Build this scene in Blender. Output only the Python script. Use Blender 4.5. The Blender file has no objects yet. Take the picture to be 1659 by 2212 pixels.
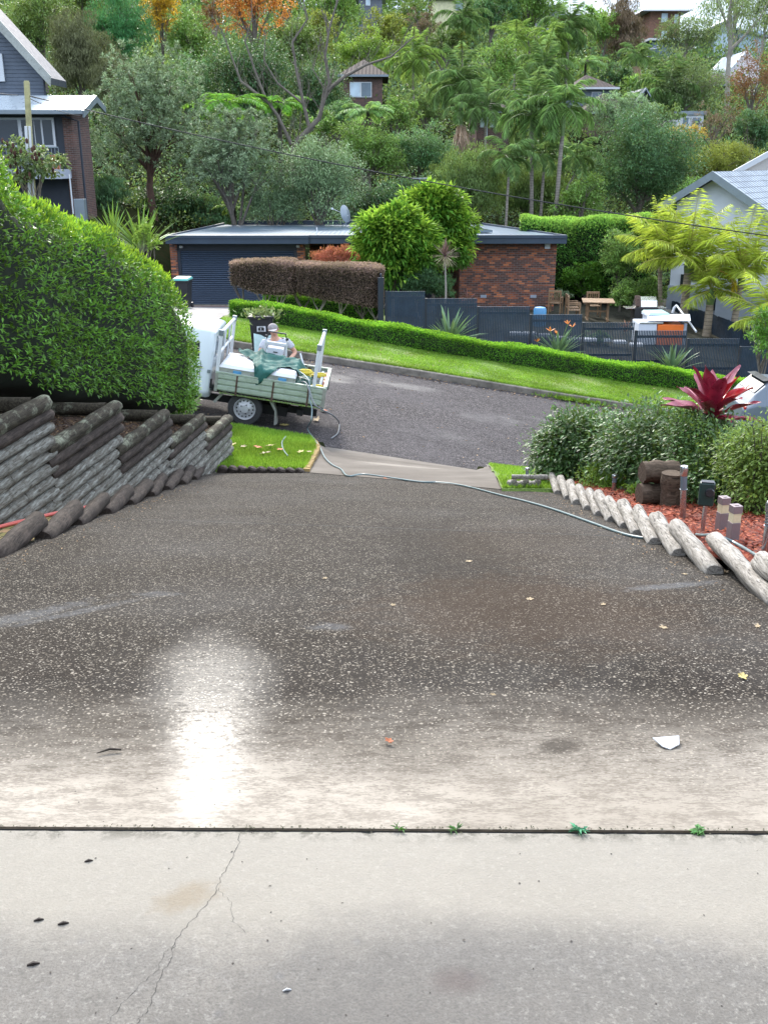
import bpy, math, random
import numpy as np
from mathutils import Vector, Matrix
R = math.radians
sc = bpy.context.scene
COL = sc.collection
# ------------------------------------------------------------------ camera, sky, sun, exposure
CAMZ = 1.55; PITCH = R(19.45)
cam = bpy.data.cameras.new("camera"); camo = bpy.data.objects.new("camera", cam); COL.objects.link(camo)
camo.location = (0, 0, CAMZ); camo.rotation_euler = (R(90) - PITCH, 0, 0)
cam.sensor_fit = 'VERTICAL'; cam.sensor_height = 36.0; cam.sensor_width = 27.0
cam.lens = 36.0 * 2750 / 2802
cam.clip_start = .05; cam.clip_end = 4000
sc.camera = camo
sc.render.resolution_x = 767; sc.render.resolution_y = 1024
sc.view_settings.view_transform = 'Standard'; sc.view_settings.look = 'None'
sc.view_settings.exposure = 1.72; sc.view_settings.gamma = 1.0
try:
    sc.cycles.use_denoising = True; sc.cycles.denoiser = 'OPENIMAGEDENOISE'
    sc.cycles.denoising_prefilter = 'ACCURATE'
except Exception: pass
sc.cycles.max_bounces = 8; sc.cycles.transparent_max_bounces = 8
sc.cycles.diffuse_bounces = 3; sc.cycles.glossy_bounces = 3; sc.cycles.transmission_bounces = 4
sc.cycles.sample_clamp_indirect = 6
SUN_AZ, SUN_EL = R(-12), R(34.5)
w = bpy.data.worlds.new("World"); sc.world = w; w.use_nodes = True
wt = w.node_tree; wn = wt.nodes; wn.clear()
def wnode(t, **k):
    n = wn.new(t)
    for a, b in k.items(): setattr(n, a, b)
    return n
sky = wnode('ShaderNodeTexSky', sky_type='NISHITA', sun_disc=False, sun_elevation=SUN_EL, sun_rotation=SUN_AZ, air_density=1.0, dust_density=2.0, ozone_density=1.0)
wtc = wnode('ShaderNodeTexCoord'); wmp = wnode('ShaderNodeMapping'); wmp.inputs['Scale'].default_value = (1.5, 1.5, 6)
wno = wnode('ShaderNodeTexNoise'); wno.inputs['Scale'].default_value = 2.2; wno.inputs['Detail'].default_value = 6
wrp = wnode('ShaderNodeValToRGB'); wrp.color_ramp.elements[0].position = .36; wrp.color_ramp.elements[1].position = .62
wrp.color_ramp.elements[0].color = (.25, .25, .25, 1); wrp.color_ramp.elements[1].color = (.92, .92, .92, 1)
wmx = wnode('ShaderNodeMix', data_type='RGBA'); wmx.inputs[7].default_value = (6.0, 6.6, 7.6, 1)
wbg = wnode('ShaderNodeBackground'); wbg.inputs['Strength'].default_value = .15
wou = wnode('ShaderNodeOutputWorld')
wt.links.new(wtc.outputs['Generated'], wmp.inputs[0]); wt.links.new(wmp.outputs[0], wno.inputs['Vector'])
wt.links.new(wno.outputs['Fac'], wrp.inputs[0]); wt.links.new(wrp.outputs[0], wmx.inputs[0])
wt.links.new(sky.outputs[0], wmx.inputs[6]); wsp = wnode('ShaderNodeSeparateXYZ'); wr2 = wnode('ShaderNodeValToRGB'); wr2.color_ramp.elements[0].position = .10; wr2.color_ramp.elements[0].color = (.26, .31, .39, 1); wr2.color_ramp.elements[1].position = .26; wr2.color_ramp.elements[1].color = (1, 1, 1, 1)
wm2 = wnode('ShaderNodeMix', data_type='RGBA', blend_type='MULTIPLY'); wm2.inputs[0].default_value = 1
wt.links.new(wtc.outputs['Generated'], wsp.inputs[0]); wt.links.new(wsp.outputs[2], wr2.inputs[0]); wt.links.new(wmx.outputs[2], wm2.inputs[6]); wt.links.new(wr2.outputs[0], wm2.inputs[7]); wt.links.new(wm2.outputs[2], wbg.inputs[0]); wt.links.new(wbg.outputs[0], wou.inputs[0])
sl = bpy.data.lights.new("sun", 'SUN'); so = bpy.data.objects.new("sun", sl); COL.objects.link(so)
sl.energy = 1.5; sl.angle = R(10); sl.color = (1, .95, .86)
SV = Vector((math.sin(SUN_AZ) * math.cos(SUN_EL), math.cos(SUN_AZ) * math.cos(SUN_EL), math.sin(SUN_EL)))
so.rotation_euler = SV.to_track_quat('Z', 'Y').to_euler(); so.location = (0, 0, 30)

# ------------------------------------------------------------------ sight lines of the photograph (1659 x 2212 grid) -> places on the ground
FP, CX, CY = 2171.5, 829.5, 1106.0
cp, sp_ = math.cos(PITCH), math.sin(PITCH)
def ray(u, v):
    x = (u - CX) / FP; y = (CY - v) / FP
    return (x, cp + y * sp_, -sp_ + y * cp)
def at_D(u, v, D):
    r = ray(u, v); return Vector((r[0] * D, r[1] * D, CAMZ + r[2] * D))
def at_y(u, v, y):
    r = ray(u, v); return at_D(u, v, y / r[1])
def PH(x, y): return (x / 1.2664, y / 1.2664)
def Z5(x, y): return PH(440 + x / 2.9625, 800 + y / 2.9625)
def ZT(x, y): return PH(560 + x / 4.608, 860 + y / 4.608)
def Z6(x, y): return PH(900 + x / 2.37, 450 + y / 2.37)
def Z7(x, y): return PH(1400 + x / 2.367, 450 + y / 2.367)
def Z8(x, y): return PH(1400 + x / 2.367, 950 + y / 2.367)
def Z9(x, y): return PH(x / 2.37, 1000 + y / 2.37)
# ground heights: bilinear table
XN = np.array([-400, -80, -30, -14, -10, -9.3, -4.9, -4.85, -2.7, -1.15, -1.1, 0, 1.75, 1.8, 3, 6, 8, 10, 14, 30, 80, 400.])
def xr(k, c, cl=30): return c + k * np.clip(XN, -cl, cl)
def cross(side, mid, a=-1.12, b=1.77): return np.where((XN > a) & (XN < b), mid, side)
GR = [(-400, xr(0, -.14)), (-12, xr(0, -.14)), (2.2, xr(0, -.14)), (3.0, xr(0, -.205)), (4.0, xr(0, -.445)), (14.4, xr(0, -2.92)),
      (18.4, cross(xr(-.16, -3.70), xr(-.16, -3.83))), (18.5, xr(-.16, -3.85)), (26.6, xr(-.16, -3.85)),
      (26.7, cross(xr(-.16, -3.70), xr(-.16, -3.82), -9.35, -4.87)),
      (31, np.interp(XN, [-30, -10, -9.3, -4.9, 0, 30], [.8, -2.2, -2.75, -3.05, -3.72, -8.2])),
      (34, np.interp(XN, [-30, -10, -9.3, -4.9, 0, 10, 30], [1.2, -2.3, -3.2, -3.4, -3.9, -4.75, -7.5])),
      (42.9, np.interp(XN, [-30, -14, -10, -9.3, 0, 8, 14, 30], [.5, -.8, -3.2, -4.38, -4.38, -4.6, -5.2, -6])),
      (54, np.interp(XN, [-30, -14, -10, -9.3, 8, 14, 30], [.5, -.4, -3, -4.6, -4.6, -5, -5.5])),
      (60, np.interp(XN, [-30, 0, 30], [1., -3.4, -4.4])),
      (90, 4.5 - .04 * np.clip(XN, -80, 80)), (130, 11.2 - .05 * np.clip(XN, -80, 80)), (175, 20.2 - .05 * np.clip(XN, -80, 80)),
      (230, 24 - .05 * np.clip(XN, -80, 80)), (400, xr(0, 26)), (2500, xr(0, 26))]
YN = np.array([g[0] for g in GR], float); ZN = np.array([g[1] for g in GR])
def Gv(x, y):
    x = np.asarray(x, float); y = np.asarray(y, float)
    i = np.clip(np.searchsorted(XN, x, side='right') - 1, 0, len(XN) - 2); j = np.clip(np.searchsorted(YN, y, side='right') - 1, 0, len(YN) - 2)
    a = (x - XN[i]) / (XN[i + 1] - XN[i]); b = (y - YN[j]) / (YN[j + 1] - YN[j])
    return (ZN[j, i] * (1 - a) + ZN[j, i + 1] * a) * (1 - b) + (ZN[j + 1, i] * (1 - a) + ZN[j + 1, i + 1] * a) * b
def G(x, y): return float(Gv(x, y))
def at_g(u, v, dz=0.0):
    r = ray(u, v); t = 1.0
    while t < 400:
        t2 = t + .05
        if CAMZ + r[2] * t2 < G(r[0] * t2, r[1] * t2) + dz:
            lo, hi = t, t2
            for _ in range(20):
                m = (lo + hi) / 2
                if CAMZ + r[2] * m < G(r[0] * m, r[1] * m) + dz: hi = m
                else: lo = m
            return Vector((r[0] * lo, r[1] * lo, CAMZ + r[2] * lo))
        t = t2
    return at_D(u, v, 100)

# ------------------------------------------------------------------ object helpers
def props(o, label=None, cat=None, group=None, kind=None):
    if label: o['label'] = label
    if cat: o['category'] = cat
    if group: o['group'] = group
    if kind: o['kind'] = kind
    return o
def thing(name, label, cat, loc=(0, 0, 0), rot=(0, 0, 0), group=None):
    o = bpy.data.objects.new(name, None); COL.objects.link(o); o.location = loc; o.rotation_euler = rot
    o.empty_display_size = .2
    return props(o, label, cat, group)
def link(name, me, mat=None, parent=None, smooth=False):
    o = bpy.data.objects.new(name, me); COL.objects.link(o)
    if mat is not None: me.materials.append(mat)
    if parent is not None: o.parent = parent
    if smooth: me.polygons.foreach_set('use_smooth', [True] * len(me.polygons))
    return o
def npmesh(name, V, F):
    V = np.asarray(V, np.float32); F = np.asarray(F, np.int32)
    me = bpy.data.meshes.new(name); k = F.shape[1]
    me.vertices.add(len(V)); me.vertices.foreach_set('co', V.ravel())
    me.loops.add(F.size); me.loops.foreach_set('vertex_index', F.ravel())
    me.polygons.add(len(F)); me.polygons.foreach_set('loop_start', np.arange(0, F.size, k, dtype=np.int32))
    me.update(calc_edges=True); return me
class MB:
    def __init__(s): s.v = []; s.f = []
    def add(s, vs, fs):
        b = len(s.v); s.v += [tuple(v) for v in vs]; s.f += [tuple(b + i for i in f) for f in fs]; return s
    def box(s, a, b, M=None):
        x0, y0, z0 = a; x1, y1, z1 = b
        vs = [Vector(p) for p in ((x0, y0, z0), (x1, y0, z0), (x1, y1, z0), (x0, y1, z0), (x0, y0, z1), (x1, y0, z1), (x1, y1, z1), (x0, y1, z1))]
        if M is not None: vs = [M @ p for p in vs]
        return s.add(vs, [(0, 3, 2, 1), (4, 5, 6, 7), (0, 1, 5, 4), (1, 2, 6, 5), (2, 3, 7, 6), (3, 0, 4, 7)])
    def bar(s, p, q, w, h=None, up=(0, 0, 1)):
        p = Vector(p); q = Vector(q); h = h or w; d = (q - p); L = d.length; d.normalize(); up = Vector(up)
        sd = d.cross(up)
        if sd.length < 1e-3: sd = d.cross(Vector((1, 0, 0)))
        sd.normalize(); u2 = sd.cross(d)
        M = Matrix((sd, d, u2)).transposed().to_4x4(); M.translation = p
        return s.box((-w / 2, 0, -h / 2), (w / 2, L, h / 2), M)
    def tube(s, pts, rad, n=8, caps=True, flat=1.0):
        pts = [Vector(p) for p in pts]
        if not hasattr(rad, '__len__'): rad = [rad] * len(pts)
        b = len(s.v); prev = None
        for i, p in enumerate(pts):
            t = (pts[min(i + 1, len(pts) - 1)] - pts[max(i - 1, 0)])
            t = t.normalized() if t.length > 1e-9 else Vector((0, 0, 1))
            if prev is None:
                a = t.cross(Vector((0, 0, 1)))
                if a.length < .05: a = t.cross(Vector((0, 1, 0)))
                a.normalize()
            else:
                a = prev - t * prev.dot(t)
                if a.length < 1e-6: a = t.cross(Vector((1, 0, 0)))
                a.normalize()
            prev = a; c = t.cross(a)
            for k in range(n):
                th = 2 * math.pi * k / n
                s.v.append(tuple(p + (a * math.cos(th) + c * math.sin(th) * flat) * rad[i]))
        for i in range(len(pts) - 1):
            for k in range(n):
                k2 = (k + 1) % n
                s.f.append((b + i * n + k, b + i * n + k2, b + (i + 1) * n + k2, b + (i + 1) * n + k))
        if caps:
            s.f.append(tuple(b + k for k in range(n))[::-1]); e = b + (len(pts) - 1) * n
            s.f.append(tuple(e + k for k in range(n)))
        return s
    def lathe(s, prof, c=(0, 0, 0), axis='Z', n=20, caps=True):
        c = Vector(c); b = len(s.v)
        for (r, h) in prof:
            for k in range(n):
                t = 2 * math.pi * k / n; x, y = r * math.cos(t), r * math.sin(t)
                v = {'Z': (x, y, h), 'Y': (x, h, y), 'X': (h, x, y)}[axis]
                s.v.append(tuple(c + Vector(v)))
        for i in range(len(prof) - 1):
            for k in range(n):
                k2 = (k + 1) % n; s.f.append((b + i * n + k, b + i * n + k2, b + (i + 1) * n + k2, b + (i + 1) * n + k))
        if caps:
            s.f.append(tuple(b + k for k in range(n))[::-1]); e = b + (len(prof) - 1) * n; s.f.append(tuple(e + k for k in range(n)))
        return s
    def prism(s, poly, d, M=None):   # polygon of 3d points extruded along vector d
        d = Vector(d); a = [Vector(p) for p in poly]; n = len(a); vs = a + [p + d for p in a]
        if M is not None: vs = [M @ p for p in vs]
        return s.add(vs, [tuple(range(n))[::-1], tuple(range(n, 2 * n))] + [(i, (i + 1) % n, n + (i + 1) % n, n + i) for i in range(n)])
    def sheet(s, rows):
        b = len(s.v); m = len(rows[0])
        for r in rows: s.v += [tuple(p) for p in r]
        for i in range(len(rows) - 1):
            for k in range(m - 1): s.f.append((b + i * m + k, b + i * m + k + 1, b + (i + 1) * m + k + 1, b + (i + 1) * m + k))
        return s
    def build(s, name, mat=None, parent=None, smooth=False, bevel=0, auto=None):
        me = bpy.data.meshes.new(name); me.from_pydata(s.v, [], s.f); me.validate(); me.update()
        o = link(name, me, mat, parent, smooth)
        if bevel:
            m = o.modifiers.new('bevel', 'BEVEL'); m.width = bevel; m.segments = 2; m.limit_method = 'ANGLE'; m.angle_limit = R(40)
        if smooth:
            e = o.modifiers.new('edges', 'EDGE_SPLIT'); e.split_angle = R(auto or 40)
        return o
def unit(a): return a / np.maximum(np.linalg.norm(a, axis=1, keepdims=True), 1e-9)
def leafmesh(name, P, D, N, L, W, mat, parent, fold=.15, droop=.12):
    D = unit(D); S = unit(np.cross(D, N)); N2 = np.cross(S, D)
    L = np.broadcast_to(np.asarray(L, float), (len(P),))[:, None]; W = np.broadcast_to(np.asarray(W, float), (len(P),))[:, None]
    v1 = P + D * L * .45 + S * W * .5 + N2 * fold * W; v3 = P + D * L * .45 - S * W * .5 + N2 * fold * W; v2 = P + D * L - N2 * droop * L
    V = np.stack([P, v1, v2, v3], 1).reshape(-1, 3); b = np.arange(len(P))[:, None] * 4
    F = np.concatenate([b + [0, 1, 2], b + [0, 2, 3]], 1).reshape(-1, 3)
    return link(name, npmesh(name, V, F), mat, parent)

# ------------------------------------------------------------------ materials
class NM:
    def __init__(s, name):
        s.m = bpy.data.materials.new(name); s.m.use_nodes = True; s.t = s.m.node_tree; s.t.nodes.clear()
        s.out = s.t.nodes.new('ShaderNodeOutputMaterial'); s._tc = None
    def n(s, typ, props=None, **inp):
        nd = s.t.nodes.new('ShaderNode' + typ)
        for k, v in (props or {}).items(): setattr(nd, k, v)
        for k, v in inp.items():
            key = int(k[1:]) if k[0] == '_' and k[1:].isdigit() else k.replace('_', ' ')
            s.set(nd.inputs[key], v)
        return nd
    def set(s, sock, v):
        if isinstance(v, bpy.types.NodeSocket): s.t.links.new(v, sock)
        elif isinstance(v, bpy.types.Node): s.t.links.new(v.outputs[0], sock)
        else:
            if hasattr(sock.default_value, '__len__') and hasattr(v, '__len__') and len(sock.default_value) == 4 and len(v) == 3: v = (*v, 1)
            sock.default_value = v
    def obj(s):
        if s._tc is None: s._tc = s.t.nodes.new('ShaderNodeTexCoord')
        return s._tc.outputs['Object']
    def map(s, scale=(1, 1, 1), rot=(0, 0, 0), loc=(0, 0, 0), vec=None):
        return s.n('Mapping', None, Vector=vec or s.obj(), Scale=scale, Rotation=rot, Location=loc).outputs[0]
    def noise(s, scale, detail=4, rough=.5, vec=None, dist=0):
        return s.n('TexNoise', None, Vector=vec or s.obj(), Scale=scale, Detail=detail, Roughness=rough, Distortion=dist).outputs['Fac']
    def math(s, op, a, b=0, c=0, clamp=False):
        nd = s.t.nodes.new('ShaderNodeMath'); nd.operation = op; nd.use_clamp = clamp
        for i, x in enumerate((a, b, c)): s.set(nd.inputs[i], x)
        return nd.outputs[0]
    def ramp(s, fac, stops, interp='LINEAR'):
        nd = s.t.nodes.new('ShaderNodeValToRGB'); s.set(nd.inputs[0], fac); cr = nd.color_ramp; cr.interpolation = interp
        while len(cr.elements) < len(stops): cr.elements.new(.5)
        for e, (p, c) in zip(cr.elements, stops):
            e.position = p; e.color = (c, c, c, 1) if not hasattr(c, '__len__') else (*c[:3], 1)
        return nd.outputs[0]
    def mix(s, f, a, b, mode='MIX'):
        nd = s.t.nodes.new('ShaderNodeMix'); nd.data_type = 'RGBA'; nd.blend_type = mode
        s.set(nd.inputs[0], f); s.set(nd.inputs[6], a); s.set(nd.inputs[7], b); return nd.outputs[2]
    def sep(s, vec=None):
        nd = s.n('SeparateXYZ', None, Vector=vec or s.obj()); return nd.outputs
    def comb(s, x, y, z): return s.n('CombineXYZ', None, X=x, Y=y, Z=z).outputs[0]
    def bump(s, h, strength=.3, dist=.01): return s.n('Bump', None, Height=h, Strength=strength, Distance=dist).outputs[0]
    def pbr(s, col, rough=.6, bump=None, metal=0, spec=.5, coat=0, **k):
        nd = s.n('BsdfPrincipled', None, Base_Color=col, Roughness=rough, Metallic=metal); s.set(nd.inputs['Specular IOR Level'], spec)
        if coat: s.set(nd.inputs['Coat Weight'], coat)
        if bump is not None: s.set(nd.inputs['Normal'], bump)
        for a, b in k.items(): s.set(nd.inputs[a.replace('_', ' ')], b)
        s.t.links.new(nd.outputs[0], s.out.inputs[0]); return s.m
def C(*a): return tuple(a)
def simple(name, col, rough=.6, var=.18, scale=3, metal=0, bump=.15, bscale=40, spec=.5, dirt=None, coat=0):
    m = NM(name); n1 = m.noise(scale, 5, .6)
    c = m.mix(m.ramp(n1, [(.3, 0), (.7, 1)]), tuple(x * (1 - var) for x in col), tuple(min(1, x * (1 + var)) for x in col))
    if dirt: c = m.mix(m.math('MULTIPLY', m.ramp(m.noise(scale * 2.3, 8, .7), [(.5, 0), (.72, 1)]), dirt[1]), c, dirt[0])
    b = m.bump(m.noise(bscale, 4, .6), bump, .01) if bump else None
    r = m.ramp(m.noise(scale * 3, 4), [(.3, max(.03, rough - .08)), (.7, min(1, rough + .08))])
    return m.pbr(c, r, b, metal, spec, coat)
def leafmat(name, c0, c1, c2, rough=.5, trans=.3, spec=.22):
    m = NM(name); g = m.n('NewGeometry'); rnd = g.outputs['Random Per Island']
    c = m.ramp(rnd, [(0, c0), (.5, c1), (.92, c2), (1, tuple(min(1, x * 1.25) for x in c2))])
    big = m.ramp(m.noise(.9, 3), [(.35, .72), (.65, 1.22)])
    c = m.mix(1.0, c, big, 'MULTIPLY')
    p = m.n('BsdfPrincipled', None, Base_Color=c, Roughness=rough); m.set(p.inputs['Specular IOR Level'], spec)
    tc = m.mix(.45, c, (.35, .42, .02), 'MIX'); t = m.n('BsdfTranslucent', None, Color=m.mix(.5, c, tc))
    mx = m.n('MixShader', None, _0=trans, _1=p.outputs[0], _2=t.outputs[0]); m.t.links.new(mx.outputs[0], m.out.inputs[0]); return m.m
def leafc(name, c, s=.38, **k):   # greens spread round one tone
    return leafmat(name, tuple(x * (1 - s) for x in c), c, tuple(min(1, x * (1 + s)) for x in c), **k)
def brickmat(name, axis, stops, mortar=(.16, .14, .13), bw=.23, bh=.076, rough=.8):
    m = NM(name); x, y, z = m.sep()
    vec = m.comb({'x': x, 'y': y}[axis], z, 0.0)
    b = m.n('TexBrick', {'offset': .5}, Vector=vec, Color1=(0, 0, 0), Color2=(1, 1, 1), Mortar=(.5, .5, .5), Scale=1.0, Mortar_Size=.008, Mortar_Smooth=.1, Bias=0.0, Brick_Width=bw, Row_Height=bh)
    col = m.ramp(b.outputs['Color'], stops)
    col = m.mix(m.ramp(m.noise(1.3, 3), [(.35, 0), (.7, .55)]), col, stops[0][1])
    col = m.mix(m.ramp(m.noise(60, 4), [(.3, 0), (.7, .3)]), col, (.1, .06, .05))
    col = m.mix(b.outputs['Fac'], col, mortar)
    return m.pbr(col, rough, m.bump(b.outputs['Fac'], -.6, .006), 0, .25)
# colours
m_conc = None
def mk_slab():
    m = NM('slab_concrete'); x, y, z = m.sep()
    n1 = m.noise(1.1, 6, .6); n2 = m.noise(14, 6, .65); n3 = m.noise(160, 3, .6)
    c = m.ramp(n1, [(.3, (.155, .145, .130)), (.5, (.202, .188, .168)), (.7, (.260, .240, .210))])
    c = m.mix(m.ramp(n2, [(.42, 0), (.62, .45)]), c, (.155, .145, .132)); c = m.mix(m.ramp(m.noise(2.6, 5, .65), [(.46, 0), (.66, .6)]), c, (.130, .122, .110)); c = m.mix(m.ramp(m.noise(34, 4, .7), [(.52, 0), (.68, .22)]), c, (.33, .32, .30))
    st = m.noise(9, 5, .7, vec=m.map((1, 14, 1), (0, 0, R(-14)))); c = m.mix(m.ramp(st, [(.6, 0), (.75, .3)]), c, (.36, .355, .34))
    pit = m.n('TexVoronoi', None, Vector=m.obj(), Scale=42.0); rv = m.ramp(pit.outputs['Distance'], [(.04, 1), (.11, 0)])
    keep = m.ramp(m.sep(pit.outputs['Color'])[0], [(.78, 0), (.84, 1)])
    c = m.mix(m.math('MULTIPLY', rv, keep), c, (.12, .11, .10))
    sp2 = m.n('TexVoronoi', None, Vector=m.obj(), Scale=19.0); s2 = m.math('MULTIPLY', m.ramp(sp2.outputs['Distance'], [(.1, 1), (.3, 0)]), m.ramp(m.sep(sp2.outputs['Color'])[1], [(.84, 0), (.9, .6)]))
    c = m.mix(s2, c, (.14,.14,.148))
    c = m.mix(m.ramp(n3, [(.36, .6), (.54, 0)]), c, (.115, .108, .098)); c = m.mix(m.ramp(m.noise(75, 5, .75), [(.54, 0), (.66, .5)]), c, (.36, .345, .31)); c = m.mix(m.ramp(m.noise(48, 5, .75), [(.34, .55), (.46, 0)]), c, (.105, .10, .09))
    # sunlit band along the joint, painted in as cream colour; then stains
    band = m.ramp(m.math('ADD', y, m.math('MULTIPLY', m.noise(3, 4), .25)), [(.0, 0), (1.0, 0)])
    e = m.math('SUBTRACT', m.math('ADD', y, m.math('MULTIPLY', m.noise(2.2, 4), .3)), 2.02)
    cream = m.ramp(m.math('MULTIPLY_ADD', e, 4.5, .35), [(.0, 0), (.7, .6)])
    c = m.mix(cream, c, (.36, .33, .275))
    def sb(cx, cy, ang, a, b2, f, nz=.7, ns=4):
        q = m.n('Mapping', {'vector_type': 'TEXTURE'}, Vector=m.obj(), Location=(cx, cy, 0), Rotation=(0, 0, R(ang)), Scale=(a, b2, 1)).outputs[0]; qx, qy, qz = m.sep(q); d = m.math('SQRT', m.math('ADD', m.math('MULTIPLY', qx, qx), m.math('MULTIPLY', qy, qy)))
        return m.math('MULTIPLY', m.ramp(m.math('ADD', d, m.math('MULTIPLY', m.math('SUBTRACT', m.noise(ns, 6, .7), .5), nz * 2)), [(.3, 1), (1.0, 0)]), f)
    c = m.mix(sb(-.02, 1.62, 20, .55, .34, .55), c, (.112, .106, .10)); c = m.mix(sb(.16, 1.72, 0, .07, .05, .5, .6, 16), c, (.10, .075, .07)); c = m.mix(sb(-.48, 1.98, 30, .10, .06, .6, .9, 22), c, (.22, .175, .115)); c = m.mix(sb(-.62, 1.32, 0, .035, .03, .6, .6, 20), c, (.10, .09, .08))
    jd = m.math('ABSOLUTE', m.math('SUBTRACT', m.math('ADD', y, m.math('MULTIPLY', x, .009)), 2.24))
    moss = m.math('MULTIPLY', m.ramp(jd, [(.0, 1), (.06, 0)]), m.ramp(m.noise(18, 5, .75), [(.46, 0), (.58, 1)])); c = m.mix(m.math('MULTIPLY', moss, .8), c, (.045, .045, .028))
    b = m.bump(m.math('ADD', m.math('MULTIPLY', n3, .6), n2), .45, .005)
    return m.pbr(c, m.ramp(n1, [(.3, .72), (.7, .85)]), b, 0, .3)
def mk_drive():
    m = NM('exposed_aggregate'); x, y, z = m.sep()
    def blob(cx, cy, ang, a, b, f=1.0, nz=.7, ns=5):   # stain with a shape of its own
        q = m.n('Mapping', {'vector_type': 'TEXTURE'}, Vector=m.obj(), Location=(cx, cy, 0), Rotation=(0, 0, R(ang)), Scale=(a, b, 1)).outputs[0]; qx, qy, qz = m.sep(q)
        d = m.math('SQRT', m.math('ADD', m.math('MULTIPLY', qx, qx), m.math('MULTIPLY', qy, qy)))
        return m.math('MULTIPLY', m.ramp(m.math('ADD', d, m.math('MULTIPLY', m.math('SUBTRACT', m.noise(ns, 6, .7), .5), nz * 2)), [(.45, 1), (1.15, 0)]), f)
    warp = m.n('VectorMath', {'operation': 'MULTIPLY_ADD'}, _0=m.n('TexNoise', None, Vector=m.obj(), Scale=60.0, Detail=2.0).outputs['Color'], _1=(.012, .012, 0), _2=m.obj()).outputs[0]
    def stones(scale, thr, vals):
        v = m.n('TexVoronoi', {'feature': 'F1'}, Vector=warp, Scale=scale); rr, gg, bb = m.sep(v.outputs['Color'])
        st = m.math('MULTIPLY', m.ramp(v.outputs['Distance'], [(.32, 1), (.46, 0)]), m.ramp(rr, [(thr, 0), (thr + .04, 1)])); return st, m.ramp(gg, vals), v.outputs['Distance']
    st, stone, vd = stones(105.0, .15, [(0, (.022, .018, .014)), (.4, (.065, .054, .042)), (.68, (.14, .12, .096)), (.90, (.27, .24, .195)), (1, (.44, .40, .335))])
    st2, stone2, vd2 = stones(62.0, .86, [(0, (.08, .066, .05)), (.5, (.19, .165, .13)), (1, (.38, .34, .28))])
    n0 = m.noise(.55, 4, .55); n1 = m.noise(2.4, 5, .6)
    base = m.ramp(n0, [(.3, (.010, .0075, .006)), (.5, (.017, .013, .010)), (.7, (.026, .0225, .020))])
    base = m.mix(m.ramp(n1, [(.4, 0), (.7, .6)]), base, (.030, .025, .020))
    agg = m.mix(st, base, stone); agg = m.mix(m.math('MULTIPLY', st2, .9), agg, stone2)
    agg = m.mix(m.ramp(m.noise(.8, 5, .6), [(.45, 0), (.7, .45)]), agg, m.mix(.5, agg, (.10, .095, .09)))
    agg = m.mix(blob(.45, 6.2, 5, .55, 3.2, .75), agg, m.mix(.55, agg, (.012, .008, .005)))     # oily tyre-path stain
    agg = m.mix(blob(.75, 4.6, 0, 1.1, 1.2, .6), agg, m.mix(.5, agg, (.055, .030, .014)))       # rusty brown stain
    agg = m.mix(blob(1.0, 7.0, 0, .8, 1.6, .4), agg, m.mix(.5, agg, (.050, .032, .018)))
    nb = m.noise(7, 6, .75, vec=m.map((1, 3, 1))); n3 = m.noise(120, 4, .7, vec=m.map((.5, 1.3, 1)))
    cem = m.ramp(m.noise(1.6, 5, .6), [(.3, (.25, .22, .18)), (.6, (.39, .35, .295)), (.8, (.47, .43, .37))])
    alg = m.ramp(m.math('ADD', m.math('MULTIPLY', n3, .5), m.math('MULTIPLY', nb, .6)), [(.48, .95), (.60, 0)])
    fade = m.ramp(m.math('SUBTRACT', y, 2.2), [(.0, .35), (.9, 1)])
    cem = m.mix(m.math('MULTIPLY', alg, fade), cem, (.070, .055, .042))
    cem = m.mix(blob(.55, 2.72, 20, .10, .07, .8, .5, 14), cem, (.06, .05, .04)); cem = m.mix(blob(.42, 2.95, 0, .12, .08, .5, .6, 14), cem, (.09, .075, .06)); cem = m.mix(blob(.9, 3.0, 0, .5, .25, .4, .8, 8), cem, (.10, .085, .07))
    ye = m.math('ADD', m.math('ADD', y, m.math('MULTIPLY', m.noise(1.3, 5, .65), .9)), m.math('MULTIPLY', nb, .35))
    k = m.ramp(m.math('MULTIPLY', m.math('SUBTRACT', ye, 3.0), 1.0), [(0.05, 0), (.40, .55), (.85, 1)])
    c = m.mix(k, cem, agg)
    # wet film left by the hose
    dx = m.math('DIVIDE', m.math('SUBTRACT', x, m.math('MULTIPLY_ADD', y, -.14, -.17)), m.math('MULTIPLY_ADD', m.math('SUBTRACT', y, 2.3, clamp=True), .13, .075)); dy = m.math('DIVIDE', m.math('SUBTRACT', y, 3.0), .85)
    d2 = m.math('SQRT', m.math('ADD', m.math('MULTIPLY', dx, dx), m.math('MULTIPLY', dy, dy)))
    strk = m.noise(7, 5, .75, vec=m.map((1, 7, 1), (0, 0, R(12)))); fine = m.noise(55, 4, .7)
    wet = m.ramp(m.math('MULTIPLY', m.math('ADD', d2, m.math('ADD', m.math('MULTIPLY', m.noise(2.6, 5, .65), .9), m.math('MULTIPLY', strk, .75))), .4), [(.48, 1), (.94, 0)])
    film = m.math('MULTIPLY', wet, m.ramp(m.math('ADD', m.math('MULTIPLY', fine, .5), m.math('MULTIPLY', strk, .5)), [(.36, .25), (.58, 1)]))
    scuff = m.math('MAXIMUM', m.math('MAXIMUM', blob(-1.75, 4.35, 62, .66, .11, .55, .9, 11), blob(-1.5, 4.5, 56, .5, .07, .5, .9, 11)), m.math('MAXIMUM', m.math('MAXIMUM', blob(-1.22, 4.95, 80, .10, .16, .45, .9, 12), blob(-.25, 4.18, 0, .12, .10, .45, .9, 12)), blob(1.62, 5.2, -66, .09, .42, .6, .8, 12)))
    c = m.mix(m.math('MULTIPLY', scuff, m.ramp(m.noise(30, 5, .7), [(.35, .25), (.65, .9)])), c, (.14, .145, .152))
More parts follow.
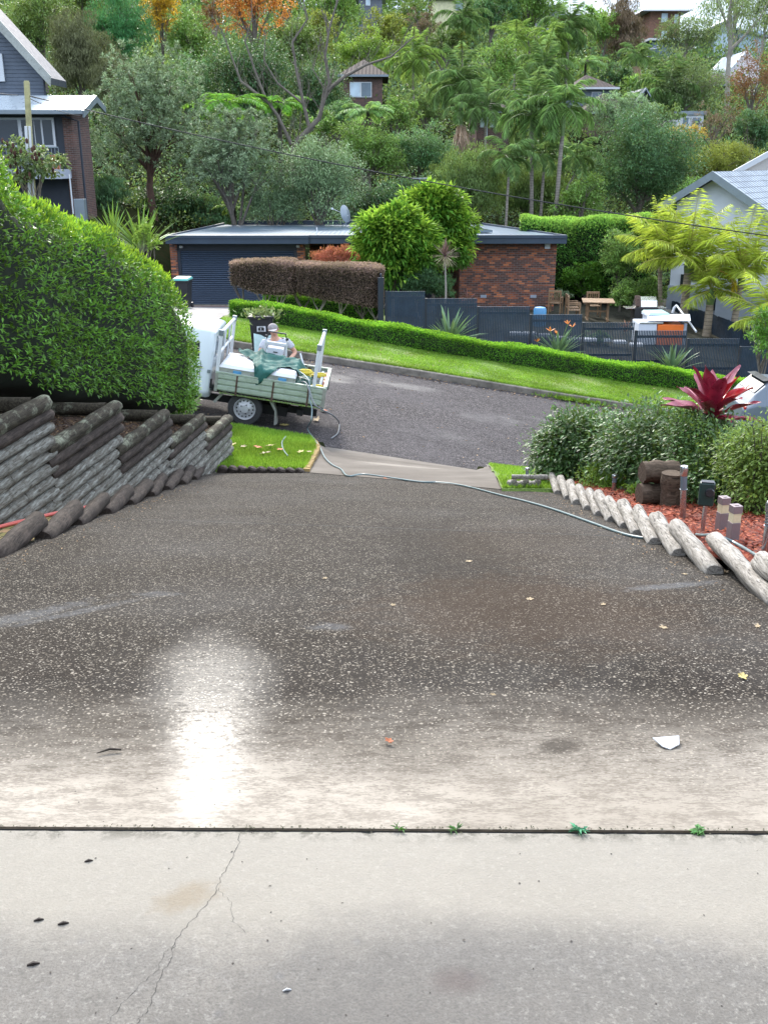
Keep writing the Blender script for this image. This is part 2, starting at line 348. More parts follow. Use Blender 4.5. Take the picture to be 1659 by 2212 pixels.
    rough = m.mix(film, (.88,) * 3, (.25,) * 3)
    hb = m.mix(k, m.math('MULTIPLY', m.math('ADD', n3, nb), .35), m.ramp(vd, [(.1, 1), (.45, 0)]))
    b = m.n('Bump', None, Height=hb, Strength=m.math('MULTIPLY_ADD', wet, -.30, .5), Distance=.004).outputs[0]
    return m.pbr(c, rough, b, 0, m.mix(film, (.12,) * 3, (.62,) * 3))
def mk_cross():
    m = NM('crossover_concrete'); x, y, z = m.sep()
    c = m.ramp(m.noise(.9, 5, .6), [(.3, (.085, .072, .06)), (.55, (.135, .118, .10)), (.75, (.20, .18, .155))])
    q = m.n('Mapping', {'vector_type': 'TEXTURE'}, Vector=m.obj(), Location=(.3, 16.1, 0), Rotation=(0, 0, R(-24)), Scale=(1.7, .42, 1)).outputs[0]; qx, qy, qz = m.sep(q); d = m.math('SQRT', m.math('ADD', m.math('MULTIPLY', qx, qx), m.math('MULTIPLY', qy, qy)))
    c = m.mix(m.ramp(m.math('ADD', d, m.math('MULTIPLY', m.noise(2.5, 5, .7), .8)), [(.7, .75), (1.5, 0)]), c, (.27, .24, .20))
    c = m.mix(m.ramp(m.noise(60, 4, .7), [(.35, .5), (.6, 0)]), c, (.14, .12, .10))
    return m.pbr(c, .85, m.bump(m.noise(70, 4), .3, .006), 0, .1)
def mk_asphalt():
    m = NM('asphalt'); v = m.n('TexVoronoi', None, Vector=m.obj(), Scale=55.0); g = m.sep(v.outputs['Color'])[0]
    c = m.ramp(g, [(0, (.016, .015, .0155)), (.6, (.050, .045, .046)), (1, (.17, .15, .145))])
    c = m.mix(m.ramp(m.noise(.35, 5, .6), [(.35, 0), (.65, .6)]), c, (.078, .071, .073))
    cr = m.n('TexVoronoi', {'feature': 'DISTANCE_TO_EDGE'}, Vector=m.map((1, 1, 1)), Scale=1.6, Randomness=1.0)
    cr2 = m.n('TexVoronoi', {'feature': 'DISTANCE_TO_EDGE'}, Vector=m.n('VectorMath', {'operation': 'ADD'}, _0=m.obj(), _1=m.n('TexNoise', None, Vector=m.obj(), Scale=3.0).outputs['Color']).outputs[0], Scale=4.2)
    cm = m.math('MULTIPLY', m.ramp(cr2.outputs['Distance'], [(.0, 1), (.05, 0)]), m.ramp(m.noise(.4, 3), [(.38, 0), (.5, 1)]))
    c = m.mix(cm, c, (.02, .018, .018))
    wet = m.ramp(m.noise(.45, 5, .65, vec=m.map((.8, 1.2, 1))), [(.56, 0), (.70, 1)])
    c = m.mix(m.ramp(m.noise(3.5, 6, .7), [(.5, 0), (.65, .45)]), c, (.028, .025, .025)); c = m.mix(m.math('MULTIPLY', wet, .35), c, (.04, .04, .043))
    r = m.mix(wet, (.85,) * 3, (.55,) * 3)
    return m.pbr(c, r, m.bump(v.outputs['Distance'], .5, .006), 0, m.mix(wet, (.08,) * 3, (.2,) * 3))
M_slab = mk_slab(); M_drive = mk_drive(); M_cross = mk_cross(); M_asph = mk_asphalt()
M_joint = simple('joint_filler', (.02, .02, .02), .8)
M_kerb = simple('kerb_concrete', (.17, .15, .125), .85, .35, 3, dirt=((.05, .045, .035), .8))
def mk_grass(name, a, b, c_, yel=.25):
    m = NM(name); c = m.ramp(m.noise(1.2, 4, .6), [(.3, a), (.5, b), (.7, c_)])
    c = m.mix(m.ramp(m.noise(38, 5, .75), [(.34, .65), (.56, 0)]), c, tuple(q * .42 for q in a))
    c = m.mix(m.ramp(m.noise(26, 5, .7), [(.55, 0), (.7, .4)]), c, (.33, .40, .09))
    c = m.mix(m.ramp(m.noise(.5, 5, .7), [(.50, 0), (.66, yel)]), c, (.30, .26, .11))
    return m.pbr(c, .75, m.bump(m.noise(45, 5, .7), .9, .03), 0, .2)
M_grass = mk_grass('lawn_turf', (.085, .15, .030), (.13, .215, .042), (.19, .27, .065), .5)
M_earth = simple('hillside_soil', (.018, .022, .010), 1.0, .4, .6, dirt=((.035, .025, .014), .7), spec=0)
M_mulch = simple('dark_mulch', (.055, .035, .025), .95, .5, 14, dirt=((.13, .085, .06), .8), bump=1, bscale=60)
M_redmulch = simple('red_mulch', (.14, .034, .020), .9, .45, 18, dirt=((.05, .018, .012), .8), bump=1, bscale=60)
def mk_log(name, a, b, c_, lich, lamt=.5, sc_=(9, 1, 9)):
    m = NM(name); g = m.noise(5, 6, .7, vec=m.map(sc_)); c = m.ramp(g, [(.3, a), (.5, b), (.7, c_)])
    c = m.mix(m.ramp(m.noise(3, 6, .7), [(.5, 0), (.66, lamt)]), c, lich)
    gr = m.noise(3, 4, .6, vec=m.map(tuple(24 if q > 2 else .6 for q in sc_))); c = m.mix(m.ramp(gr, [(.36, .7), (.46, 0)]), c, tuple(q * .35 for q in a))
    return m.pbr(c, .85, m.bump(m.math('ADD', g, gr), .6, .01), 0, .25)
M_logwall = mk_log('weathered_treated_pine', (.060, .048, .034), (.165, .158, .135), (.31, .315, .28), (.045, .032, .020), .9)
M_logtop = mk_log('lichened_pine', (.018, .014, .009), (.04, .033, .022), (.075, .066, .045), (.34, .36, .26), .85)
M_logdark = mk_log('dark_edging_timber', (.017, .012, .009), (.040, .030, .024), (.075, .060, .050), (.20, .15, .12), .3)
M_loggrey = mk_log('silver_grey_timber', (.115, .10, .082), (.30, .275, .24), (.46, .43, .385), (.10, .088, .065), .5)
M_stump = mk_log('stump_timber', (.04, .028, .018), (.09, .062, .042), (.15, .11, .08), (.05, .036, .024), .5, (1.5, 9, 9))
M_paver = brickmat('garden_paver', 'x', [(0, (.30, .20, .07)), (.5, (.42, .30, .12)), (1, (.40, .22, .10))])
def mk_pave():
    m = NM('yellow_path_brick'); b = m.n('TexBrick', {'offset': .5}, Vector=m.map((1, 1, 1), (0, 0, R(-8))), Color1=(0, 0, 0), Color2=(1, 1, 1), Mortar=(.5,) * 3, Scale=1.0, Mortar_Size=.008, Brick_Width=.115, Row_Height=.23)
    c = m.ramp(b.outputs['Color'], [(0, (.22, .19, .06)), (.5, (.36, .25, .10)), (1, (.42, .24, .13))])
    c = m.mix(m.ramp(m.noise(3, 5, .7), [(.42, 0), (.62, .8)]), c, (.10, .13, .03)); c = m.mix(b.outputs['Fac'], c, (.04, .05, .02))
    return m.pbr(c, .85, m.bump(b.outputs['Fac'], -.6, .006), 0, .3)
M_pave = mk_pave()
BR = [(0, (.075, .040, .033)), (.4, (.135, .058, .042)), (.58, (.21, .068, .038)), (.80, (.42, .125, .045)), (1, (.66, .22, .08))]
M_brick = brickmat('red_brown_brick', 'x', BR); M_bricky = brickmat('red_brown_brick_side', 'y', BR)
BB = [(0, (.055, .032, .026)), (.5, (.10, .05, .038)), (1, (.16, .075, .055))]
M_bbrick = brickmat('brown_brick', 'x', BB); M_bbricky = brickmat('brown_brick_side', 'y', BB)
M_navy = simple('navy_paint', (.030, .048, .075), .42, .12, 2, bump=.05)
M_navy2 = simple('navy_fence_paint', (.016, .032, .055), .65, .25, 3, bump=.1)
M_navyd = simple('dark_navy_trim', (.016, .022, .034), .5, .15, 2, bump=.05)
def mk_roof():
    m = NM('blue_grey_metal_roof'); x, y, z = m.sep(); s = m.math('SINE', m.math('MULTIPLY', x, 2 * math.pi / .2))
    c = m.mix(m.ramp(m.noise(.7, 5, .6), [(.4, 0), (.7, 1)]), (.10, .15, .215), (.14, .20, .27)); c = m.mix(m.ramp(m.noise(2, 6, .75), [(.58, 0), (.72, .6)]), c, (.04, .045, .05))
    return m.pbr(c, .3, m.bump(s, .25, .01), .3, .5)
M_roof = mk_roof()
M_white = simple('white_paint', (.54, .56, .58), .35, .04, 2, bump=0)
M_offw = simple('off_white_render', (.56, .59, .64), .8, .06, 1.5, bump=.1)
M_greyw = simple('grey_render', (.30, .33, .38), .8, .08, 1.5, bump=.1)
M_alu = simple('pale_green_aluminium', (.40, .47, .40), .38, .08, 4, .35, bump=.03, dirt=((.2, .2, .15), .5))
M_alud = simple('dull_aluminium', (.33, .34, .31), .45, .15, 6, .5, bump=.05, dirt=((.12, .11, .09), .6))
M_rust = simple('rusty_steel', (.07, .04, .028), .8, .4, 12)
M_chassis = simple('black_chassis', (.012, .012, .013), .6, .3, 6)
M_tyre = simple('tyre_rubber', (.022, .022, .023), .75, .2, 8, bump=.3)
M_rim = simple('steel_rim', (.42, .43, .44), .4, .1, 8, .25, bump=0)
M_black = simple('black_plastic', (.022, .023, .026), .4, .15, 4, bump=.05)
M_tarp = simple('green_tarpaulin', (.012, .085, .070), .8, .3, 5, bump=.6, bscale=30)
M_tarpd = simple('dark_green_canvas', (.02, .07, .055), .7, .3, 5, bump=.6, bscale=30)
M_yel = simple('yellow_rope', (.62, .50, .05), .6, .15, 10)
M_orange = simple('orange_plastic', (.72, .16, .025), .4, .08, 3, bump=0)
M_bluep = simple('blue_plastic', (.06, .22, .40), .4, .1, 4, bump=0)
M_teal = simple('teal_plastic', (.04, .28, .25), .4, .1, 4, bump=0)
M_skin = simple('skin', (.50, .27, .19), .5, .12, 12, bump=.05)
M_shirt = simple('grey_marl_cotton', (.44, .46, .51), .85, .12, 14, bump=.4, dirt=((.26, .24, .29), .6))
M_cap = simple('grey_cap_cloth', (.24, .22, .22), .85, .2, 30, bump=.3)
M_cloth = simple('dark_work_cloth', (.05, .045, .045), .85, .2, 10)
M_hair = simple('grey_hair', (.16, .12, .09), .7, .2, 60)
M_teak = simple('outdoor_teak', (.24, .145, .075), .65, .25, 5, dirt=((.12, .08, .05), .6))
M_steel = simple('stainless_steel', (.55, .55, .55), .25, .1, 5, .95, bump=0)
M_cream = simple('cream_lens', (.62, .55, .35), .35, .1, 20)
M_taupe = simple('taupe_metal', (.24, .19, .19), .5, .1, 8, .3)
M_dgreen = simple('dark_green_plastic', (.012, .035, .030), .35, .15, 5, bump=.05)
M_hose = simple('pale_blue_hose', (.13, .19, .20), .4, .12, 5, bump=.05)
M_hosed = simple('dark_grey_hose', (.12, .13, .14), .45, .12, 5, bump=.05)
M_hoser = simple('red_hose', (.55, .11, .09), .4, .1, 5, bump=.05)
M_wb = simple('blue_grey_weatherboard', (.075, .095, .125), .6, .12, 2, bump=.05)
M_wroof = simple('white_metal_sheet', (.42,.48,.52), .3, .05, 1, .4, bump=0)
M_gutter = simple('grey_gutter', (.20, .235, .26), .35, .08, 3, .3, bump=0)
M_terr = simple('terracotta', (.42, .12, .05), .8, .15, 6)
M_bark = simple('grey_brown_bark', (.13, .11, .09), .9, .35, 7, bump=.8, bscale=25)
M_barkd = simple('dark_bark', (.055, .045, .035), .9, .35, 7, bump=.8, bscale=25)
M_barkp = simple('pale_bark', (.28, .25, .21), .8, .22, 4, bump=.4, bscale=15)
M_bare = simple('bare_grey_branch', (.13, .11, .09), .85, .3, 4, bump=.5, bscale=20)
M_wood = simple('grey_paling', (.10, .095, .09), .9, .3, 6)
M_timber = simple('yellow_lichen_pole', (.30, .28, .14), .85, .3, 6, bump=.5)
M_cable = simple('black_cable', (.015, .015, .016), .6, .1, 5, bump=0)
M_carp = NM('silver_blue_car_paint').pbr((.12, .145, .18), .38, None, .2, .4, coat=.15)
M_utep = NM('white_ute_paint').pbr((.60, .66, .70), .25, None, 0, .5, coat=.6)
def mk_glass(name, tint, rough=.06):
    m = NM(name); m.noise(1, 2); return m.pbr(m.ramp(m.noise(1.2, 3), [(.3, tint), (.7, tuple(min(1, x * 1.5) for x in tint))]), rough, None, 0, .9)
M_glass = mk_glass('dark_window_glass', (.02, .025, .028)); M_glassb = mk_glass('pale_curtained_glass', (.38, .46, .52), .15); M_glassg = mk_glass('grey_glass', (.10, .13, .15), .1)
def mk_tile(name, a, b, sx=.3, sy=.33):
    m = NM(name); x, y, z = m.sep()
    f = m.math('ABSOLUTE', m.math('SINE', m.math('MULTIPLY', x, math.pi / sx))); g = m.math('FRACT', m.math('MULTIPLY', y, 1 / sy))
    c = m.mix(m.math('MULTIPLY', f, 1), a, b); c = m.mix(m.ramp(g, [(0, .85), (.16, 0)]), c, tuple(q * .3 for q in a))
    c = m.mix(m.ramp(m.noise(.8, 5, .7), [(.45, 0), (.7, .5)]), c, tuple(q * .6 for q in a))
    return m.pbr(c, .8, m.bump(m.math('ADD', f, g), .8, .04), 0, .15)
M_tileb = mk_tile('brown_roof_tile', (.035, .025, .022), (.065, .048, .043)); M_tileg = mk_tile('blue_grey_roof_tile', (.10, .125, .15), (.34, .38, .42), .34, .40)
# ------------------------------------------------------------------ terrain and paved sheets
def lines(vals, step, lo, hi):
    out = [lo]; 
    for v in [q for q in vals if lo < q < hi] + [hi]:
        n = max(1, int(math.ceil((v - out[-1]) / step))); a = out[-1]
        out += [a + (v - a) * (k + 1) / n for k in range(n)]
    return np.array(out)
def grid_obj(name, xs, ys, mat, dz=0.0, kind='structure', bumpy=0, fade=None):
    X, Y = np.meshgrid(xs, ys); Z = Gv(X, Y) + dz
    if bumpy: Z = Z + bumpy * (np.sin(X * .31 + Y * .17) * np.cos(Y * .23 - X * .11)) * np.clip((Y - 62) / 20, 0, 1)
    V = np.stack([X, Y, Z], -1).reshape(-1, 3); m, n = len(xs), len(ys)
    i = np.arange(n - 1)[:, None] * m + np.arange(m - 1)[None]; F = np.stack([i, i + 1, i + m + 1, i + m], -1).reshape(-1, 4)
    return props(link(name, npmesh(name, V, F), mat), kind=kind)
xs = np.concatenate([lines(XN, 20, -400, -30)[:-1], lines(XN, 2, -30, 30)[:-1], lines(XN, 20, 30, 400)])
ys = np.concatenate([lines(YN, 30, -400, -12)[:-1], lines(YN, 2, -12, 60)[:-1], lines(YN, 8, 60, 230)[:-1], lines(YN, 150, 230, 2500)])
grid_obj('ground', xs, ys, M_earth, -.03, bumpy=.8)
def sheet_fn(name, fl, fr, yl, mat, dz, n=24, kind='structure', thick=0):
    mb = MB(); rows = []
    for y in yl:
        a, b = fl(y), fr(y); rows.append([(a + (b - a) * k / n, y, G(a + (b - a) * k / n, y) + dz) for k in range(n + 1)])
    mb.sheet(rows); return props(mb.build(name, mat), kind=kind)
# near slab with its edge at the joint (the joint line is a touch skew)
JS = -.009
def joint_y(x): return 2.24 + JS * x
mb = MB(); x0, x1 = -7, 7
rj = random.Random(12); edge = []
for k in range(241):
    x = 2.4 - 4.8 * k / 240; chip = .011 + rj.uniform(0, .0016) + (.006 * rj.random() if rj.random() < .06 else 0); edge.append((x, joint_y(x) - chip, -.138))
mb.prism(([(x0, -3.0, -.138), (x1, -3.0, -.138), (x1, joint_y(x1) - .011, -.138)] + edge + [(x0, joint_y(x0) - .011, -.138)])[::-1], (0, 0, -.12))
props(mb.build('garage_apron_slab', M_slab), kind='structure')
mb = MB(); mb.prism([(x0, joint_y(x0) - .0105, -.150), (x1, joint_y(x1) - .0105, -.150), (x1, joint_y(x1) + .0105, -.150), (x0, joint_y(x0) + .0105, -.150)][::-1], (0, 0, -.1))
props(mb.build('slab_joint_filler', M_joint), kind='structure')
DL = lambda y: -2.62; DR = lambda y: 2.2 if y < 11.3 else 1.5
yl = [joint_y(0) + .011, 2.5, 2.8, 3.0, 3.2, 3.5, 3.8, 4.0] + list(np.linspace(4.5, 14.38, 21))
mb = MB(); rows = []
def dsm(y):   # softened crest
    return (G(0, y) + G(0, y - .35) + G(0, y + .35)) / 3 if 2.4 < y < 4.6 else G(0, y)
for j, y in enumerate(yl):
    a, b = (-7, 7) if y < 4.3 else (DL(y), DR(y))
    rows.append([(a + (b - a) * k / 16, (joint_y(a + (b - a) * k / 16) + .0105) if j == 0 else y, dsm(y) + (.002 if j == 0 else 0.004)) for k in range(17)])
mb.sheet(rows)
n0 = len(rows[0]); mb.add([(x, y, z) for (x, y, z) in rows[0]] + [(x, y, z - .1) for (x, y, z) in rows[0]], [(k + 1, k, 17 + k, 18 + k) for k in range(16)])
props(mb.build('driveway', M_drive, smooth=True), kind='structure')
# saw-cut joints across the driveway
for (ua, va, ub, vb) in ((143 / 1, 1117, 1180, 1154),):
    p, q = at_g(ua, va), at_g(ub, vb)
    mb = MB(); N = 20; rows = [[], []]
    for k in range(N + 1):
        t = k / N; x = -2.6 + 4.6 * t; y = p.y + (q.y - p.y) * (x - p.x) / (q.x - p.x)
        for s_, r in ((-.009, rows[0]), (.009, rows[1])): r.append((x, y + s_, G(x, y + s_) + .0062))
    mb.sheet(rows); props(mb.build('driveway_joint', M_joint), kind='structure')
# crossover between driveway and street
XR2 = lambda y: 1.40 + .56 * (y - 11.4) / 6.8
mb = MB(); rows = []
for j in range(15):
    row = []
    for k in range(15):
        tt = j / 14; f = k / 14; y0_ = 14.42 + (11.5 - 14.42) * f; y = y0_ + (18.5 - y0_) * tt; xl_ = -1.12 - .28 * max(0, (y - 16.8) / 1.7) ** 2; x2 = xl_ + (XR2(y) - xl_) * f; row.append((x2, y, G(x2, y) + .011))
    rows.append(row)
props(mb.sheet(rows).build('crossover', M_cross), kind='structure')
sheet_fn('street', lambda y: -60, lambda y: 60, [18.49, 20, 22, 24, 26, 26.6], M_asph, .004, 60)
sheet_fn('neighbour_driveway', lambda y: -9.2, lambda y: -4.95, [26.69] + list(np.linspace(27.5, 41, 15)) + [41.6], simple('grey_driveway', (.12, .115, .118), .7, .2, 2, bump=.3), .008, 8)
sheet_fn('terracotta_paving', lambda y: -9.2, lambda y: -4.95, [41.604, 42.2, 42.95], simple('terracotta_paving', (.24, .10, .06), .8, .2, 5), .010, 8)
# kerbs
def kerb(name, xa, xb, y0, y1, zt):
    mb = MB(); n = max(2, int((xb - xa) / 1.0))
    prof = [(y0, -.2), (y0, zt - .02), (y0 + .02, zt), (y1 - .02, zt), (y1, zt - .02), (y1, -.2)]
    rows = []
    for k in range(n + 1):
        x = xa + (xb - xa) * k / n; zb = -3.85 - .16 * x
        rows.append([(x, yy + .008 * math.sin(x * 3.1), zb + dz + .006 * math.sin(x * 5 + yy)) for yy, dz in prof])
    mb.sheet(rows); return props(mb.build(name, M_kerb), kind='structure')
kerb('kerb', -30, -9.3, 26.56, 26.72, .17); kerb('kerb', -4.9, 30, 26.56, 26.72, .17)
kerb('kerb', -30, -1.3, 18.36, 18.50, .16); kerb('kerb', 1.95, 30, 18.36, 18.50, .16)
# lawns
def lawn(name, fl, fr, y0, y1, n=30, ny=24, dz=.02, lump=.02):
    mb = MB(); rows = []
    for j in range(ny + 1):
        y = y0 + (y1 - y0) * (max(0, j - .7)) / (ny - .7); a, b = fl(y), fr(y)
        rows.append([(a + (b - a) * k / n, y, G(a + (b - a) * k / n, y) + (dz if j else -.05) + lump * math.sin((a + (b - a) * k / n) * 2.3 + y) * math.sin(y * 1.9)) for k in range(n + 1)])
    mb.sheet(rows); return props(mb.build(name, M_grass, smooth=True), kind='structure')
lawn('lawn', lambda y: -6.5, lambda y: -1.22 - .25 * max(0, (y - 16.8) / 1.6) ** 2, 14.55, 18.37, dz=.03)
lawn('lawn', lambda y: XR2(y) + .0, lambda y: 14, 11.25, 18.37, 60, 36, dz=.03)
lawn('verge_lawn', lambda y: -4.85, lambda y: 30, 26.7, 31.6, 120, 12, dz=.035)
lawn('verge_lawn', lambda y: -30, lambda y: -9.4, 26.7, 32.6, 40, 8, dz=.035)
lawn('garden_lawn', lambda y: -4.9, lambda y: .1, 31.6, 41.0, 20, 10, dz=.035)
lawn('yard_ground', lambda y: .1, lambda y: 14, 32.6, 50, 20, 10, dz=.03).data.materials[0] = simple('yard_gravel', (.045, .045, .034), .95, .4, 3, bump=1, dirt=((.10, .085, .065), .5), spec=.1)
def blades(name, n, fx, fy, h, wd, mat, seed, lean=.5, dz=.03):
    rg = np.random.default_rng(seed); y = fy(rg, n); x = fx(rg, n, y)
    P = np.stack([x, y, Gv(x, y) + dz], 1); D = np.stack([rg.normal(0, lean, n), rg.normal(0, lean, n), np.ones(n)], 1); N = rg.normal(0, 1, (n, 3))
    return props(leafmesh(name, P, D, N, rg.uniform(.5, 1.1, n) * h, wd, mat, None, 0, .15), kind='stuff')
M_blade = leafmat('grass_blades', (.11, .22, .02), (.17, .34, .035), (.26, .42, .06), rough=.5, trans=.45)
blades('lawn_grass', 60000, lambda r, n, y: r.uniform(-4.2, -1.2, n) - .2 * np.clip((y - 16.8) / 1.6, 0, 1) ** 2, lambda r, n: r.uniform(14.6, 18.4, n), .085, .012, M_blade, 3, .55)
blades('lawn_grass', 16000, lambda r, n, y: XR2(y) + .02 + r.uniform(0, 2.6, n) * np.clip((y - 10.8) / 2.5, .1, 1), lambda r, n: r.uniform(11.35, 18.4, n), .07, .012, M_blade, 4)
blades('verge_grass', 110000, lambda r, n, y: r.uniform(-4.85, 11, n), lambda r, n: 26.7 + 4.0 * r.random(n), .05, .018, M_blade, 5, .6)
blades('verge_grass', 5000, lambda r, n, y: r.uniform(-4.85, 11, n), lambda r, n: r.normal(26.7, .03, n), .11, .014, M_blade, 6, .6, .02)
blades('verge_grass', 900, lambda r, n, y: 5.2 + r.normal(0, .45, n), lambda r, n: r.normal(26.58, .10, n), .16, .02, M_blade, 7, .7, .02)
# ------------------------------------------------------------------ left: path, terraces, log retaining walls
WX = lambda y: -(4.34 - .12 * y)
sheet_fn('brick_path', lambda y: WX(y) - .1, lambda y: -2.6, list(np.linspace(4.4, 14.5, 26)), M_pave, -.02, 6)
FE = [7.6, 9.35, 11.07, 12.7, 14.2, 15.55]; ZTOP = [-.1, -.565, -1.02, -1.50, -1.93, -2.29]
ordw = ['nearest', 'second', 'third', 'fourth', 'fifth and farthest']
rng = random.Random(5)
def rlog(p, q, r, mat, parent, name='log', seed=0, n=14, endr=.82):
    p = Vector(p); q = Vector(q); rr = random.Random(seed); d = (q - p); L = d.length; d.normalize(); K = 9; pts = []; rad = []
    for k in range(K + 1):
        t = k / K; pts.append(p + (q - p) * t + Vector((rr.uniform(-1, 1), 0, rr.uniform(-1, 1))) * r * .05); rad.append(r * (1 + rr.uniform(-.07, .07)))
    pts = [p - d * .0] + pts + [q]; pts[1] = p + d * r * .35; pts[-2] = q - d * r * .35; rad = [r * endr] + rad + [r * endr]; rad[1] = r; rad[-2] = r
    mb = MB().tube([x - p for x in pts], rad, n)
    K2 = len(pts); ph = rr.uniform(0, 6.28); cut = rr.randrange(n); tw_ = rr.uniform(-.3, .3)
    for ii in range(K2):
        for kk in range(n):
            vv = Vector(mb.v[ii * n + kk]); cc_ = pts[ii] - p; f_ = 1 + .05 * math.sin(3 * 2 * math.pi * kk / n + ph + ii * tw_) - (.13 if kk == cut else 0) + rr.uniform(-.018, .018); mb.v[ii * n + kk] = tuple(cc_ + (vv - cc_) * f_)
    if endr > .8 and r < .08:   # chamfered far end
        for kk in range(n):
            vv = Vector(mb.v[(K2 - 1) * n + kk]); top_ = (vv - (pts[-1] - p)).z / r; mb.v[(K2 - 1) * n + kk] = tuple(vv - d * max(0, top_) * r * .9)
    o = mb.build(name, mat, parent, smooth=True, auto=50); o.location = p - (parent.location if parent is not None else Vector()); return o
M_lw = []
for k in range(5):
    ya, yb = FE[k], FE[k + 1]; zt = ZTOP[k + 1]
    base = Vector((WX(yb), yb, G(-3, yb)))
    t = thing('log_retaining_wall', f'{ordw[k]} section of the stepped log retaining wall with lichen on its top', 'retaining wall', base, group='stepped log retaining walls')
    nl = int((zt - G(-3, yb)) / .125) + 2
    for j in range(nl):
        z = zt - .08 - j * .125
        a = ya - .12 - (0 if k else 0) + rng.uniform(-.05, .05); b = yb + rng.uniform(-.04, .05)
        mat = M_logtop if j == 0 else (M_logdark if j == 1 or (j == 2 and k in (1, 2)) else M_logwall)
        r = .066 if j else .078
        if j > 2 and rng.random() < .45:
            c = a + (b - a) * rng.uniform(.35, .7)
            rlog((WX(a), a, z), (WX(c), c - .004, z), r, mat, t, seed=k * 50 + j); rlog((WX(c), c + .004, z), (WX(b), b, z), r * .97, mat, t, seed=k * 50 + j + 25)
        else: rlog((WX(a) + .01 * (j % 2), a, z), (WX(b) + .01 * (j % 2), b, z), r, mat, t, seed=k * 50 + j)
    rlog((WX(yb) - .10, yb + .10, G(-3, yb) - .1), (WX(yb) - .10, yb + .10, zt - .12), .06, M_logdark, t, 'post', 900 + k)
    for j in range(3): rlog((WX(yb) - 1.9, yb - .09, zt - .085 - j * .135), (WX(yb) - .06, yb - .09, zt - .085 - j * .135), .075, M_logtop, t, 'return_log', 950 + k * 3 + j)
    # planting soil of the terrace
    mb = MB(); x_ = WX((ya + yb) / 2)
    mb.prism([(WX(ya) - .03, ya + .02, zt - .17), (WX(yb) - .03, yb - .1, zt - .17), (WX(yb) - 3.2, yb - .1, zt - .12), (WX(ya) - 3.2, ya + .02, zt - .12)][::-1], (0, 0, -1.2))
    props(mb.build('terrace_soil', M_mulch), kind='structure')
# litter on the terraces
def chips(name, n, fx, fy, fz, L, mat, seed):
    rg = np.random.default_rng(seed); y = fy(rg, n); x = fx(rg, n, y); P = np.stack([x, y, fz(x, y) + rg.uniform(.0, .02, n)], 1)
    D = np.stack([rg.normal(0, 1, n), rg.normal(0, 1, n), rg.normal(0, .18, n)], 1); N = np.stack([rg.normal(0, .3, n), rg.normal(0, .3, n), np.ones(n)], 1)
    return props(leafmesh(name, P, D, N, rg.uniform(.5, 1.4, n) * L, rg.uniform(.25, .6, n) * L, mat, None, .1, .05), kind='stuff')
def tz(x, y):
    k = np.clip(np.searchsorted(FE, y) - 1, 0, 4); return np.array(ZTOP)[k + 1] - .165
M_litter = leafmat('leaf_litter', (.04, .022, .014), (.10, .055, .03), (.20, .13, .07), rough=.8, trans=0)
chips('bark_litter', 9000, lambda r, n, y: WX(y) - .06 - r.random(n) * .75, lambda r, n: r.uniform(7.6, 15.45, n), tz, .04, M_litter, 11)
M_redchip = leafmat('red_bark_chip', (.09, .018, .010), (.22, .038, .018), (.34, .09, .04), rough=.75, trans=0)
# ------------------------------------------------------------------ driveway edging logs
NTH = ['nearest', 'second nearest', 'third nearest', 'fourth nearest', 'fifth nearest', 'sixth nearest', 'seventh nearest', 'eighth nearest', 'ninth nearest', 'tenth nearest', 'eleventh nearest', 'twelfth nearest', 'thirteenth nearest']
ly = [7.35, 8.28, 9.15, 10.0, 10.85, 11.75, 12.6, 13.4, 14.2]
for k, y in enumerate(ly):
    sp = .93; zf = G(-2.5, y) + .13; a = (-2.60 + rng.uniform(-.02, .02), y - sp * 1.22, G(-2.5, y - sp * 1.22) - .0); b = (-2.69 + rng.uniform(-.02, .02), y, zf)
    o = rlog(a, b, .070 + rng.uniform(-.01, .01), M_logdark, None, 'edging_log', 300 + k, endr=.82)
    props(o, f'{NTH[k]} dark brown edging log on the left side of the driveway', 'edging log', 'dark edging logs left of the driveway')
e0, e1 = Vector((-2.5, 14.45, 0)), Vector((-1.18, 14.42, 0)); ns = 9
for k in range(ns):
    x = -2.5 + 1.3 * (k + .5) / ns; y = 14.46; z = G(x, y)
    o = rlog((x - .05, y, z - .12), (x + .03, y, z + .10 - .05 * k / ns), .075, M_logdark, None, 'edging_log', 340 + k, endr=.7)
    props(o, f'{["first","second","third","fourth","fifth","sixth","seventh","eighth","ninth"][k]} dark log stub from the left, along the foot of the left lawn', 'edging log', 'log stubs at the foot of the left lawn')
ry = [5.15, 6.0, 6.7, 7.3, 7.85, 8.35, 8.8, 9.25, 9.7, 10.2, 10.75, 11.3, 11.9]
prev = 4.2
for k, y in enumerate(ry):
    sp = y - prev; prev = y; Lg = max(sp * 1.6, 1.0); a = (1.985 + rng.uniform(-.015, .015), y - Lg, G(1.9, y - Lg) + .01); b = (2.085 + rng.uniform(-.02, .02), y, G(1.9, y) + .155 + rng.uniform(-.015, .015))
    o = rlog(a, b, (.055 if k < 3 else .052) + rng.uniform(-.007, .006), M_loggrey, None, 'edging_log', 400 + k, endr=.85)
    props(o, f'{NTH[k]} silver grey edging log on the right side of the driveway', 'edging log', 'grey edging logs right of the driveway')
for k in range(8):
    q_ = at_g(1104 + 8.6 * k, 1058); x, y = q_.x, q_.y; z = G(x, y)
    o = rlog((x, y, z - .08), (x - .03, y - .05, z + .13 + .02 * math.sin(k * 2)), .038, M_loggrey, None, 'edging_stake', 440 + k, endr=.7, n=10)
    props(o, f'{["first","second","third","fourth","fifth","sixth","seventh","eighth"][k]} short grey stake from the left, at the foot of the right bed', 'edging stake', 'short grey stakes at the foot of the right bed')
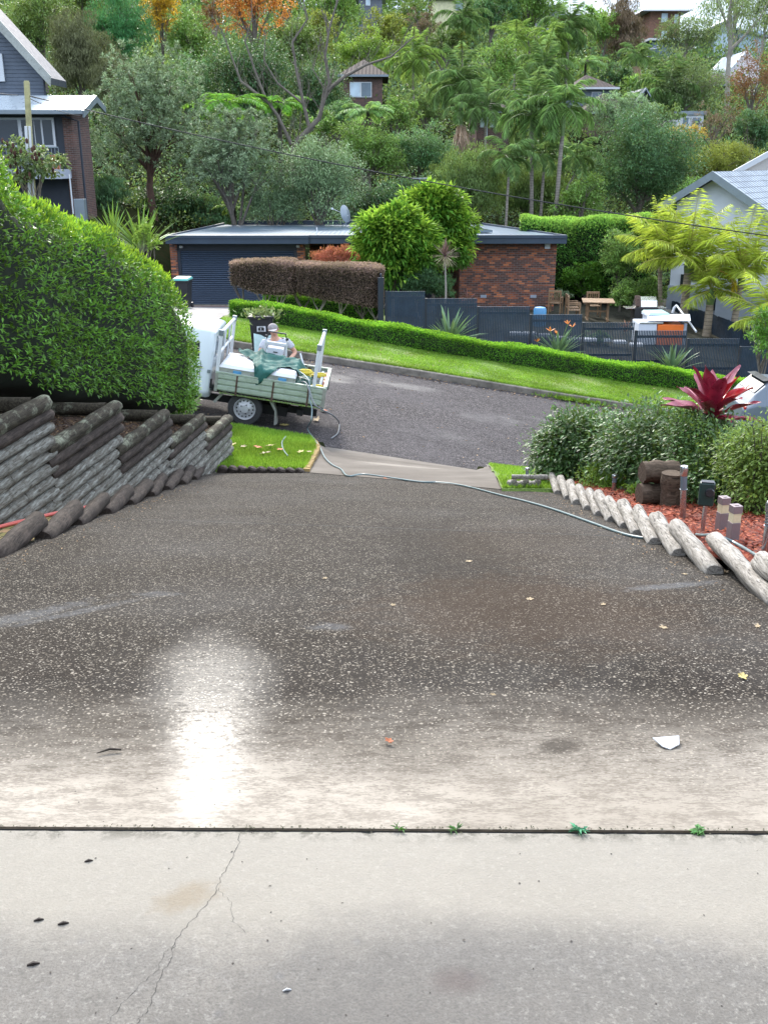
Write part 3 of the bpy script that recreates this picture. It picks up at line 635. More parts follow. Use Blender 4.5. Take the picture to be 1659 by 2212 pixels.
o = rlog((1.52, 11.45, G(1.7, 11.45) + .17), (1.95, 11.4, G(2.1, 11.4) + .17), .03, M_loggrey, None, 'edging_rail', 455); props(o, 'thin grey rail lying behind the short grey stakes', 'rail')
# small brick edging between left lawn and crossover
pv = None
t = thing('brick_edging', 'line of small mossy bricks edging the left lawn by the crossover', 'brick edging', (-1.14, 14.6, G(-1.14, 14.6)))
for k in range(26):
    y = 14.55 + k * .145; x = -1.17 - .25 * max(0, (y - 16.8) / 1.6) ** 2; z = G(x, y)
    mb = MB().box((-.05, -.068, -.05), (.05, .068, .055)); o = mb.build('brick', M_paver, t, bevel=.006); o.location = Vector((x, y, z)) - t.location; o.rotation_euler = (R(-12), rng.uniform(-.08, .08), rng.uniform(-.1, .1))
# right garden bed
BZ = .07
sheet_fn('garden_bed_soil', lambda y: 2.07, lambda y: 9, list(np.linspace(3.6, 12.6, 24)), M_redmulch, BZ, 20)
chips('red_bark_mulch', 26000, lambda r, n, y: 2.08 + 2.6 * r.random(n) ** 1.3, lambda r, n: r.uniform(4.4, 12.5, n), lambda x, y: Gv(x, y) + BZ, .05, M_redchip, 12)
# ------------------------------------------------------------------ garden lights and stumps
def base_of(u, v): return at_g(u, v, BZ)
def round_light(u, v, h, r, label, lens=True, tilt=(0, 0)):
    p = base_of(u, v); t = thing('garden_light', label, 'solar light', p, (R(tilt[0]), R(tilt[1]), 0), 'solar garden lights in the right bed')
    MB().lathe([(r * .8, -.05), (r * .8, h * .55), (r * .95, h * .56)], n=16).build('post', M_steel, t, True)
    MB().lathe([(r * .82, h * .56), (r * .86, h * .82)], n=16).build('lens', M_glassg, t, True)
    MB().lathe([(r * .95, h * .82), (r * 1.05, h * .83), (r * 1.05, h * .97), (r * .9, h), (r * .3, h * 1.005)], n=16).build('cap', M_steel, t, True)
    if lens:
        mb = MB()
        for q in range(4): z = h * (.6 + .055 * q); mb.lathe([(r * .88, z), (r * .93, z + .006), (r * .88, z + .012)], n=16, caps=False)
        mb.build('ring', M_steel, t, True)
    return t
round_light(1239, 1036, .26, .034, 'small round steel solar light in front of the leafy shrub', False)
round_light(1325, 1062, .20, .030, 'short round steel solar light half sunk behind the edging logs', False)
round_light(1474, 1119, .46, .033, 'tall leaning steel solar light beside the log stumps', False, (0, -4))
round_light(1653, 1200, .36, .038, 'large ribbed steel solar light nearest the camera at the right edge', True)
round_light(1137, 1044, .20, .024, 'tiny steel solar light behind the short grey stakes', False)
def square_light(u, v, h, s, label):
    p = base_of(u, v); t = thing('garden_light', label, 'solar light', p, (0, 0, R(12)), 'solar garden lights in the right bed')
    MB().box((-s, -s, -.05), (s, s, h * .55)).build('post', M_taupe, t, bevel=.003)
    MB().box((-s * .93, -s * .93, h * .55), (s * .93, s * .93, h * .8)).build('lens', M_cream, t, bevel=.002)
    MB().box((-s * 1.03, -s * 1.03, h * .8), (s * 1.03, s * 1.03, h)).box((-s * .4, -s * .4, h), (s * .4, s * .4, h + .004)).build('cap', M_taupe, t, bevel=.003)
square_light(1556, 1146, .27, .034, 'square taupe solar light with a cream lens, the farther of two')
square_light(1580, 1170, .27, .033, 'square taupe solar light with a cream lens, the nearer of two')
p = base_of(1516, 1152); t = thing('animal_repeller', 'dark green boxy animal repeller on a short steel stake', 'animal repeller', p, (0, 0, R(-15)))
MB().tube([(0, 0, -.1), (0, 0, .24)], .016, 10).build('stake', M_steel, t, True)
MB().box((-.055, -.03, .22), (.055, .035, .40)).build('housing', M_dgreen, t, bevel=.012)
MB().lathe([(.028, -.045), (.034, -.03)], (.02, 0, .33), 'Y', 16).build('speaker', M_black, t, True)
MB().box((-.045, -.028, .401), (.045, .03, .406)).build('solar_panel', M_navyd, t)
def stump(name, a, b, r, label, seed):
    o = rlog(a, b, r, M_stump, None, name, seed, endr=.97, n=18); props(o, label, 'log', 'cut logs in the right bed')
p = at_g(1416, 1090, BZ)
stump('cut_log', p + Vector((-.17, 0, .10)), p + Vector((.18, .05, .10)), .105, 'cut round log lying on red mulch, lower of a pair', 470)
stump('cut_log', p + Vector((-.15, .03, .31)), p + Vector((.20, .08, .31)), .105, 'cut round log lying on top of another log', 471)
p = at_g(1440, 1094, BZ); stump('cut_log', p + Vector((.02, .0, -.05)), p + Vector((.02, .0, .33)), .10, 'upright cut log standing beside the stacked logs', 472)
# ------------------------------------------------------------------ hoses
def hose(name, pts, r, mat, label, group=None):
    P = [Vector(p) for p in pts]; out = []
    for i in range(len(P) - 1):
        a, b, c, d = P[max(i - 1, 0)], P[i], P[i + 1], P[min(i + 2, len(P) - 1)]
        for k in range(8):
            t = k / 8; out.append(.5 * ((2 * b) + (c - a) * t + (2 * a - 5 * b + 4 * c - d) * t * t + (3 * b - a - 3 * c + d) * t ** 3))
    out.append(P[-1]); o = MB().tube([p - out[0] for p in out], r, 8).build(name, mat, None, True); o.location = out[0]
    return props(o, label, 'hose', group)
def g_(u, v, dz=.016): q = at_g(u, v); return q + Vector((0, 0, dz))
pl = [(940, 1044), (975, 1047), (1020, 1056), (1080, 1072), (1140, 1087), (1200, 1105), (1270, 1130), (1330, 1152), (1370, 1163), (1410, 1167), (1450, 1162)]
pts = [g_(u, v) for u, v in pl] + [g_(1482, 1160, .03), at_g(1515, 1156, .12), at_g(1545, 1156, .16), at_g(1585, 1172, BZ + .03), at_g(1630, 1198, BZ + .03), at_g(1690, 1235, BZ + .03)]
hose('garden_hose', pts, .0105, M_hose, 'pale blue garden hose crossing the driveway and over the grey logs')
pl = [Z9(*q) for q in ((-60, 1062), (100, 1020), (230, 990), (330, 965))]
hose('garden_hose', [g_(u, v, .0) for u, v in pl] + [Vector((-2.95, 9.2, G(-2.9, 9.2) + .02)), Vector((-2.9, 9.9, G(-2.9, 9.9)))], .017, M_hoser, 'red hose lying on the mossy brick path at left')
# ------------------------------------------------------------------ small things on the driveway
M_leafb = simple('dry_leaf', (.42, .32, .19), .7, .25, 30); M_leafo = simple('orange_leaf', (.42, .13, .05), .7, .25, 30); M_leafy = simple('yellow_leaf', (.42, .34, .12), .7, .25, 30)
def fallen_leaf(u, v, size, mat, label, seed, dz=.004, group='fallen leaves', lobes=5):
    p = at_g(u, v) + Vector((0, 0, dz)); rr = random.Random(seed); mb = MB(); c = (0, 0, .004); vs = [c]; n = lobes * 4
    for k in range(n):
        a = 2 * math.pi * k / n; rad = size * (.5 + .5 * abs(math.cos(a * lobes / 2)) ** 1.5) * rr.uniform(.8, 1.1) * (1.25 if math.cos(a) > .7 else 1)
        vs.append((rad * math.cos(a), rad * math.sin(a) * .75, .006 + rr.uniform(0, .25) * rad))
    mb.add(vs, [(0, 1 + k, 1 + (k + 1) % n) for k in range(n)]); mb.tube([(0, 0, .004), (-size * .9, size * .1, .004)], .0015, 5)
    o = mb.build('fallen_leaf', mat, None); o.location = p; o.rotation_euler = (rr.uniform(-.15, .15), rr.uniform(-.15, .15), rr.uniform(0, 6)); m = o.modifiers.new('thick', 'SOLIDIFY'); m.thickness = .001
    return props(o, label, 'leaf', group)
LV = [(841, 1606, .028, M_leafo, 'crumpled orange leaf on the pale part of the driveway'), (1603, 1465, .045, M_leafy, 'yellow and pink leaf near the right side of the driveway'),
      (1143, 1297, .035, M_leafb, 'tan leaf right of centre on the dark aggregate'), (1303, 1309, .032, M_leafb, 'pale leaf below the bend of the blue hose'), (849, 1310, .028, M_leafb, 'tiny pale leaf just right of the driveway centre'),
      (1012, 1215, .04, M_leafb, 'pale leaf lying farther up the dark aggregate'), (703, 1252, .03, M_leafb, 'pale leaf left of the driveway centre'), (1432, 1359, .035, M_leafb, 'pale leaf beside the scuffed streak on the right'),
      (1478, 1243, .03, M_leafb, 'small pale leaf near the grey logs'), (1565, 1238, .05, M_leafb, 'cream leaf lying against the foot of the nearest grey log'), (832, 1064 - 29, .07, M_leafo, 'orange brown leaf on the crossover'),
      (1635, 1357, .035, M_leafb, 'small tan leaf at the far right of the driveway'), (1064, 1505, .018, M_leafb, 'tiny curled leaf where dark aggregate turns pale')]
for k, (u, v, s_, m_, lb) in enumerate(LV): fallen_leaf(u, v, s_ * .6, m_, lb, 600 + k)
for k, (zx, zy, s_) in enumerate([(590, 1285, .07), (675, 1300, .06), (785, 1305, .08), (885, 1295, .10), (855, 1355, .10), (965, 1325, .08), (1135, 1345, .08), (1205, 1345, .07)]):
    u, v = Z5(zx, zy); fallen_leaf(u, v, s_, [M_leafy, M_leafb, M_leafo][k % 3], f'dry maple leaf number {["one","two","three","four","five","six","seven","eight"][k]} from the left on the left lawn', 640 + k, .11, 'dry leaves on the left lawn')
for k, (zx, zy, lb) in enumerate([(1320, 970, 'brown leaf clump on the road behind the ute'), (1265, 1045, 'dead leaf on the wet road below the ute tray'), (1000, 1090, 'yellow leaves heaped on the kerb behind the ute wheel')]):
    u, v = Z5(zx, zy); fallen_leaf(u, v, .12, [M_leafo, M_leafb, M_leafy][k], lb, 660 + k, .03, 'dead leaves on the road')
u, v = 1440, 1608; p = at_g(u, v); mb = MB(); mb.prism([(-.042, .02, 0), (.045, .03, 0), (.035, -.012, .0), (.0, -.035, 0), (-.02, -.022, 0)], (0, 0, .004)); o = mb.build('paper_scrap', M_white, None, bevel=.001); o.location = p + Vector((0, 0, .006)); o.rotation_euler = (R(8), 0, 0); props(o, 'white torn paper scrap on the pale driveway', 'scrap')
p = at_g(210, 1632); q = at_g(263, 1624); o = MB().tube([Vector((0, 0, .008)), (q - p) * .5 + Vector((0, .01, .01)), (q - p) + Vector((0, 0, .008))], [.0015, .004, .003], 6).build('twig', M_barkd, None, True); o.location = p; props(o, 'dark curved twig on the left of the driveway', 'twig')
M_lichip = simple('dark_grit', (.05, .04, .035), .8, .4, 30)
for k, (u, v, s_) in enumerate([(84, 1990, .011), (137, 1998, .012), (72, 2086, .013), (192, 1862, .010), (620, 2142, .009), (1240, 1800 + 120, .0)]):
    if s_ == 0: continue
    r_ = ray(u, v); tt = (CAMZ + .138) / -r_[2]; p = Vector((r_[0] * tt, r_[1] * tt, -.1395))
    o = MB().tube([(-s_, 0, .002), (0, s_ * .3, .004), (s_, s_ * .5, .002)], [s_ * .2, s_ * .4, s_ * .15], 6).build('bark_fragment', M_lichip if k != 4 else M_white, None, True); o.location = p
    props(o, ['brown bark flake at left on the near slab', 'thin brown seed husk at left on the near slab', 'pale and dark husk low on the left of the near slab', 'short dark twig bit just below the joint at left', 'tiny white chip low in the middle of the near slab'][k], 'debris')
rg = np.random.default_rng(31); n = 420
x = rg.uniform(-1.6, 1.6, n); y = rg.uniform(.9, 4.5, n); z = np.where(y < 2.18, -.137, Gv(x, y) + .006); P = np.stack([x, y, z], 1)
props(leafmesh('scattered_grit', P, rg.normal(0, 1, (n, 3)) * [1, 1, .1], np.tile([0, 0, 1.], (n, 1)), rg.uniform(.003, .009, n), rg.uniform(.002, .006, n), M_lichip, None, .1, 0), kind='stuff')
# weeds in the joint
M_weed = leafc('weed_green', (.12, .30, .09)); M_weedb = leafc('weed_blue_green', (.07, .30, .16))
def weed(u, v, n, L, W, mat, label, seed, up=.6):
    r_ = ray(u, v); tt = (CAMZ + .138) / -r_[2]; x = r_[0] * tt; p = Vector((x, joint_y(x), -.14)); rg = np.random.default_rng(seed)
    a = rg.uniform(0, 6.28, n); D = np.stack([np.cos(a), np.sin(a), rg.uniform(.1, up, n)], 1)
    P = np.stack([rg.normal(0, L * .2, n), rg.normal(0, L * .1, n), rg.uniform(0, L * .3, n)], 1)
    o = leafmesh('weed', P, D, np.tile([0, 0, 1.], (n, 1)), L, W, mat, None, .15, .3); o.location = p; props(o, label, 'weed', 'weeds in the slab joint')
weed(1250, 1797, 14, .028, .009, M_weedb, 'blue green leafy weed in the slab joint right of centre', 1)
weed(1508, 1795, 16, .023, .012, M_weed, 'light green round-leaved weed in the slab joint at the far right', 2)
weed(985, 1798, 14, .022, .004, M_weed, 'thin grassy weed in the slab joint near the middle', 3, 1.2); weed(862, 1793, 9, .025, .003, M_weed, 'sparse grassy sprig in the slab joint', 4, 1.2)
# crack in the near slab
mb = MB(); cr = [(655, 190 + 0), (0, 0)]
pxs = [(520, 1803), (512, 1835), (500, 1862), (478, 1893), (470, 1920), (448, 1955), (418, 1985), (395, 2012), (378, 2038), (368, 2070), (348, 2110), (332, 2150), (322, 2180), (300, 2205), (280, 2240)]
rr = random.Random(8)
for pxs_, w_ in ((pxs, .00055), ([(378, 2038), (352, 2062), (340, 2100), (300, 2130), (262, 2170), (225, 2225)], .0004), ([(470, 1920), (498, 1950), (505, 1990), (540, 2020)], .0003)):
    P = []
    for u, v in pxs_:
        r_ = ray(u, v); tt = (CAMZ + .138) / -r_[2]; P.append(Vector((r_[0] * tt, r_[1] * tt, -.1372)))
    Q = []
    for i in range(len(P) - 1):
        for k in range(6): Q.append(P[i].lerp(P[i + 1], k / 6) + Vector((rr.uniform(-.004, .004), rr.uniform(-.003, .003), 0)))
    mb = MB().sheet([[q + Vector((-w_, 0, 0)) for q in Q], [q + Vector((w_ * (1 + .8 * math.sin(i * 1.3)), 0, 0)) for i, q in enumerate(Q)]])
    props(mb.build('slab_crack', M_joint), kind='structure')
# unseen garage eave over the camera, its front edge placed to shade the apron
t = thing('garage', 'white garage whose roof shades the near slab', 'garage', (0, -3, -.14))
for nm, a, b in (('roof', (-4, -6, 2.5), (4, 1.5, 2.75)), ('wall', (-4, -6, 0), (-3.8, -.4, 2.5)), ('wall', (3.8, -6, 0), (4, -.4, 2.5)), ('wall', (-3.8, -6, 0), (3.8, -5.8, 2.5))):
    o = MB().box(a, b).build(nm, M_offw, t); o.location = (0, 3, 0)

rg = np.random.default_rng(91)
def litter(name, n, fx, fy, L, mat, dz=.02):
    y = fy(n); x = fx(n); P = np.stack([x, y, Gv(x, y) + dz], 1); return props(leafmesh(name, P, rg.normal(0, 1, (n, 3)) * [1, 1, .12], np.stack([rg.normal(0, .35, n), rg.normal(0, .35, n), np.ones(n)], 1), rg.uniform(.5, 1.3, n) * L, rg.uniform(.3, .7, n) * L, mat, None, .15, .1), kind='stuff')
M_drylit = leafmat('dry_litter', (.10, .06, .03), (.24, .15, .08), (.42, .30, .18), rough=.8, trans=0)
litter('gutter_leaf_litter', 420, lambda n: rg.uniform(-4.5, 11, n), lambda n: 26.5 - np.abs(rg.normal(0, .22, n)), .07, M_drylit)
litter('road_leaf_litter', 160, lambda n: rg.uniform(-4, 10, n), lambda n: rg.uniform(18.7, 26.4, n), .06, M_drylit)
litter('driveway_leaf_litter', 260, lambda n: np.where(rg.random(n) < .5, -2.5 + np.abs(rg.normal(0, .12, n)), 1.9 - np.abs(rg.normal(0, .10, n))), lambda n: rg.uniform(5, 12.2, n), .022, M_drylit, .012)
litter('verge_leaf_litter', 120, lambda n: rg.uniform(-4, 9, n), lambda n: rg.uniform(26.9, 30.5, n), .07, M_drylit, .06)
x = np.concatenate([rg.uniform(-1.1, 1.1, 500)]); sg_ = np.where(rg.random(500) < .5, -1, 1); y = 2.24 - .009 * x + sg_ * .0135 + rg.normal(0, .003, 500); P = np.stack([x, y, np.full(500, -.141)], 1)
props(leafmesh('joint_moss_and_grit', P, rg.normal(0, 1, (500, 3)) * [1, 1, .5], np.tile([0, 0, 1.], (500, 1)), rg.uniform(.003, .010, 500), rg.uniform(.002, .006, 500), leafmat('joint_moss', (.02, .025, .01), (.05, .06, .02), (.10, .09, .05), trans=0), None), kind='stuff')
# ------------------------------------------------------------------ brick house with garage across the street
YF, YD = 42.0, 42.9
FLOOR = -4.38
def part(t, name, mb, mat, smooth=False, bevel=0, parent=None, **k):
    o = mb.build(name, mat, parent or t, smooth, bevel, **k)
    loc = Vector(t.location) if not parent else Vector(t.location)
    if t.rotation_euler[2] == 0 and t.rotation_euler[1] == 0: o.data.transform(Matrix.Translation(-loc))
    return o
def px(u, y, v=640): return at_y(u, v, y).x
t = thing('brick_house', 'low brick house with a navy roller door garage, navy fascia and flat metal roof', 'house', (0, YD, FLOOR))
zt_, zb_ = at_y(600, 508, YF).z, at_y(600, 527, YF).z
xl, xm, xr_ = px(357, YF, 508), px(667, YF, 508), px(1226, YF, 508)
gx0, gx1 = px(388, YD, 600), px(644, YD, 600)
dtop = at_y(500, 541, YD).z; WT = zb_ - .02
# walls
part(t, 'wall', MB().box((px(373, YD, 600), YD - .12, FLOOR - .5), (gx0, YD + .1, WT)), M_brick)
part(t, 'wall', MB().box((gx1, YD - .12, FLOOR - .5), (px(661, YD, 600), YD + .1, WT)), M_brick)
part(t, 'wall', MB().box((px(373, YD, 600), YD + .1, FLOOR - .5), (px(373, YD, 600) + .12, 52, WT)), M_bricky)
bx0, bx1 = px(992, YD, 600), px(1198, YD, 600)
part(t, 'wall', MB().box((bx0, YD - .1, FLOOR - 1), (bx1, YD + .1, WT)), M_brick)
part(t, 'wall', MB().box((bx1 - .13, YD + .1, FLOOR - 1), (bx1, 51.5, WT)), M_bricky)
part(t, 'wall', MB().box((bx0, YD + .1, FLOOR - 1), (bx0 + .13, YD + 3, WT)), M_bricky)
part(t, 'wall', MB().box((px(661, YD, 600), YD + 2.6, FLOOR - .5), (bx0, YD + 2.8, WT)), M_brick)
part(t, 'entry_door', MB().box((bx0 - 1.6, YD + 2.5, FLOOR), (bx0 - .7, YD + 2.59, FLOOR + 2.1)), M_navyd)
part(t, 'window', MB().box((bx0 - 4.2, YD + 2.5, FLOOR + .9), (bx0 - 2.3, YD + 2.59, FLOOR + 2.1)), M_glass)
# garage: lintel, frame, ribbed roller door
part(t, 'door_lintel', MB().box((gx0, YD - .06, dtop), (gx1, YD + .05, WT)), M_navyd)
part(t, 'door_frame', MB().box((gx0 + .002, YD - .1, FLOOR), (gx0 + .13, YD + .0, dtop - .002)).box((gx1 - .13, YD - .1, FLOOR), (gx1 - .002, YD, dtop - .002)), M_navyd)
rows = []; nz = 26 * 8; z0 = FLOOR + .07
for k in range(nz + 1):
    z = z0 + (dtop - z0) * k / nz; yy = YD - .02 - .035 * abs(math.sin(math.pi * k / 8)) ** .6; rows.append([(gx0 + .13, yy, z), (gx1 - .13, yy, z)])
dr = part(t, 'roller_door', MB().sheet(rows), simple('navy_roller_door', (.028, .050, .085), .38, .1, 1.5, bump=.03))
part(t, 'bottom_rail', MB().box((gx0 + .13, YD - .09, FLOOR), (gx1 - .13, YD - .03, FLOOR + .07)), M_alud, parent=dr)
part(t, 'vent', MB().box((bx0 + .9, YD - .12, -4.02), (bx0 + 1.15, YD - .1, -3.9)), M_greyw); part(t, 'vent', MB().box((bx1 - 1.0, YD - .12, -4.02), (bx1 - .75, YD - .1, -3.9)), M_greyw)
# roof and fascia
zr = zt_ - .03; yb = 53.8; zbk = zr - .28
def fas(mb, x0, x1, y, h0=0, ext=0):
    mb.box((x0, y, zb_), (x1, y + .10, zt_ - .13)); mb.box((x0 - ext, y - .035, zt_ - .13), (x1 + ext, y + .12, zt_))
    return mb
part(t, 'fascia', fas(MB(), xl, xm, YF), M_navy, bevel=.008)
part(t, 'fascia', fas(MB(), xm + .003, xr_, YF + .12), M_navy, bevel=.008)
mb = MB().prism([(xl, YF + .1, zb_), (xl, YF + .1, zt_), (xl + .55, yb, zbk + .1), (xl + .55, yb, zbk - .2)], (.09, 0, 0)); part(t, 'side_fascia', mb, M_navy)
mb = MB().prism([(xr_ - .09, YF + .22, zb_), (xr_ - .09, YF + .22, zt_), (xr_ - 2.4, yb, zbk + .1), (xr_ - 2.4, yb, zbk - .2)], (.09, 0, 0))
part(t, 'side_fascia', mb, M_navy)
part(t, 'roof', MB().prism([(xl + .09, YF + .225, zr - .02), (xr_ - .1, YF + .225, zr - .02), (xr_ - 2.4, yb, zbk), (xl + .6, yb, zbk)][::-1], (0, 0, -.08)), M_roof)
part(t, 'soffit', MB().prism([(xl + .09, YF + .225, zb_ + .03), (xr_ - .1, YF + .225, zb_ + .03), (xr_ - .4, YD - .13, zb_ + .03), (xl + .2, YD - .13, zb_ + .03)], (0, 0, .03)), M_navyd)
part(t, 'back_parapet', MB().box((xl + 1.3, yb - .1, zbk), (1.5, yb, zbk + .22)), M_navy)
part(t, 'roof_skylight', MB().prism([(px(1012, 44, 495), 44.4, zr - .03), (px(1066, 44, 495), 44.4, zr - .03), (px(1000, 50, 475), 50, zr - .14), (px(975, 50, 475), 50, zr - .14)][::-1], (0, 0, .10)), M_glassg)
for nm, u, v in (('floodlight', 392, 533), ('floodlight', 644, 532)):
    q = at_y(u, v, YD - .25); part(t, nm, MB().box((q.x - .07, q.y - .05, q.z - .05), (q.x + .07, q.y + .05, q.z + .05)), M_white, bevel=.02)
q = at_y(1182, 531, YD - .25); part(t, 'meter_box', MB().box((q.x - .10, q.y, q.z - .12), (q.x + .12, q.y + .13, q.z + .10)), M_offw, bevel=.01)
q = at_y(680, 505, YF + .3); mb = MB().tube([q + Vector((-.2, -.1, -.12)), q + Vector((.05, -.1, -.1)), q + Vector((.1, 0, .05)), q + Vector((.08, .1, .25))], .02, 6); part(t, 'roof_pipe', mb, M_white, True)
# satellite dish, antenna
q = at_y(748, 500, 50.2); q.z = zr - .15; t2 = thing('satellite_dish', 'grey mesh satellite dish on the flat navy roof', 'satellite dish', q)
MB().lathe([(.02, 0), (.25, .03), (.42, .10)], (0, 0, 0), 'Y', 24, True).build('dish', M_gutter, t2, True); o = t2.children[0]; o.location = (.05, 0, .62); o.rotation_euler = (R(-15), 0, R(60))
MB().tube([(0, 0, 0), (0, 0, .6)], .025).tube([(.0, 0, .2), (-.2, 0, 0)], .015).build('mast', M_gutter, t2); MB().tube([(.1, 0, .5), (-.62, -.1, .82)], .012).box((-.70, -.14, .79), (-.6, -.06, .88)).build('feed_arm', M_white, t2)
q = at_y(906, 440, 46.0); q.z = zr - .1; top = at_y(906, 385, 46).z; t2 = thing('tv_antenna', 'thin T-shaped television antenna behind the bright green tree', 'antenna', q)
MB().tube([(0, 0, 0), (0, 0, top - q.z)], .02).build('mast', M_gutter, t2); MB().tube([(-.5, 0, top - q.z), (.32, 0, top - q.z)], .016).box((-.5, -.1, top - q.z - .01), (-.48, .1, top - q.z + .02)).build('boom', M_gutter, t2)
# front courtyard fence with curved top
q0, q1 = at_y(848, 575, 38.5), at_y(905, 545, 38.5); mb = MB(); poly = []
zb = G(1, 38.5) - .1; N = 14; x0_, x1_ = at_y(830, 585, 38.5).x, at_y(912, 548, 38.5).x
for k in range(N + 1):
    tt = k / N; poly.append((x0_ + (x1_ - x0_) * tt, 38.5, at_y(850, 581, 38.5).z + .75 * tt ** 2.2))
t2 = thing('courtyard_fence', 'dark courtyard fence with a swooping curved top beside the green tree', 'fence', (x0_, 38.5, zb))
part(t2, 'panel', MB().prism([(x0_, 38.5, zb)] + poly + [(x1_, 38.5, zb)], (0, .08, 0)), M_navyd)
part(t2, 'capping', MB().tube([Vector(p) + Vector((0, .04, .02)) for p in poly], .04, 6), simple('rusty_capping', (.24, .10, .07), .7), True)
q = at_y(868, 572, 41); t2 = thing('red_chair', 'red seat glimpsed over the curved fence behind the green tree', 'seat', (q.x, q.y, G(q.x, 41)))
hh = q.z - G(q.x, 41); MB().box((-.5, 0, .3), (.5, .5, .4)).build('seat', M_hoser, t2, bevel=.02); MB().box((-.5, .45, .35), (.5, .52, hh + .15)).build('backrest', M_hoser, t2, bevel=.02); MB().box((-.45, .05, 0), (-.4, .1, .3)).box((.4, .05, 0), (.45, .1, .3)).box((-.45, .42, 0), (-.4, .47, .3)).box((.4, .42, 0), (.45, .47, .3)).build('legs', M_chassis, t2)

# ------------------------------------------------------------------ slatted navy fence, stepping down the hill
YFN = 32.5
t = thing('slat_fence', 'long navy vertical slat fence stepping down the hill behind the hedge', 'fence', (0, YFN, G(0, YFN)))
us = [(832, 918, 629), (918, 1031, 644.5)] + [(1031 + 113.3 * k, 1031 + 113.3 * (k + 1), 662 + 17.3 * k) for k in range(6)]
us += [(us[-1][1], us[-1][1] + 113, us[-1][2] + 20), (us[-1][1] + 113, us[-1][1] + 226, us[-1][2] + 38)]
for k, (ua, ub, v) in enumerate(us):
    xa, xb = px(ua, YFN, v), px(ub, YFN, v); z1 = at_y(ua, v, YFN).z; z0 = G(xb, YFN) - .1
    mb = MB(); n = max(3, int((xb - xa - .07) / .052)); st = (xb - xa - .07) / n
    for i in range(n):
        x = xa + .07 + st * (i + .5); hw_ = .021 if k < 4 or k > 6 else .015; mb.box((x - hw_, YFN - .02, z0 + .05), (x + hw_, YFN + .02, z1))
    part(t, 'slat_panel', mb, M_navy2)
    part(t, 'rail', MB().box((xa + .07, YFN + .021, z1 - .24), (xb, YFN + .06, z1 - .16)).box((xa + .07, YFN + .021, z0 + .3), (xb, YFN + .06, z0 + .38)), M_navyd)
    part(t, 'post', MB().box((xa, YFN - .03, z0), (xa + .068, YFN + .062, z1 + .004)), M_navyd)
# side gate post and return
xa = px(828, YFN, 620); t = thing('gate_post', 'dark timber gate post at the left end of the slat fence', 'post', (xa - .08, YFN + .1, G(xa, YFN)))
MB().box((-.09, -.06, 0), (.09, .06, 1.75)).build('post', M_navyd, t); MB().prism([(-.02, .06, .1), (.02, .06, .1), (.02, 3.5, .1), (-.02, 3.5, .1)], (0, 0, 1.75)).build('side_panel', M_navy2, t)
# paling boundary fence on the right
t = thing('boundary_fence', 'dark navy paling fence running back between the yard and the palms', 'fence', (10, 36, -4.5))
pa = [(1448, 648, 45), (1530, 676, 40.5), (1659, 723, 35), (1760, 762, 31)]
A = [at_y(*p) for p in pa]
mb = MB()
for i in range(len(A) - 1):
    a, b = A[i], A[i + 1]; n = int((b - a).length / .16)
    for k in range(n):
        p = a.lerp(b, k / n); q = a.lerp(b, (k + .93) / n); h = rng.uniform(-.02, .02)
        mb.prism([(p.x, p.y, p.z + h), (q.x, q.y, q.z + h), (q.x, q.y, q.z - 1.7), (p.x, p.y, p.z - 1.7)], (.02, 0.01, 0))
part(t, 'palings', mb, M_navy2)
for p in A: part(t, 'post', MB().box((p.x - .08, p.y, p.z - 1.7), (p.x - .01, p.y + .07, p.z + .04)), M_navyd)
# ------------------------------------------------------------------ yard things
def xyz(u, v, y): return at_y(u, v, y)
q = xyz(1290, 672, 40.6); gz = G(q.x, q.y); TB = Vector((q.x, q.y, gz + .03)); hh = .78
t = thing('garden_table', 'wooden outdoor table with crossed trestle legs in the walled yard', 'table', TB, (0, 0, R(-8)))
mb = MB()
for k in range(7): mb.box((-.62, -.62 + k * .18, hh - .035), (.62, -.62 + k * .18 + .172, hh))
mb.build('tabletop', M_teak, t)
for s in (-1, 1):
    MB().bar((s * .4, -.42, .04), (s * .4, .42, .04), .09, .07).bar((s * .4, -.2, .05), (s * .4, -.2, hh - .04), .07).bar((s * .4, .2, .05), (s * .4, .2, hh - .04), .07).build('leg', M_teak, t)
MB().bar((-.4, 0, .35), (.4, 0, .35), .05, .07).build('stretcher', M_teak, t)
def gchair(loc, rz, label):
    t = thing('garden_chair', label, 'chair', loc, (0, 0, rz), 'wooden chairs round the garden table'); mb = MB()
    for k in range(5): mb.box((-.24, -.24 + k * .1, .42), (.24, -.24 + k * .1 + .085, .44))
    mb.build('seat', M_teak, t); mb = MB().box((-.25, .24, .88), (.25, .275, .96)).box((-.25, .22, .5), (.25, .25, .56))
    for k in range(6): mb.box((-.22 + k * .083, .228, .5), (-.22 + k * .083 + .03, .25, .9))
    mb.build('backrest', M_teak, t)
    for x in (-.24, .24):
        for y in (-.22, .24): MB().box((x - .025, y - .025, 0), (x + .025, y + .025, .64 if y < 0 else .95)).build('leg', M_teak, t)
        MB().box((x - .03, -.25, .64), (x + .03, .25, .665)).build('armrest', M_teak, t)
gchair(TB + Vector((-.95, -.15, 0)), R(80), 'wooden garden chair at the left end of the table, nearest the camera'); gchair(TB + Vector((-.9, .55, 0)), R(92), 'wooden garden chair behind the left end of the table')
gchair(TB + Vector((.05, 1.05, 0)), R(2), 'wooden garden chair with its back showing behind the table')
q = xyz(1198, 668, 41.9); t = gchair(Vector((q.x + .02, q.y, G(q.x, q.y) + .03)), R(160), 'wooden garden chair half hidden by the brick wall corner')
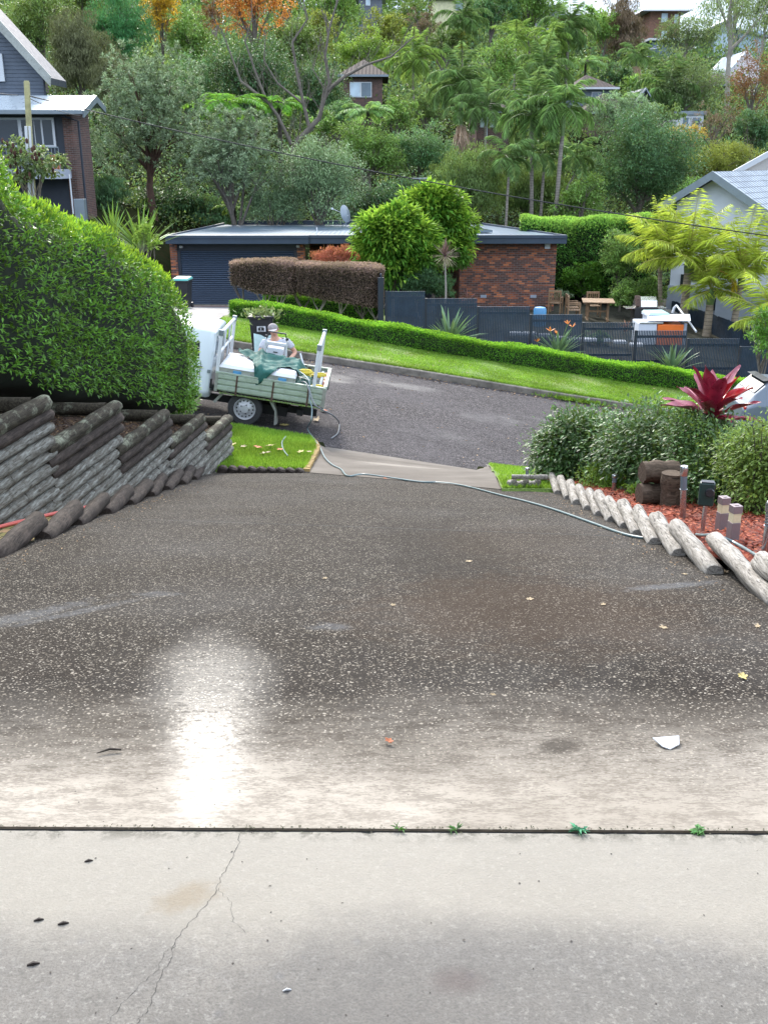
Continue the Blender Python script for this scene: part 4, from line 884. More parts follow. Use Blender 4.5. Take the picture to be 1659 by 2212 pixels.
# barbecue
q = xyz(1392, 668, 39.5); gz = G(q.x, q.y); t = thing('barbecue', 'steel hooded barbecue with a side shelf in front of the yard shrub', 'barbecue', (q.x, q.y, gz))
MB().box((-.45, -.3, .1), (.45, .3, .85)).build('cabinet', M_black, t, bevel=.01); MB().prism([(-.42, -.28, .86), (-.42, .28, .86), (-.42, .28, 1.05), (-.42, .05, 1.26), (-.42, -.2, 1.12)], (.84, 0, 0)).build('hood', M_steel, t, bevel=.03)
MB().box((-.8, -.28, .82), (-.46, .28, .85)).box((.46, -.28, .82), (.8, .28, .85)).build('side_shelf', M_steel, t, bevel=.005); MB().prism([(-.43, -.3, .9), (-.43, -.12, 1.16), (-.43, .03, 1.28), (-.43, -.02, 1.3), (-.43, -.2, 1.18), (-.43, -.33, .92)], (.2, 0, 0)).build('hood_end', M_rust, t)
def wbin(loc, rz, label, body, lid, lidopen=False, h=1.0, w_=.56, d=.62):
    t = thing('wheelie_bin', label, 'wheelie bin', loc, (0, 0, rz)); mb = MB(); b = .8
    x, y = w_ / 2, d / 2
    mb.add([(-x * b, -y * b, .05), (x * b, -y * b, .05), (x * b, y * b, .05), (-x * b, y * b, .05), (-x, -y, h * .92), (x, -y, h * .92), (x, y, h * .92), (-x, y, h * .92)], [(0, 3, 2, 1), (0, 1, 5, 4), (1, 2, 6, 5), (2, 3, 7, 6), (3, 0, 4, 7), (4, 5, 6, 7)])
    mb.build('body', body, t, bevel=.02)
    MB().box((-x - .03, -y - .03, h * .90), (x + .03, y + .03, h * .955)).build('rim', body, t, bevel=.012)
    if not lidopen:
        mb = MB(); x2, y2 = x + .035, y + .05
        mb.add([(-x2, -y2, h * .958), (x2, -y2, h * .958), (x2, y2, h * .97), (-x2, y2, h * .97), (-x2 * .85, -y2 * .8, h * 1.02), (x2 * .85, -y2 * .8, h * 1.02), (x2 * .85, y2 * .9, h * 1.05), (-x2 * .85, y2 * .9, h * 1.05)], [(0, 3, 2, 1), (0, 1, 5, 4), (1, 2, 6, 5), (2, 3, 7, 6), (3, 0, 4, 7), (4, 5, 6, 7)])
        mb.build('lid', lid, t, bevel=.015)
    for s in (-1, 1): MB().lathe([(.02, -.03), (.1, -.03), (.1, .03), (.02, .03)], (s * (x * b + .02), y * b + .02, .1), 'X', 16).build('wheel', M_black, t, True)
    MB().tube([(-x + .03, y + .07, h * .93), (x - .03, y + .07, h * .93)], .016, 8).build('handle', body, t, True)
    return t
q = at_g(398, 666); wbin(q, R(-6), 'dark wheelie bin with a teal lid beside the roller door', M_black, M_teal, h=1.08)
q = xyz(1438, 700, 37.8); wbin(Vector((q.x, q.y, q.z - .55)), R(10), 'dark wheelie bin in the yard with a flat black lid', M_black, M_black)
q = xyz(1418, 690, 36.2); z_ = at_y(1418, 673, 36.2).z - 1.03; wbin(Vector((q.x - .05, 36.2, z_)), R(5), 'pale teal lidded bin behind the orange tub', M_offw, simple('pale_teal_lid', (.34, .50, .48), .4, .08, 3, bump=0), w_=.75, d=.7)
# white and orange insulated tub
x0_, x1_ = px(1380, 35, 700), px(1484, 35, 700); zt2 = at_y(1400, 698, 35).z; zb2 = G(x0_, 35) + .02
t = thing('storage_tub', 'big white and orange storage tub with its lid ajar behind the slat fence', 'storage tub', (x0_, 35, zb2))
W_ = x1_ - x0_; H_ = zt2 - zb2
MB().box((0, 0, 0), (W_ * .38, 1.0, H_)).build('body', M_offw, t, bevel=.03); MB().box((W_ * .39, -.02, 0), (W_ * .93, .95, H_ - .05)).build('front_panel', M_orange, t, bevel=.02); MB().box((W_ * .931, .0, 0), (W_, .95, H_ - .02)).build('end_panel', M_greyw, t, bevel=.02)
MB().box((W_ * .01, -.03, H_ - .02), (W_ * .5, .04, H_ + .03)).build('rim', M_alud, t, bevel=.01)
o = MB().box((-.72, -.5, 0), (.72, .55, .03)).build('lid', M_offw, t, bevel=.008); o.location = (W_ * .68, .45, H_ + .10); o.rotation_euler = (R(4), R(-2), R(-14))
a, b = at_y(1461, 660, 37.5), at_y(1503, 716, 34.6); a2 = at_y(1452, 676, 37.5)
t = thing('curved_pole', 'long white pole with a hooked top leaning on the paling fence', 'pole', b); MB().tube([Vector(p) - b for p in (a2, a2.lerp(a, .5) + Vector((-.02, 0, .05)), a, a.lerp(b, .03))], .05, 10).build('hook', M_white, t, True); MB().tube([a - b, Vector((0, 0, 0))], .035, 10).build('shaft', M_white, t, True)
# blue drum in the yard and the white pool edge
q = xyz(1165, 690, 34.5); o = MB().lathe([(.20, 0), (.22, .1), (.22, .55), (.18, .62), (.08, .64)], n=20).build('blue_drum', M_bluep, None, True); o.location = (q.x, q.y, at_y(1165, 664, 34.5).z - .62); props(o, 'blue plastic drum just behind the slat fence', 'drum')
q0, q1 = xyz(1100, 760, 34.0), xyz(1390, 770, 34.0)
for k in range(9):
    x = q0.x + (q1.x - q0.x) * k / 9; o = MB().box((0, 0, 0), ((q1.x - q0.x) / 9 - .08, .35, .10)).build('coping_stone', M_offw, None, bevel=.02); o.location = (x, 34 + .25 * math.sin(k * 1.3), G(x, 34) + .12); props(o, 'pale flat coping stone glimpsed through the slats of the navy fence', 'stone', 'pale stones behind the slat fence')
# ------------------------------------------------------------------ power pole and its cables (left)
yP = 30.2; q = at_y(55, 400, yP); ztop = at_y(44, 174, yP).z; xt = at_y(44, 174, yP).x; xb = at_y(57, 400, yP).x; gz = G(q.x, yP) - .2
t = thing('power_pole', 'leaning service pole, white sleeve over weathered timber, left of the hedge', 'pole', (xb, yP, gz))
d = Vector((xt - xb, 0, ztop - at_y(57, 400, yP).z)); ft = d / d.z
Hh = ztop - gz
MB().tube([ft * 0, ft * (Hh - .05), ft * Hh], [.085, .08, .06], 12).build('timber_pole', M_timber, t, True)
MB().box((-.10, -.11, Hh * .28), (-.02, -.05, Hh * .8)).box((.01, -.11, Hh * .28), (.07, -.06, Hh * .8)).build('white_sleeve', M_white, t, bevel=.01)
for o in t.children:
    if o.name.startswith('white'):
        for v in o.data.vertices: v.co.x += ft.x * v.co.z
MB().tube([(.16, 0, 0), (.13, 0, Hh * .55)], .05, 8).build('conduit_post', M_white, t, True)
for zz in (.38, .62): o = MB().lathe([(.115, 0), (.115, .06)], n=14).build('strap', M_cable, t, True); o.location = ft * (Hh * zz)
pole_top = Vector((xt, yP - .1, ztop - .75))
def cable(pts, r, label, sag=.0, group='overhead cables'):
    a, b = Vector(pts[0]), Vector(pts[1]); P = [a.lerp(b, k / 24) + Vector((0, 0, -sag * 4 * (k / 24) * (1 - k / 24))) for k in range(25)]
    o = MB().tube([p - a for p in P], r, 6).build('overhead_cable', M_cable, None, True); o.location = a; props(o, label, 'cable', group)
e = at_y(1800, 528, 25.5)
cable((at_y(60, 206, yP), e), .016, 'main black service cable sagging from the pole across the whole street', .30)
cable((at_y(60, 210, yP), at_y(180, 250, 46)), .010, 'thin short cable from the pole to the brick house corner', .1)
cable((at_y(40, 205, yP), at_y(-60, 188, 34)), .016, 'short cable leaving the pole toward the left edge', .05)
# ------------------------------------------------------------------ left house
YL = 46.0
t = thing('weatherboard_house', 'blue grey weatherboard and brown brick house with a white metal lower roof, far left', 'house', (-16, YL, -1))
X = lambda u, y=YL, v=300: at_y(u, v, y).x; Zl = lambda v, y=YL, u=150: at_y(u, v, y).z
gz = -1.6
part(t, 'wall', MB().box((X(-80), YL + .0, gz), (X(140), YL + .2, Zl(240))), M_navyd)   # dark front under eave
part(t, 'wall', MB().box((X(141), YL - .12, gz), (X(160), YL + .2, Zl(236))), M_bbrick)
part(t, 'wall', MB().box((X(160) - .1, YL + .2, gz), (X(160), YL + 2.6, Zl(232))), M_bbricky)
f = part(t, 'window', MB().box((X(-20), YL - .1, Zl(318)), (X(122), YL - .003, Zl(254))), M_white)
for ua, ub in ((-18, -2), (0, 44), (52, 78), (84, 95), (97, 117)):
    if ua in (84,): continue
    part(t, 'pane', MB().box((X(ua), YL - .12, Zl(313)), (X(ub) - .0, YL - .102, Zl(259))), M_glass, parent=None)
part(t, 'pane', MB().box((X(80), YL - .12, Zl(313)), (X(93), YL - .102, Zl(259))), M_glass)
yr0, yr1 = YL - .9, YL + 1.3
A = [at_y(-100, 238, yr0), at_y(178, 238, yr0)]; 
zf = A[0].z; zbk = at_y(205, 206, yr1).z; xR0 = A[1].x; xR1 = at_y(207, 206, yr1).x
part(t, 'lower_roof', MB().prism([(-24, yr0, zf), (xR0, yr0, zf), (xR0, yr1, zbk), (-24, yr1, zbk)][::-1], (0, 0, -.08)), M_wroof)
part(t, 'lower_roof', MB().prism([(-24, yr1 + .01, zbk), (xR0, yr1 + .01, zbk), (xR0, yr1 + 1.4, zf + .3), (-24, yr1 + 1.4, zf + .3)][::-1], (0, 0, -.08)), M_wroof)
part(t, 'gutter', MB().box((-24, yr0 - .13, zf - .16), (xR0 + .02, yr0 - .005, zf + .02)), M_gutter, bevel=.02)
part(t, 'bargeboard', MB().prism([(xR0 + .003, yr0, zf - .28), (xR0 + .003, yr0, zf), (xR0 + .003, yr1, zbk), (xR0 + .003, yr1 + 1.4, zf + .3), (xR0 + .003, yr1 + 1.4, zf + .02), (xR0 + .003, yr1, zbk - .28)], (.07, 0, 0)), M_gutter)
part(t, 'downpipe', MB().tube([(X(150), yr0 + .2, zf - .2), (X(174, YL - .15), YL - .2, Zl(262)), (X(174, YL - .15), YL - .2, gz)], .05, 8), M_navyd, True)
# balcony
part(t, 'balcony_floor', MB().box((X(-40), YL - 1.6, Zl(382) - .05), (X(150), YL - .13, Zl(365))), M_greyw)
mb = MB(); bz0, bz1 = Zl(365), Zl(320)
for k in range(24): x = X(-20) + (X(148) - X(-20)) * k / 23; mb.box((x - .012, YL - 1.55, bz0), (x + .012, YL - 1.52, bz1))
mb.box((X(-20), YL - 1.58, bz1), (X(148), YL - 1.5, bz1 + .05)); part(t, 'railing', mb, M_gutter)
# upper storey gable
YU = YL + 3.0; gxr = at_y(94, 180, YU).x; ze = at_y(94, 152, YU).z; slope = 1.13
ax = gxr - 4.3; za = ze + 4.3 * slope
mb = MB(); mb.prism([(gxr, YU, zf - .3), (gxr, YU, ze), (ax, YU, za), (2 * ax - gxr, YU, ze), (2 * ax - gxr, YU, zf - .3)], (0, .1, 0)); part(t, 'gable_wall', mb, M_wb)
mb = MB(); z = zf - .2; 
while z < za - .2:
    xr2 = gxr if z < ze else gxr - (z - ze) / slope; xl2 = 2 * ax - xr2
    mb.prism([(xl2, YU - .03, z), (xl2, YU - .002, z), (xl2, YU - .002, z + .15), (xl2, YU - .008, z + .15)], (xr2 - xl2, 0, 0)); z += .158
part(t, 'weatherboards', mb, M_wb)
ov = .55; mb = MB()
mb.prism([(gxr + ov, YU - .7, ze - ov * slope), (gxr + ov, YU - .7, ze - ov * slope + .28), (ax, YU - .7, za + .30), (ax, YU - .7, za)], (0, 2.4, 0)); part(t, 'upper_roof', mb, M_navyd)
mb = MB().prism([(gxr + ov, YU - .76, ze - ov * slope - .1), (gxr + ov + .05, YU - .76, ze - ov * slope + .34), (ax, YU - .76, za + .42), (ax, YU - .76, za - .05)], (0, .055, 0)); part(t, 'bargeboard', mb, M_alud)
part(t, 'downpipe', MB().tube([(gxr + .06, YU - .06, ze), (gxr + .06, YU - .06, zf)], .05, 8), M_navyd, True)
part(t, 'window', MB().box((X(-60, YU), YU - .12, at_y(0, 176, YU).z), (X(7, YU, 120), YU - .031, at_y(0, 116, YU).z)), M_white)
q = at_y(122, 352, YL - 1.1); t2 = thing('terracotta_pot', 'tall terracotta pot on the balcony at left', 'pot', (q.x, q.y, Zl(365) + .0)); MB().lathe([(.16, 0), (.24, .5), (.26, .52), (.24, .56)], n=20).build('pot', M_terr, t2, True)
# rain tank beside the brick wall
q = at_y(172, 440, 44.5); t2 = thing('metal_cabinet', 'grey metal cabinet standing beside the brown brick wall at left', 'cabinet', (q.x, q.y, G(q.x, q.y) - .1)); MB().box((-.18, -.2, 0), (.25, .2, q.z - G(q.x, q.y) + .3)).build('body', M_gutter, t2, bevel=.02); MB().tube([(-.22, -.25, .8), (-.22, -.25, 2.4)], .03, 8).build('pipe', M_white, t2, True)
# ------------------------------------------------------------------ right white house
YW = 44.0

Xr = lambda u, v=500: at_y(u, v, YW).x; Zr = lambda v, u=1550: at_y(u, v, YW).z
xa, za = Xr(1550, 375), Zr(371)
t = thing('rendered_house', 'white rendered house with a blue grey tiled gable roof behind the golden palms', 'house', (xa, YW, -5.2)); HOUSE_R = t
xw0 = Xr(1440, 640); xw1 = Xr(1700, 640)
sl_ = .60
mb = MB().prism([(xw0, YW, -6.5), (xw0, YW, za - .25 - (xa - xw0) * .62), (xa, YW, za - .25), (2 * xa - xw0 + 3, YW, za - .25 - (xa - xw0 + 3) * sl_), (2 * xa - xw0 + 3, YW, -6.5)][::-1], (0, .2, 0)); part(t, 'wall', mb, M_offw)
zlow = Zr(622); part(t, 'lower_wall', MB().box((xw0 - .05, YW - .06, -6.5), (xw1 + 1.5, YW - .002, zlow)), M_greyw)
for a_, b_, c_, d_ in ((1478, 1487, 596, 626), (1499, 1533, 560, 608)):
    part(t, 'window', MB().box((Xr(a_), YW - .05, Zr(d_)), (Xr(b_), YW - .003, Zr(c_))), M_glass)
part(t, 'doorway', MB().box((Xr(1548), YW - .09, Zr(668)), (Xr(1566), YW - .062, Zr(620))), M_glass)
part(t, 'render_block', MB().box((Xr(1566), YW - .2, Zr(690)), (Xr(1640), YW - .063, Zr(612))), M_greyw)
XB = xa + 5.5; yend = YW + 11
for s, nm in ((1, 'roof'), (-1, 'roof')):
    sl2 = sl_ if s > 0 else .62; L_ = 6.5 if s > 0 else (xa - xw0) + .5
    # tiles: two axes; build as local mesh whose x runs down the slope
    ang = math.atan(sl2); LL = L_ / math.cos(ang)
    me = MB().box((0, 0, -.05), (LL, 11.6, 0)); o = me.build('roof', M_tileg, t)
    # swap so tile courses run along the ridge
    o.data.transform(Matrix.Rotation(R(90), 4, 'Z')); 
    M = Matrix.Translation(Vector((xa, YW - .6, za + .02)) - Vector(t.location)) @ Matrix.Rotation(ang * (1 if s > 0 else -1), 4, 'Y') @ (Matrix.Scale(1 if s > 0 else -1, 4, (1, 0, 0))) @ Matrix.Rotation(R(-90), 4, 'Z')
    o.matrix_local = M
    mb = MB().prism([(xa, YW - .66, za - .30), (xa, YW - .66, za + .04), (xa + s * L_, YW - .66, za + .04 - L_ * sl2), (xa + s * L_, YW - .66, za - .30 - L_ * sl2)], (0, .05, 0)); part(t, 'bargeboard', mb, M_gutter)
    mb = MB().prism([(xa, YW - .61, za - .09), (xa + s * L_, YW - .61, za - .09 - L_ * sl2), (xa + s * L_, YW - .61, za - .12 - L_ * sl2), (xa, YW - .61, za - .12)], (0, .6, 0)); part(t, 'soffit', mb, M_gutter)
HOUSE_R.rotation_euler[2] = R(-38)
q = at_y(1659, 335, 58); t = thing('gabled_house', 'pale house gable with a white barge board peeping over the tiled roof', 'house', (q.x, 58, -5))
a_ = at_y(1680, 322, 58); b_ = at_y(1590, 372, 58)
part(t, 'wall', MB().prism([(b_.x - 1, 58, -5), (b_.x - 1, 58, b_.z - .5), (a_.x, 58, a_.z), (a_.x + 4, 58, b_.z), (a_.x + 4, 58, -5)], (0, .2, 0)), simple('cream_weatherboard', (.46, .43, .40), .7, .06, 1))
part(t, 'bargeboard', MB().prism([(b_.x - 1.2, 57.8, b_.z - .75), (a_.x, 57.8, a_.z - .12), (a_.x, 57.8, a_.z + .22), (b_.x - 1.2, 57.8, b_.z - .45)], (0, .1, 0)), M_white)
# ------------------------------------------------------------------ hillside houses
def wallhouse(label, ua, ub, vt, vb, y, wallm, roofm, roof='hip', depth=7, rise=1.6, ov=.5, wins=(), winm=None, base=4, zoff=0, cat='house'):
    xa_, xb_ = at_y(ua, vt, y).x, at_y(ub, vt, y).x; z1 = at_y((ua + ub) / 2, vt, y).z; z0 = at_y((ua + ub) / 2, vb, y).z
    t = thing('hillside_house', label, cat, ((xa_ + xb_) / 2, y, z0), group='houses on the hillside')
    part(t, 'wall', MB().box((xa_, y, z0 - base), (xb_, y + depth, z1)), wallm)
    if roof == 'hip':
        a = [(xa_ - ov, y - ov, z1), (xb_ + ov, y - ov, z1), (xb_ + ov, y + depth + ov, z1), (xa_ - ov, y + depth + ov, z1)]; m_ = min((xb_ - xa_) / 2 + ov, depth / 2 + ov) * .98
        top = [(xa_ - ov + m_, y + depth / 2 - .05, z1 + rise), (xb_ + ov - m_, y + depth / 2 - .05, z1 + rise), (xb_ + ov - m_, y + depth / 2 + .05, z1 + rise), (xa_ - ov + m_, y + depth / 2 + .05, z1 + rise)]
        mb = MB().add(a + top, [(0, 3, 2, 1), (0, 1, 5, 4), (1, 2, 6, 5), (2, 3, 7, 6), (3, 0, 4, 7), (4, 5, 6, 7)]); part(t, 'roof', mb, roofm)
        part(t, 'gutter', MB().box((xa_ - ov, y - ov - .1, z1 - .12), (xb_ + ov, y - ov - .005, z1 + .04)), M_white if wallm is not M_bbrick else M_gutter)
    elif roof == 'flat':
        part(t, 'roof', MB().box((xa_ - ov, y - ov, z1 + .01), (xb_ + ov, y + depth + ov, z1 + .3)), roofm)
    elif roof == 'skillion':
        part(t, 'roof', MB().prism([(xa_ - ov, y - ov, z1 + .02), (xb_ + ov, y - ov, z1 + rise), (xb_ + ov, y - ov, z1 + rise + .25), (xa_ - ov, y - ov, z1 + .27)], (0, depth + 2 * ov, 0)), roofm)
        part(t, 'wall', MB().prism([(xa_, y + .01, z1 + .0), (xb_, y + .01, z1), (xb_, y + .01, z1 + rise - .02)], (0, depth - .02, 0)), wallm)
    elif roof == 'gable':
        xm_ = (xa_ + xb_) / 2; part(t, 'gable_wall', MB().prism([(xa_, y + .002, z1), (xb_, y + .002, z1), (xm_, y + .002, z1 + rise)], (0, depth, 0)), wallm)
        for s in (-1, 1):
            xe = xm_ + s * ((xb_ - xa_) / 2 + ov); k_ = rise / ((xb_ - xa_) / 2)
            part(t, 'roof', MB().prism([(xm_, y - ov, z1 + rise + .02), (xe, y - ov, z1 - ov * k_ + .02), (xe, y - ov, z1 - ov * k_ + .2), (xm_, y - ov, z1 + rise + .2)], (0, depth + 2 * ov, 0)), roofm)
    for (a, b, c, d) in wins:
        p0, p1 = at_y(a, d, y), at_y(b, c, y); f = part(t, 'window', MB().box((p0.x, y - .08, p0.z), (p1.x, y - .003, p1.z)), M_white)
        n = 2 if (p1.x - p0.x) > 1 else 1; wd = (p1.x - p0.x) / n
        for k in range(n): part(t, 'pane', MB().box((p0.x + k * wd + .06, y - .1, p0.z + .06), (p0.x + (k + 1) * wd - .06, y - .082, p1.z - .06)), (winm or [M_glassb, M_glassg])[k % 2])
    return t
wallhouse('brown brick house with a dark tiled hip roof and a white-framed window among the trees', 742, 826, 163, 228, 88, M_bbrick, M_tileb, rise=1.55, depth=9, ov=.5, wins=[(756, 803, 177, 210)])
wallhouse('brown brick house with white-trimmed windows almost hidden by palms in mid hillside', 1030, 1100, 240, 312, 76, M_bbrick, M_tileb, rise=1.2, ov=.4, wins=[(1037, 1046, 255, 275), (1057, 1078, 255, 275), (1050, 1052, 250, 298)])
wallhouse('blue grey boarded house with a brown tiled roof right of the palm', 1245, 1322, 148 + 42, 248, 92, simple('slate_blue_board', (.13, .17, .19), .6, .1, 1), M_tileb, rise=1.3, depth=8, wins=[(1276, 1298, 198, 220)], winm=[M_glassg, M_glassg])
wallhouse('low brown roofed wing in front of the blue grey boarded house', 1265, 1370, 243, 275, 86, M_bbrick, M_tileb, rise=1.6, depth=6)
wallhouse('small dark gable roof beside the brown roofed wing', 1372, 1408, 222, 240, 94, simple('dark_gable_wall', (.08, .08, .085), .7), M_gutter, 'gable', rise=1.0, depth=6)
wallhouse('two storey red brick house with a pale hip roof on the ridge', 1405, 1470, 24, 118, 160, brickmat('orange_brick', 'x', [(0, (.16, .07, .045)), (.5, (.26, .11, .06)), (1, (.34, .16, .09))]), simple('pale_grey_roof', (.30, .33, .38), .5, .1, .5), rise=2.0, depth=10, ov=1.4, wins=[(1427, 1442, 28, 48), (1455, 1465, 30, 50), (1427, 1440, 66, 84)])
wallhouse('white and blue carport deck below the ridge brick house', 1408, 1480, 88, 112, 152, simple('blue_deck', (.10, .16, .24), .5), M_white, 'flat', depth=3, ov=.6)
wallhouse('modern house with a slanting grey roof at the top right', 1545, 1580, 68, 108, 158, M_glassb, simple('mid_grey_roof', (.18, .20, .22), .5), 'skillion', rise=2.2, depth=8, ov=1.5, wins=[(1552, 1560, 84, 104)])
wallhouse('pale blue glass fronted house at the far top right', 1598, 1650, 66, 104, 160, simple('pale_blue_wall', (.40, .52, .60), .6), M_gutter, 'skillion', rise=-1.0, depth=8, ov=.8)
wallhouse('white rendered gable with one small opening on the right hillside', 1578, 1640, 150, 196, 126, simple('pinkish_white_render', (.66, .60, .62), .8), M_offw, 'gable', rise=1.8, depth=9, ov=.1, wins=[(1597, 1606, 156, 166)], winm=[M_terr, M_terr])
wallhouse('low brown house with a dark roof below the white gable', 1535, 1596, 184, 225, 116, M_bbrick, M_tileb, rise=1.4, depth=6)
wallhouse('small white cottage with a picture window behind the drooping palm', 1462, 1520, 248, 285, 90, M_white, M_gutter, 'flat', depth=5, ov=.2, wins=[(1472, 1488, 252, 270), (1492, 1514, 252, 270)], winm=[M_glassg, M_glassg])
wallhouse('flat roofed house with a white fascia high in the middle right', 1170, 1206, 16, 45, 165, simple('pale_board_wall', (.30, .31, .35), .7), M_gutter, 'flat', depth=8, ov=.8)
wallhouse('low green roofed brick house high in the middle right', 1200, 1272, 32, 70, 168, brickmat('orange_brick_far', 'x', [(0, (.2, .08, .05)), (1, (.34, .15, .09))]), simple('green_grey_roof', (.15, .19, .17), .6), 'hip', rise=1.6, depth=8, ov=1.0)
wallhouse('cream building with small windows at the top centre', 935, 1012, 0, 30, 150, simple('cream_wall', (.62, .58, .36), .7), M_gutter, 'flat', depth=6, wins=[(984, 1000, 2, 22)], winm=[M_glassb, M_glassg])
wallhouse('grey block of units at the top edge left of centre', 775, 825, -6, 26, 150, simple('dark_unit_wall', (.12, .13, .16), .7), M_gutter, 'flat', depth=6, wins=[(790, 800, -3, 12)])
# hilltop timber fence
a_, b_ = at_y(1398, 122, 148), at_y(1545, 124, 148); t = thing('timber_fence', 'long grey timber paling fence on the ridge below the red brick house', 'fence', (a_.x, 148, a_.z - 2))
mb = MB(); n = 60
for k in range(n): x = a_.x + (b_.x - a_.x) * k / n; mb.box((x, 148, a_.z - 3.5), (x + (b_.x - a_.x) / n * .94, 148.05, a_.z + .1 * math.sin(k * 1.7)))
part(t, 'palings', mb, M_wood); part(t, 'rail', MB().box((a_.x, 147.9, a_.z - .5), (b_.x, 147.99, a_.z - .35)), M_wood)
a_ = at_y(1400, 103, 146); t = thing('clothes_line', 'white rotary clothes line in front of the ridge brick house', 'clothes line', (a_.x, 146, a_.z - 2.5)); MB().tube([(0, 0, 0), (0, 0, 2.6)], .05).build('mast', M_white, t)
mb = MB()
for k in range(4): an = k * math.pi / 2 + .4; mb.tube([(0, 0, 2.3), (2 * math.cos(an), 2 * math.sin(an), 2.6)], .04)
mb.build('arms', M_white, t)

# ------------------------------------------------------------------ lofted vehicle bodies
def loft(secs, mat, name, parent, sub=2, cap=True):
    mb = MB(); rings = []
    for (x, ring) in secs:
        full = [(x, y, z) for y, z in ring] + [(x, -y, z) for y, z in reversed(ring) if abs(y) > 1e-6]
        rings.append(full)
    n = len(rings[0]); b = 0; vs = [p for r in rings for p in r]; fs = []
    for i in range(len(rings) - 1):
        for k in range(n): k2 = (k + 1) % n; fs.append((i * n + k, i * n + k2, (i + 1) * n + k2, (i + 1) * n + k))
    fs.append(tuple(range(n))[::-1]); fs.append(tuple((len(rings) - 1) * n + k for k in range(n)))
    mb.add(vs, fs); o = mb.build(name, mat, parent, False)
    import bmesh
    bm = bmesh.new(); bm.from_mesh(o.data); bmesh.ops.recalc_face_normals(bm, faces=bm.faces); bm.to_mesh(o.data); bm.free()
    o.data.polygons.foreach_set('use_smooth', [True] * len(o.data.polygons))
    m = o.modifiers.new('bevel', 'BEVEL'); m.width = .04; m.segments = 3; m.limit_method = 'ANGLE'; m.angle_limit = R(18)
    m = o.modifiers.new('wn', 'WEIGHTED_NORMAL'); m.keep_sharp = False
    return o
def patch(a, b, c, d, off, mat, name, parent):   # quad, inset outward
    a, b, c, d = map(Vector, (a, b, c, d)); n = (b - a).cross(d - a).normalized() * off
    o = MB().add([p + n for p in (a, b, c, d)] + [p - n * .2 for p in (a, b, c, d)], [(0, 1, 2, 3), (4, 7, 6, 5), (0, 4, 5, 1), (1, 5, 6, 2), (2, 6, 7, 3), (3, 7, 4, 0)]).build(name, mat, parent, bevel=.004)
    return o
def wheel(parent, loc, r, wd, side, rim, style='steel'):
    t = MB().lathe([(r * .62, -wd / 2), (r * .93, -wd / 2), (r, -wd * .36), (r, wd * .36), (r * .93, wd / 2), (r * .62, wd / 2)], (0, 0, 0), 'Y', 40, False).build('wheel', M_tyre, parent, True, auto=30); t.location = loc
    rr = r * .64; s = side; y0 = s * wd * .5
    mb = MB().lathe([(rr, y0 + s * .004), (rr * .97, y0 + s * .012), (rr * .9, y0 - s * .02), (rr * .86, y0 - s * .05), (rr * .5, y0 - s * .02), (rr * .36, y0 + s * .0), (rr * .34, y0 + s * .03), (.0, y0 + s * .035)], (0, 0, 0), 'Y', 40, False)
    o = mb.build('rim', rim, t, True, auto=35)
    if style == 'steel':
        mb = MB()
        for k in range(14): a = 2 * math.pi * k / 14; mb.lathe([(.0, 0), (.016, .0), (.016, s * .004)], (rr * .74 * math.cos(a), y0 - s * .038, rr * .74 * math.sin(a)), 'Y', 8)
        for k in range(5): a = 2 * math.pi * k / 5; mb.lathe([(.013, 0), (.012, s * .022)], (rr * .42 * math.cos(a), y0 - s * .005, rr * .42 * math.sin(a)), 'Y', 6)
        ro_ = mb.build('rim_holes', M_chassis, t); ro_['kind'] = 'stuff'
    else:
        mb = MB(); mb.lathe([(rr * .93, y0 - s * .0), (.01, y0 - s * .0)], (0, 0, 0), 'Y', 30, False); mb.build('brake_shadow', M_chassis, t)
        mb = MB()
        for k in range(10): a = 2 * math.pi * k / 10; mb.bar((rr * .15 * math.cos(a), y0 + s * .02, rr * .15 * math.sin(a)), (rr * .95 * math.cos(a), y0 + s * .014, rr * .95 * math.sin(a)), .03, .02, (0, 1, 0))
        mb.build('spokes', M_rim, t)
    return t
# ------------------------------------------------------------------ white utility truck (ute)
XA, YC = -2.76, 20.0
gr = math.atan(.16)
ute = thing('utility_truck', 'white cab utility truck with a pale green aluminium tray parked facing left', 'truck', (XA, YC, -3.85 - .16 * XA + .004), (0, gr, 0))
RT = .335
for x in (0, -3.0):
    for s in (-1, 1): wheel(ute, (x, s * .80, RT), RT, .2, s, M_rim)
def cabring(z0, hb, belt, zbelt, roof, zroof, zc): return [(0, z0), (hb * .9, z0), (hb, z0 + .12), (belt, zbelt), (roof, zroof), (0, zc)]
S = [(-.72, cabring(.42, .80, .80, 1.12, .66, 1.68, 1.74)), (-.80, cabring(.40, .84, .83, 1.12, .68, 1.72, 1.78)), (-1.85, cabring(.40, .84, .83, 1.10, .67, 1.72, 1.79)), (-2.05, cabring(.40, .84, .83, 1.09, .65, 1.64, 1.70)),
     (-2.58, cabring(.42, .84, .82, 1.06, .72, 1.12, 1.15)), (-3.3, cabring(.44, .84, .80, .98, .70, 1.05, 1.08)), (-3.75, cabring(.44, .82, .76, .86, .66, .95, .98)), (-3.9, cabring(.46, .78, .70, .74, .6, .78, .80))]
loft(S, M_utep, 'cab', ute)
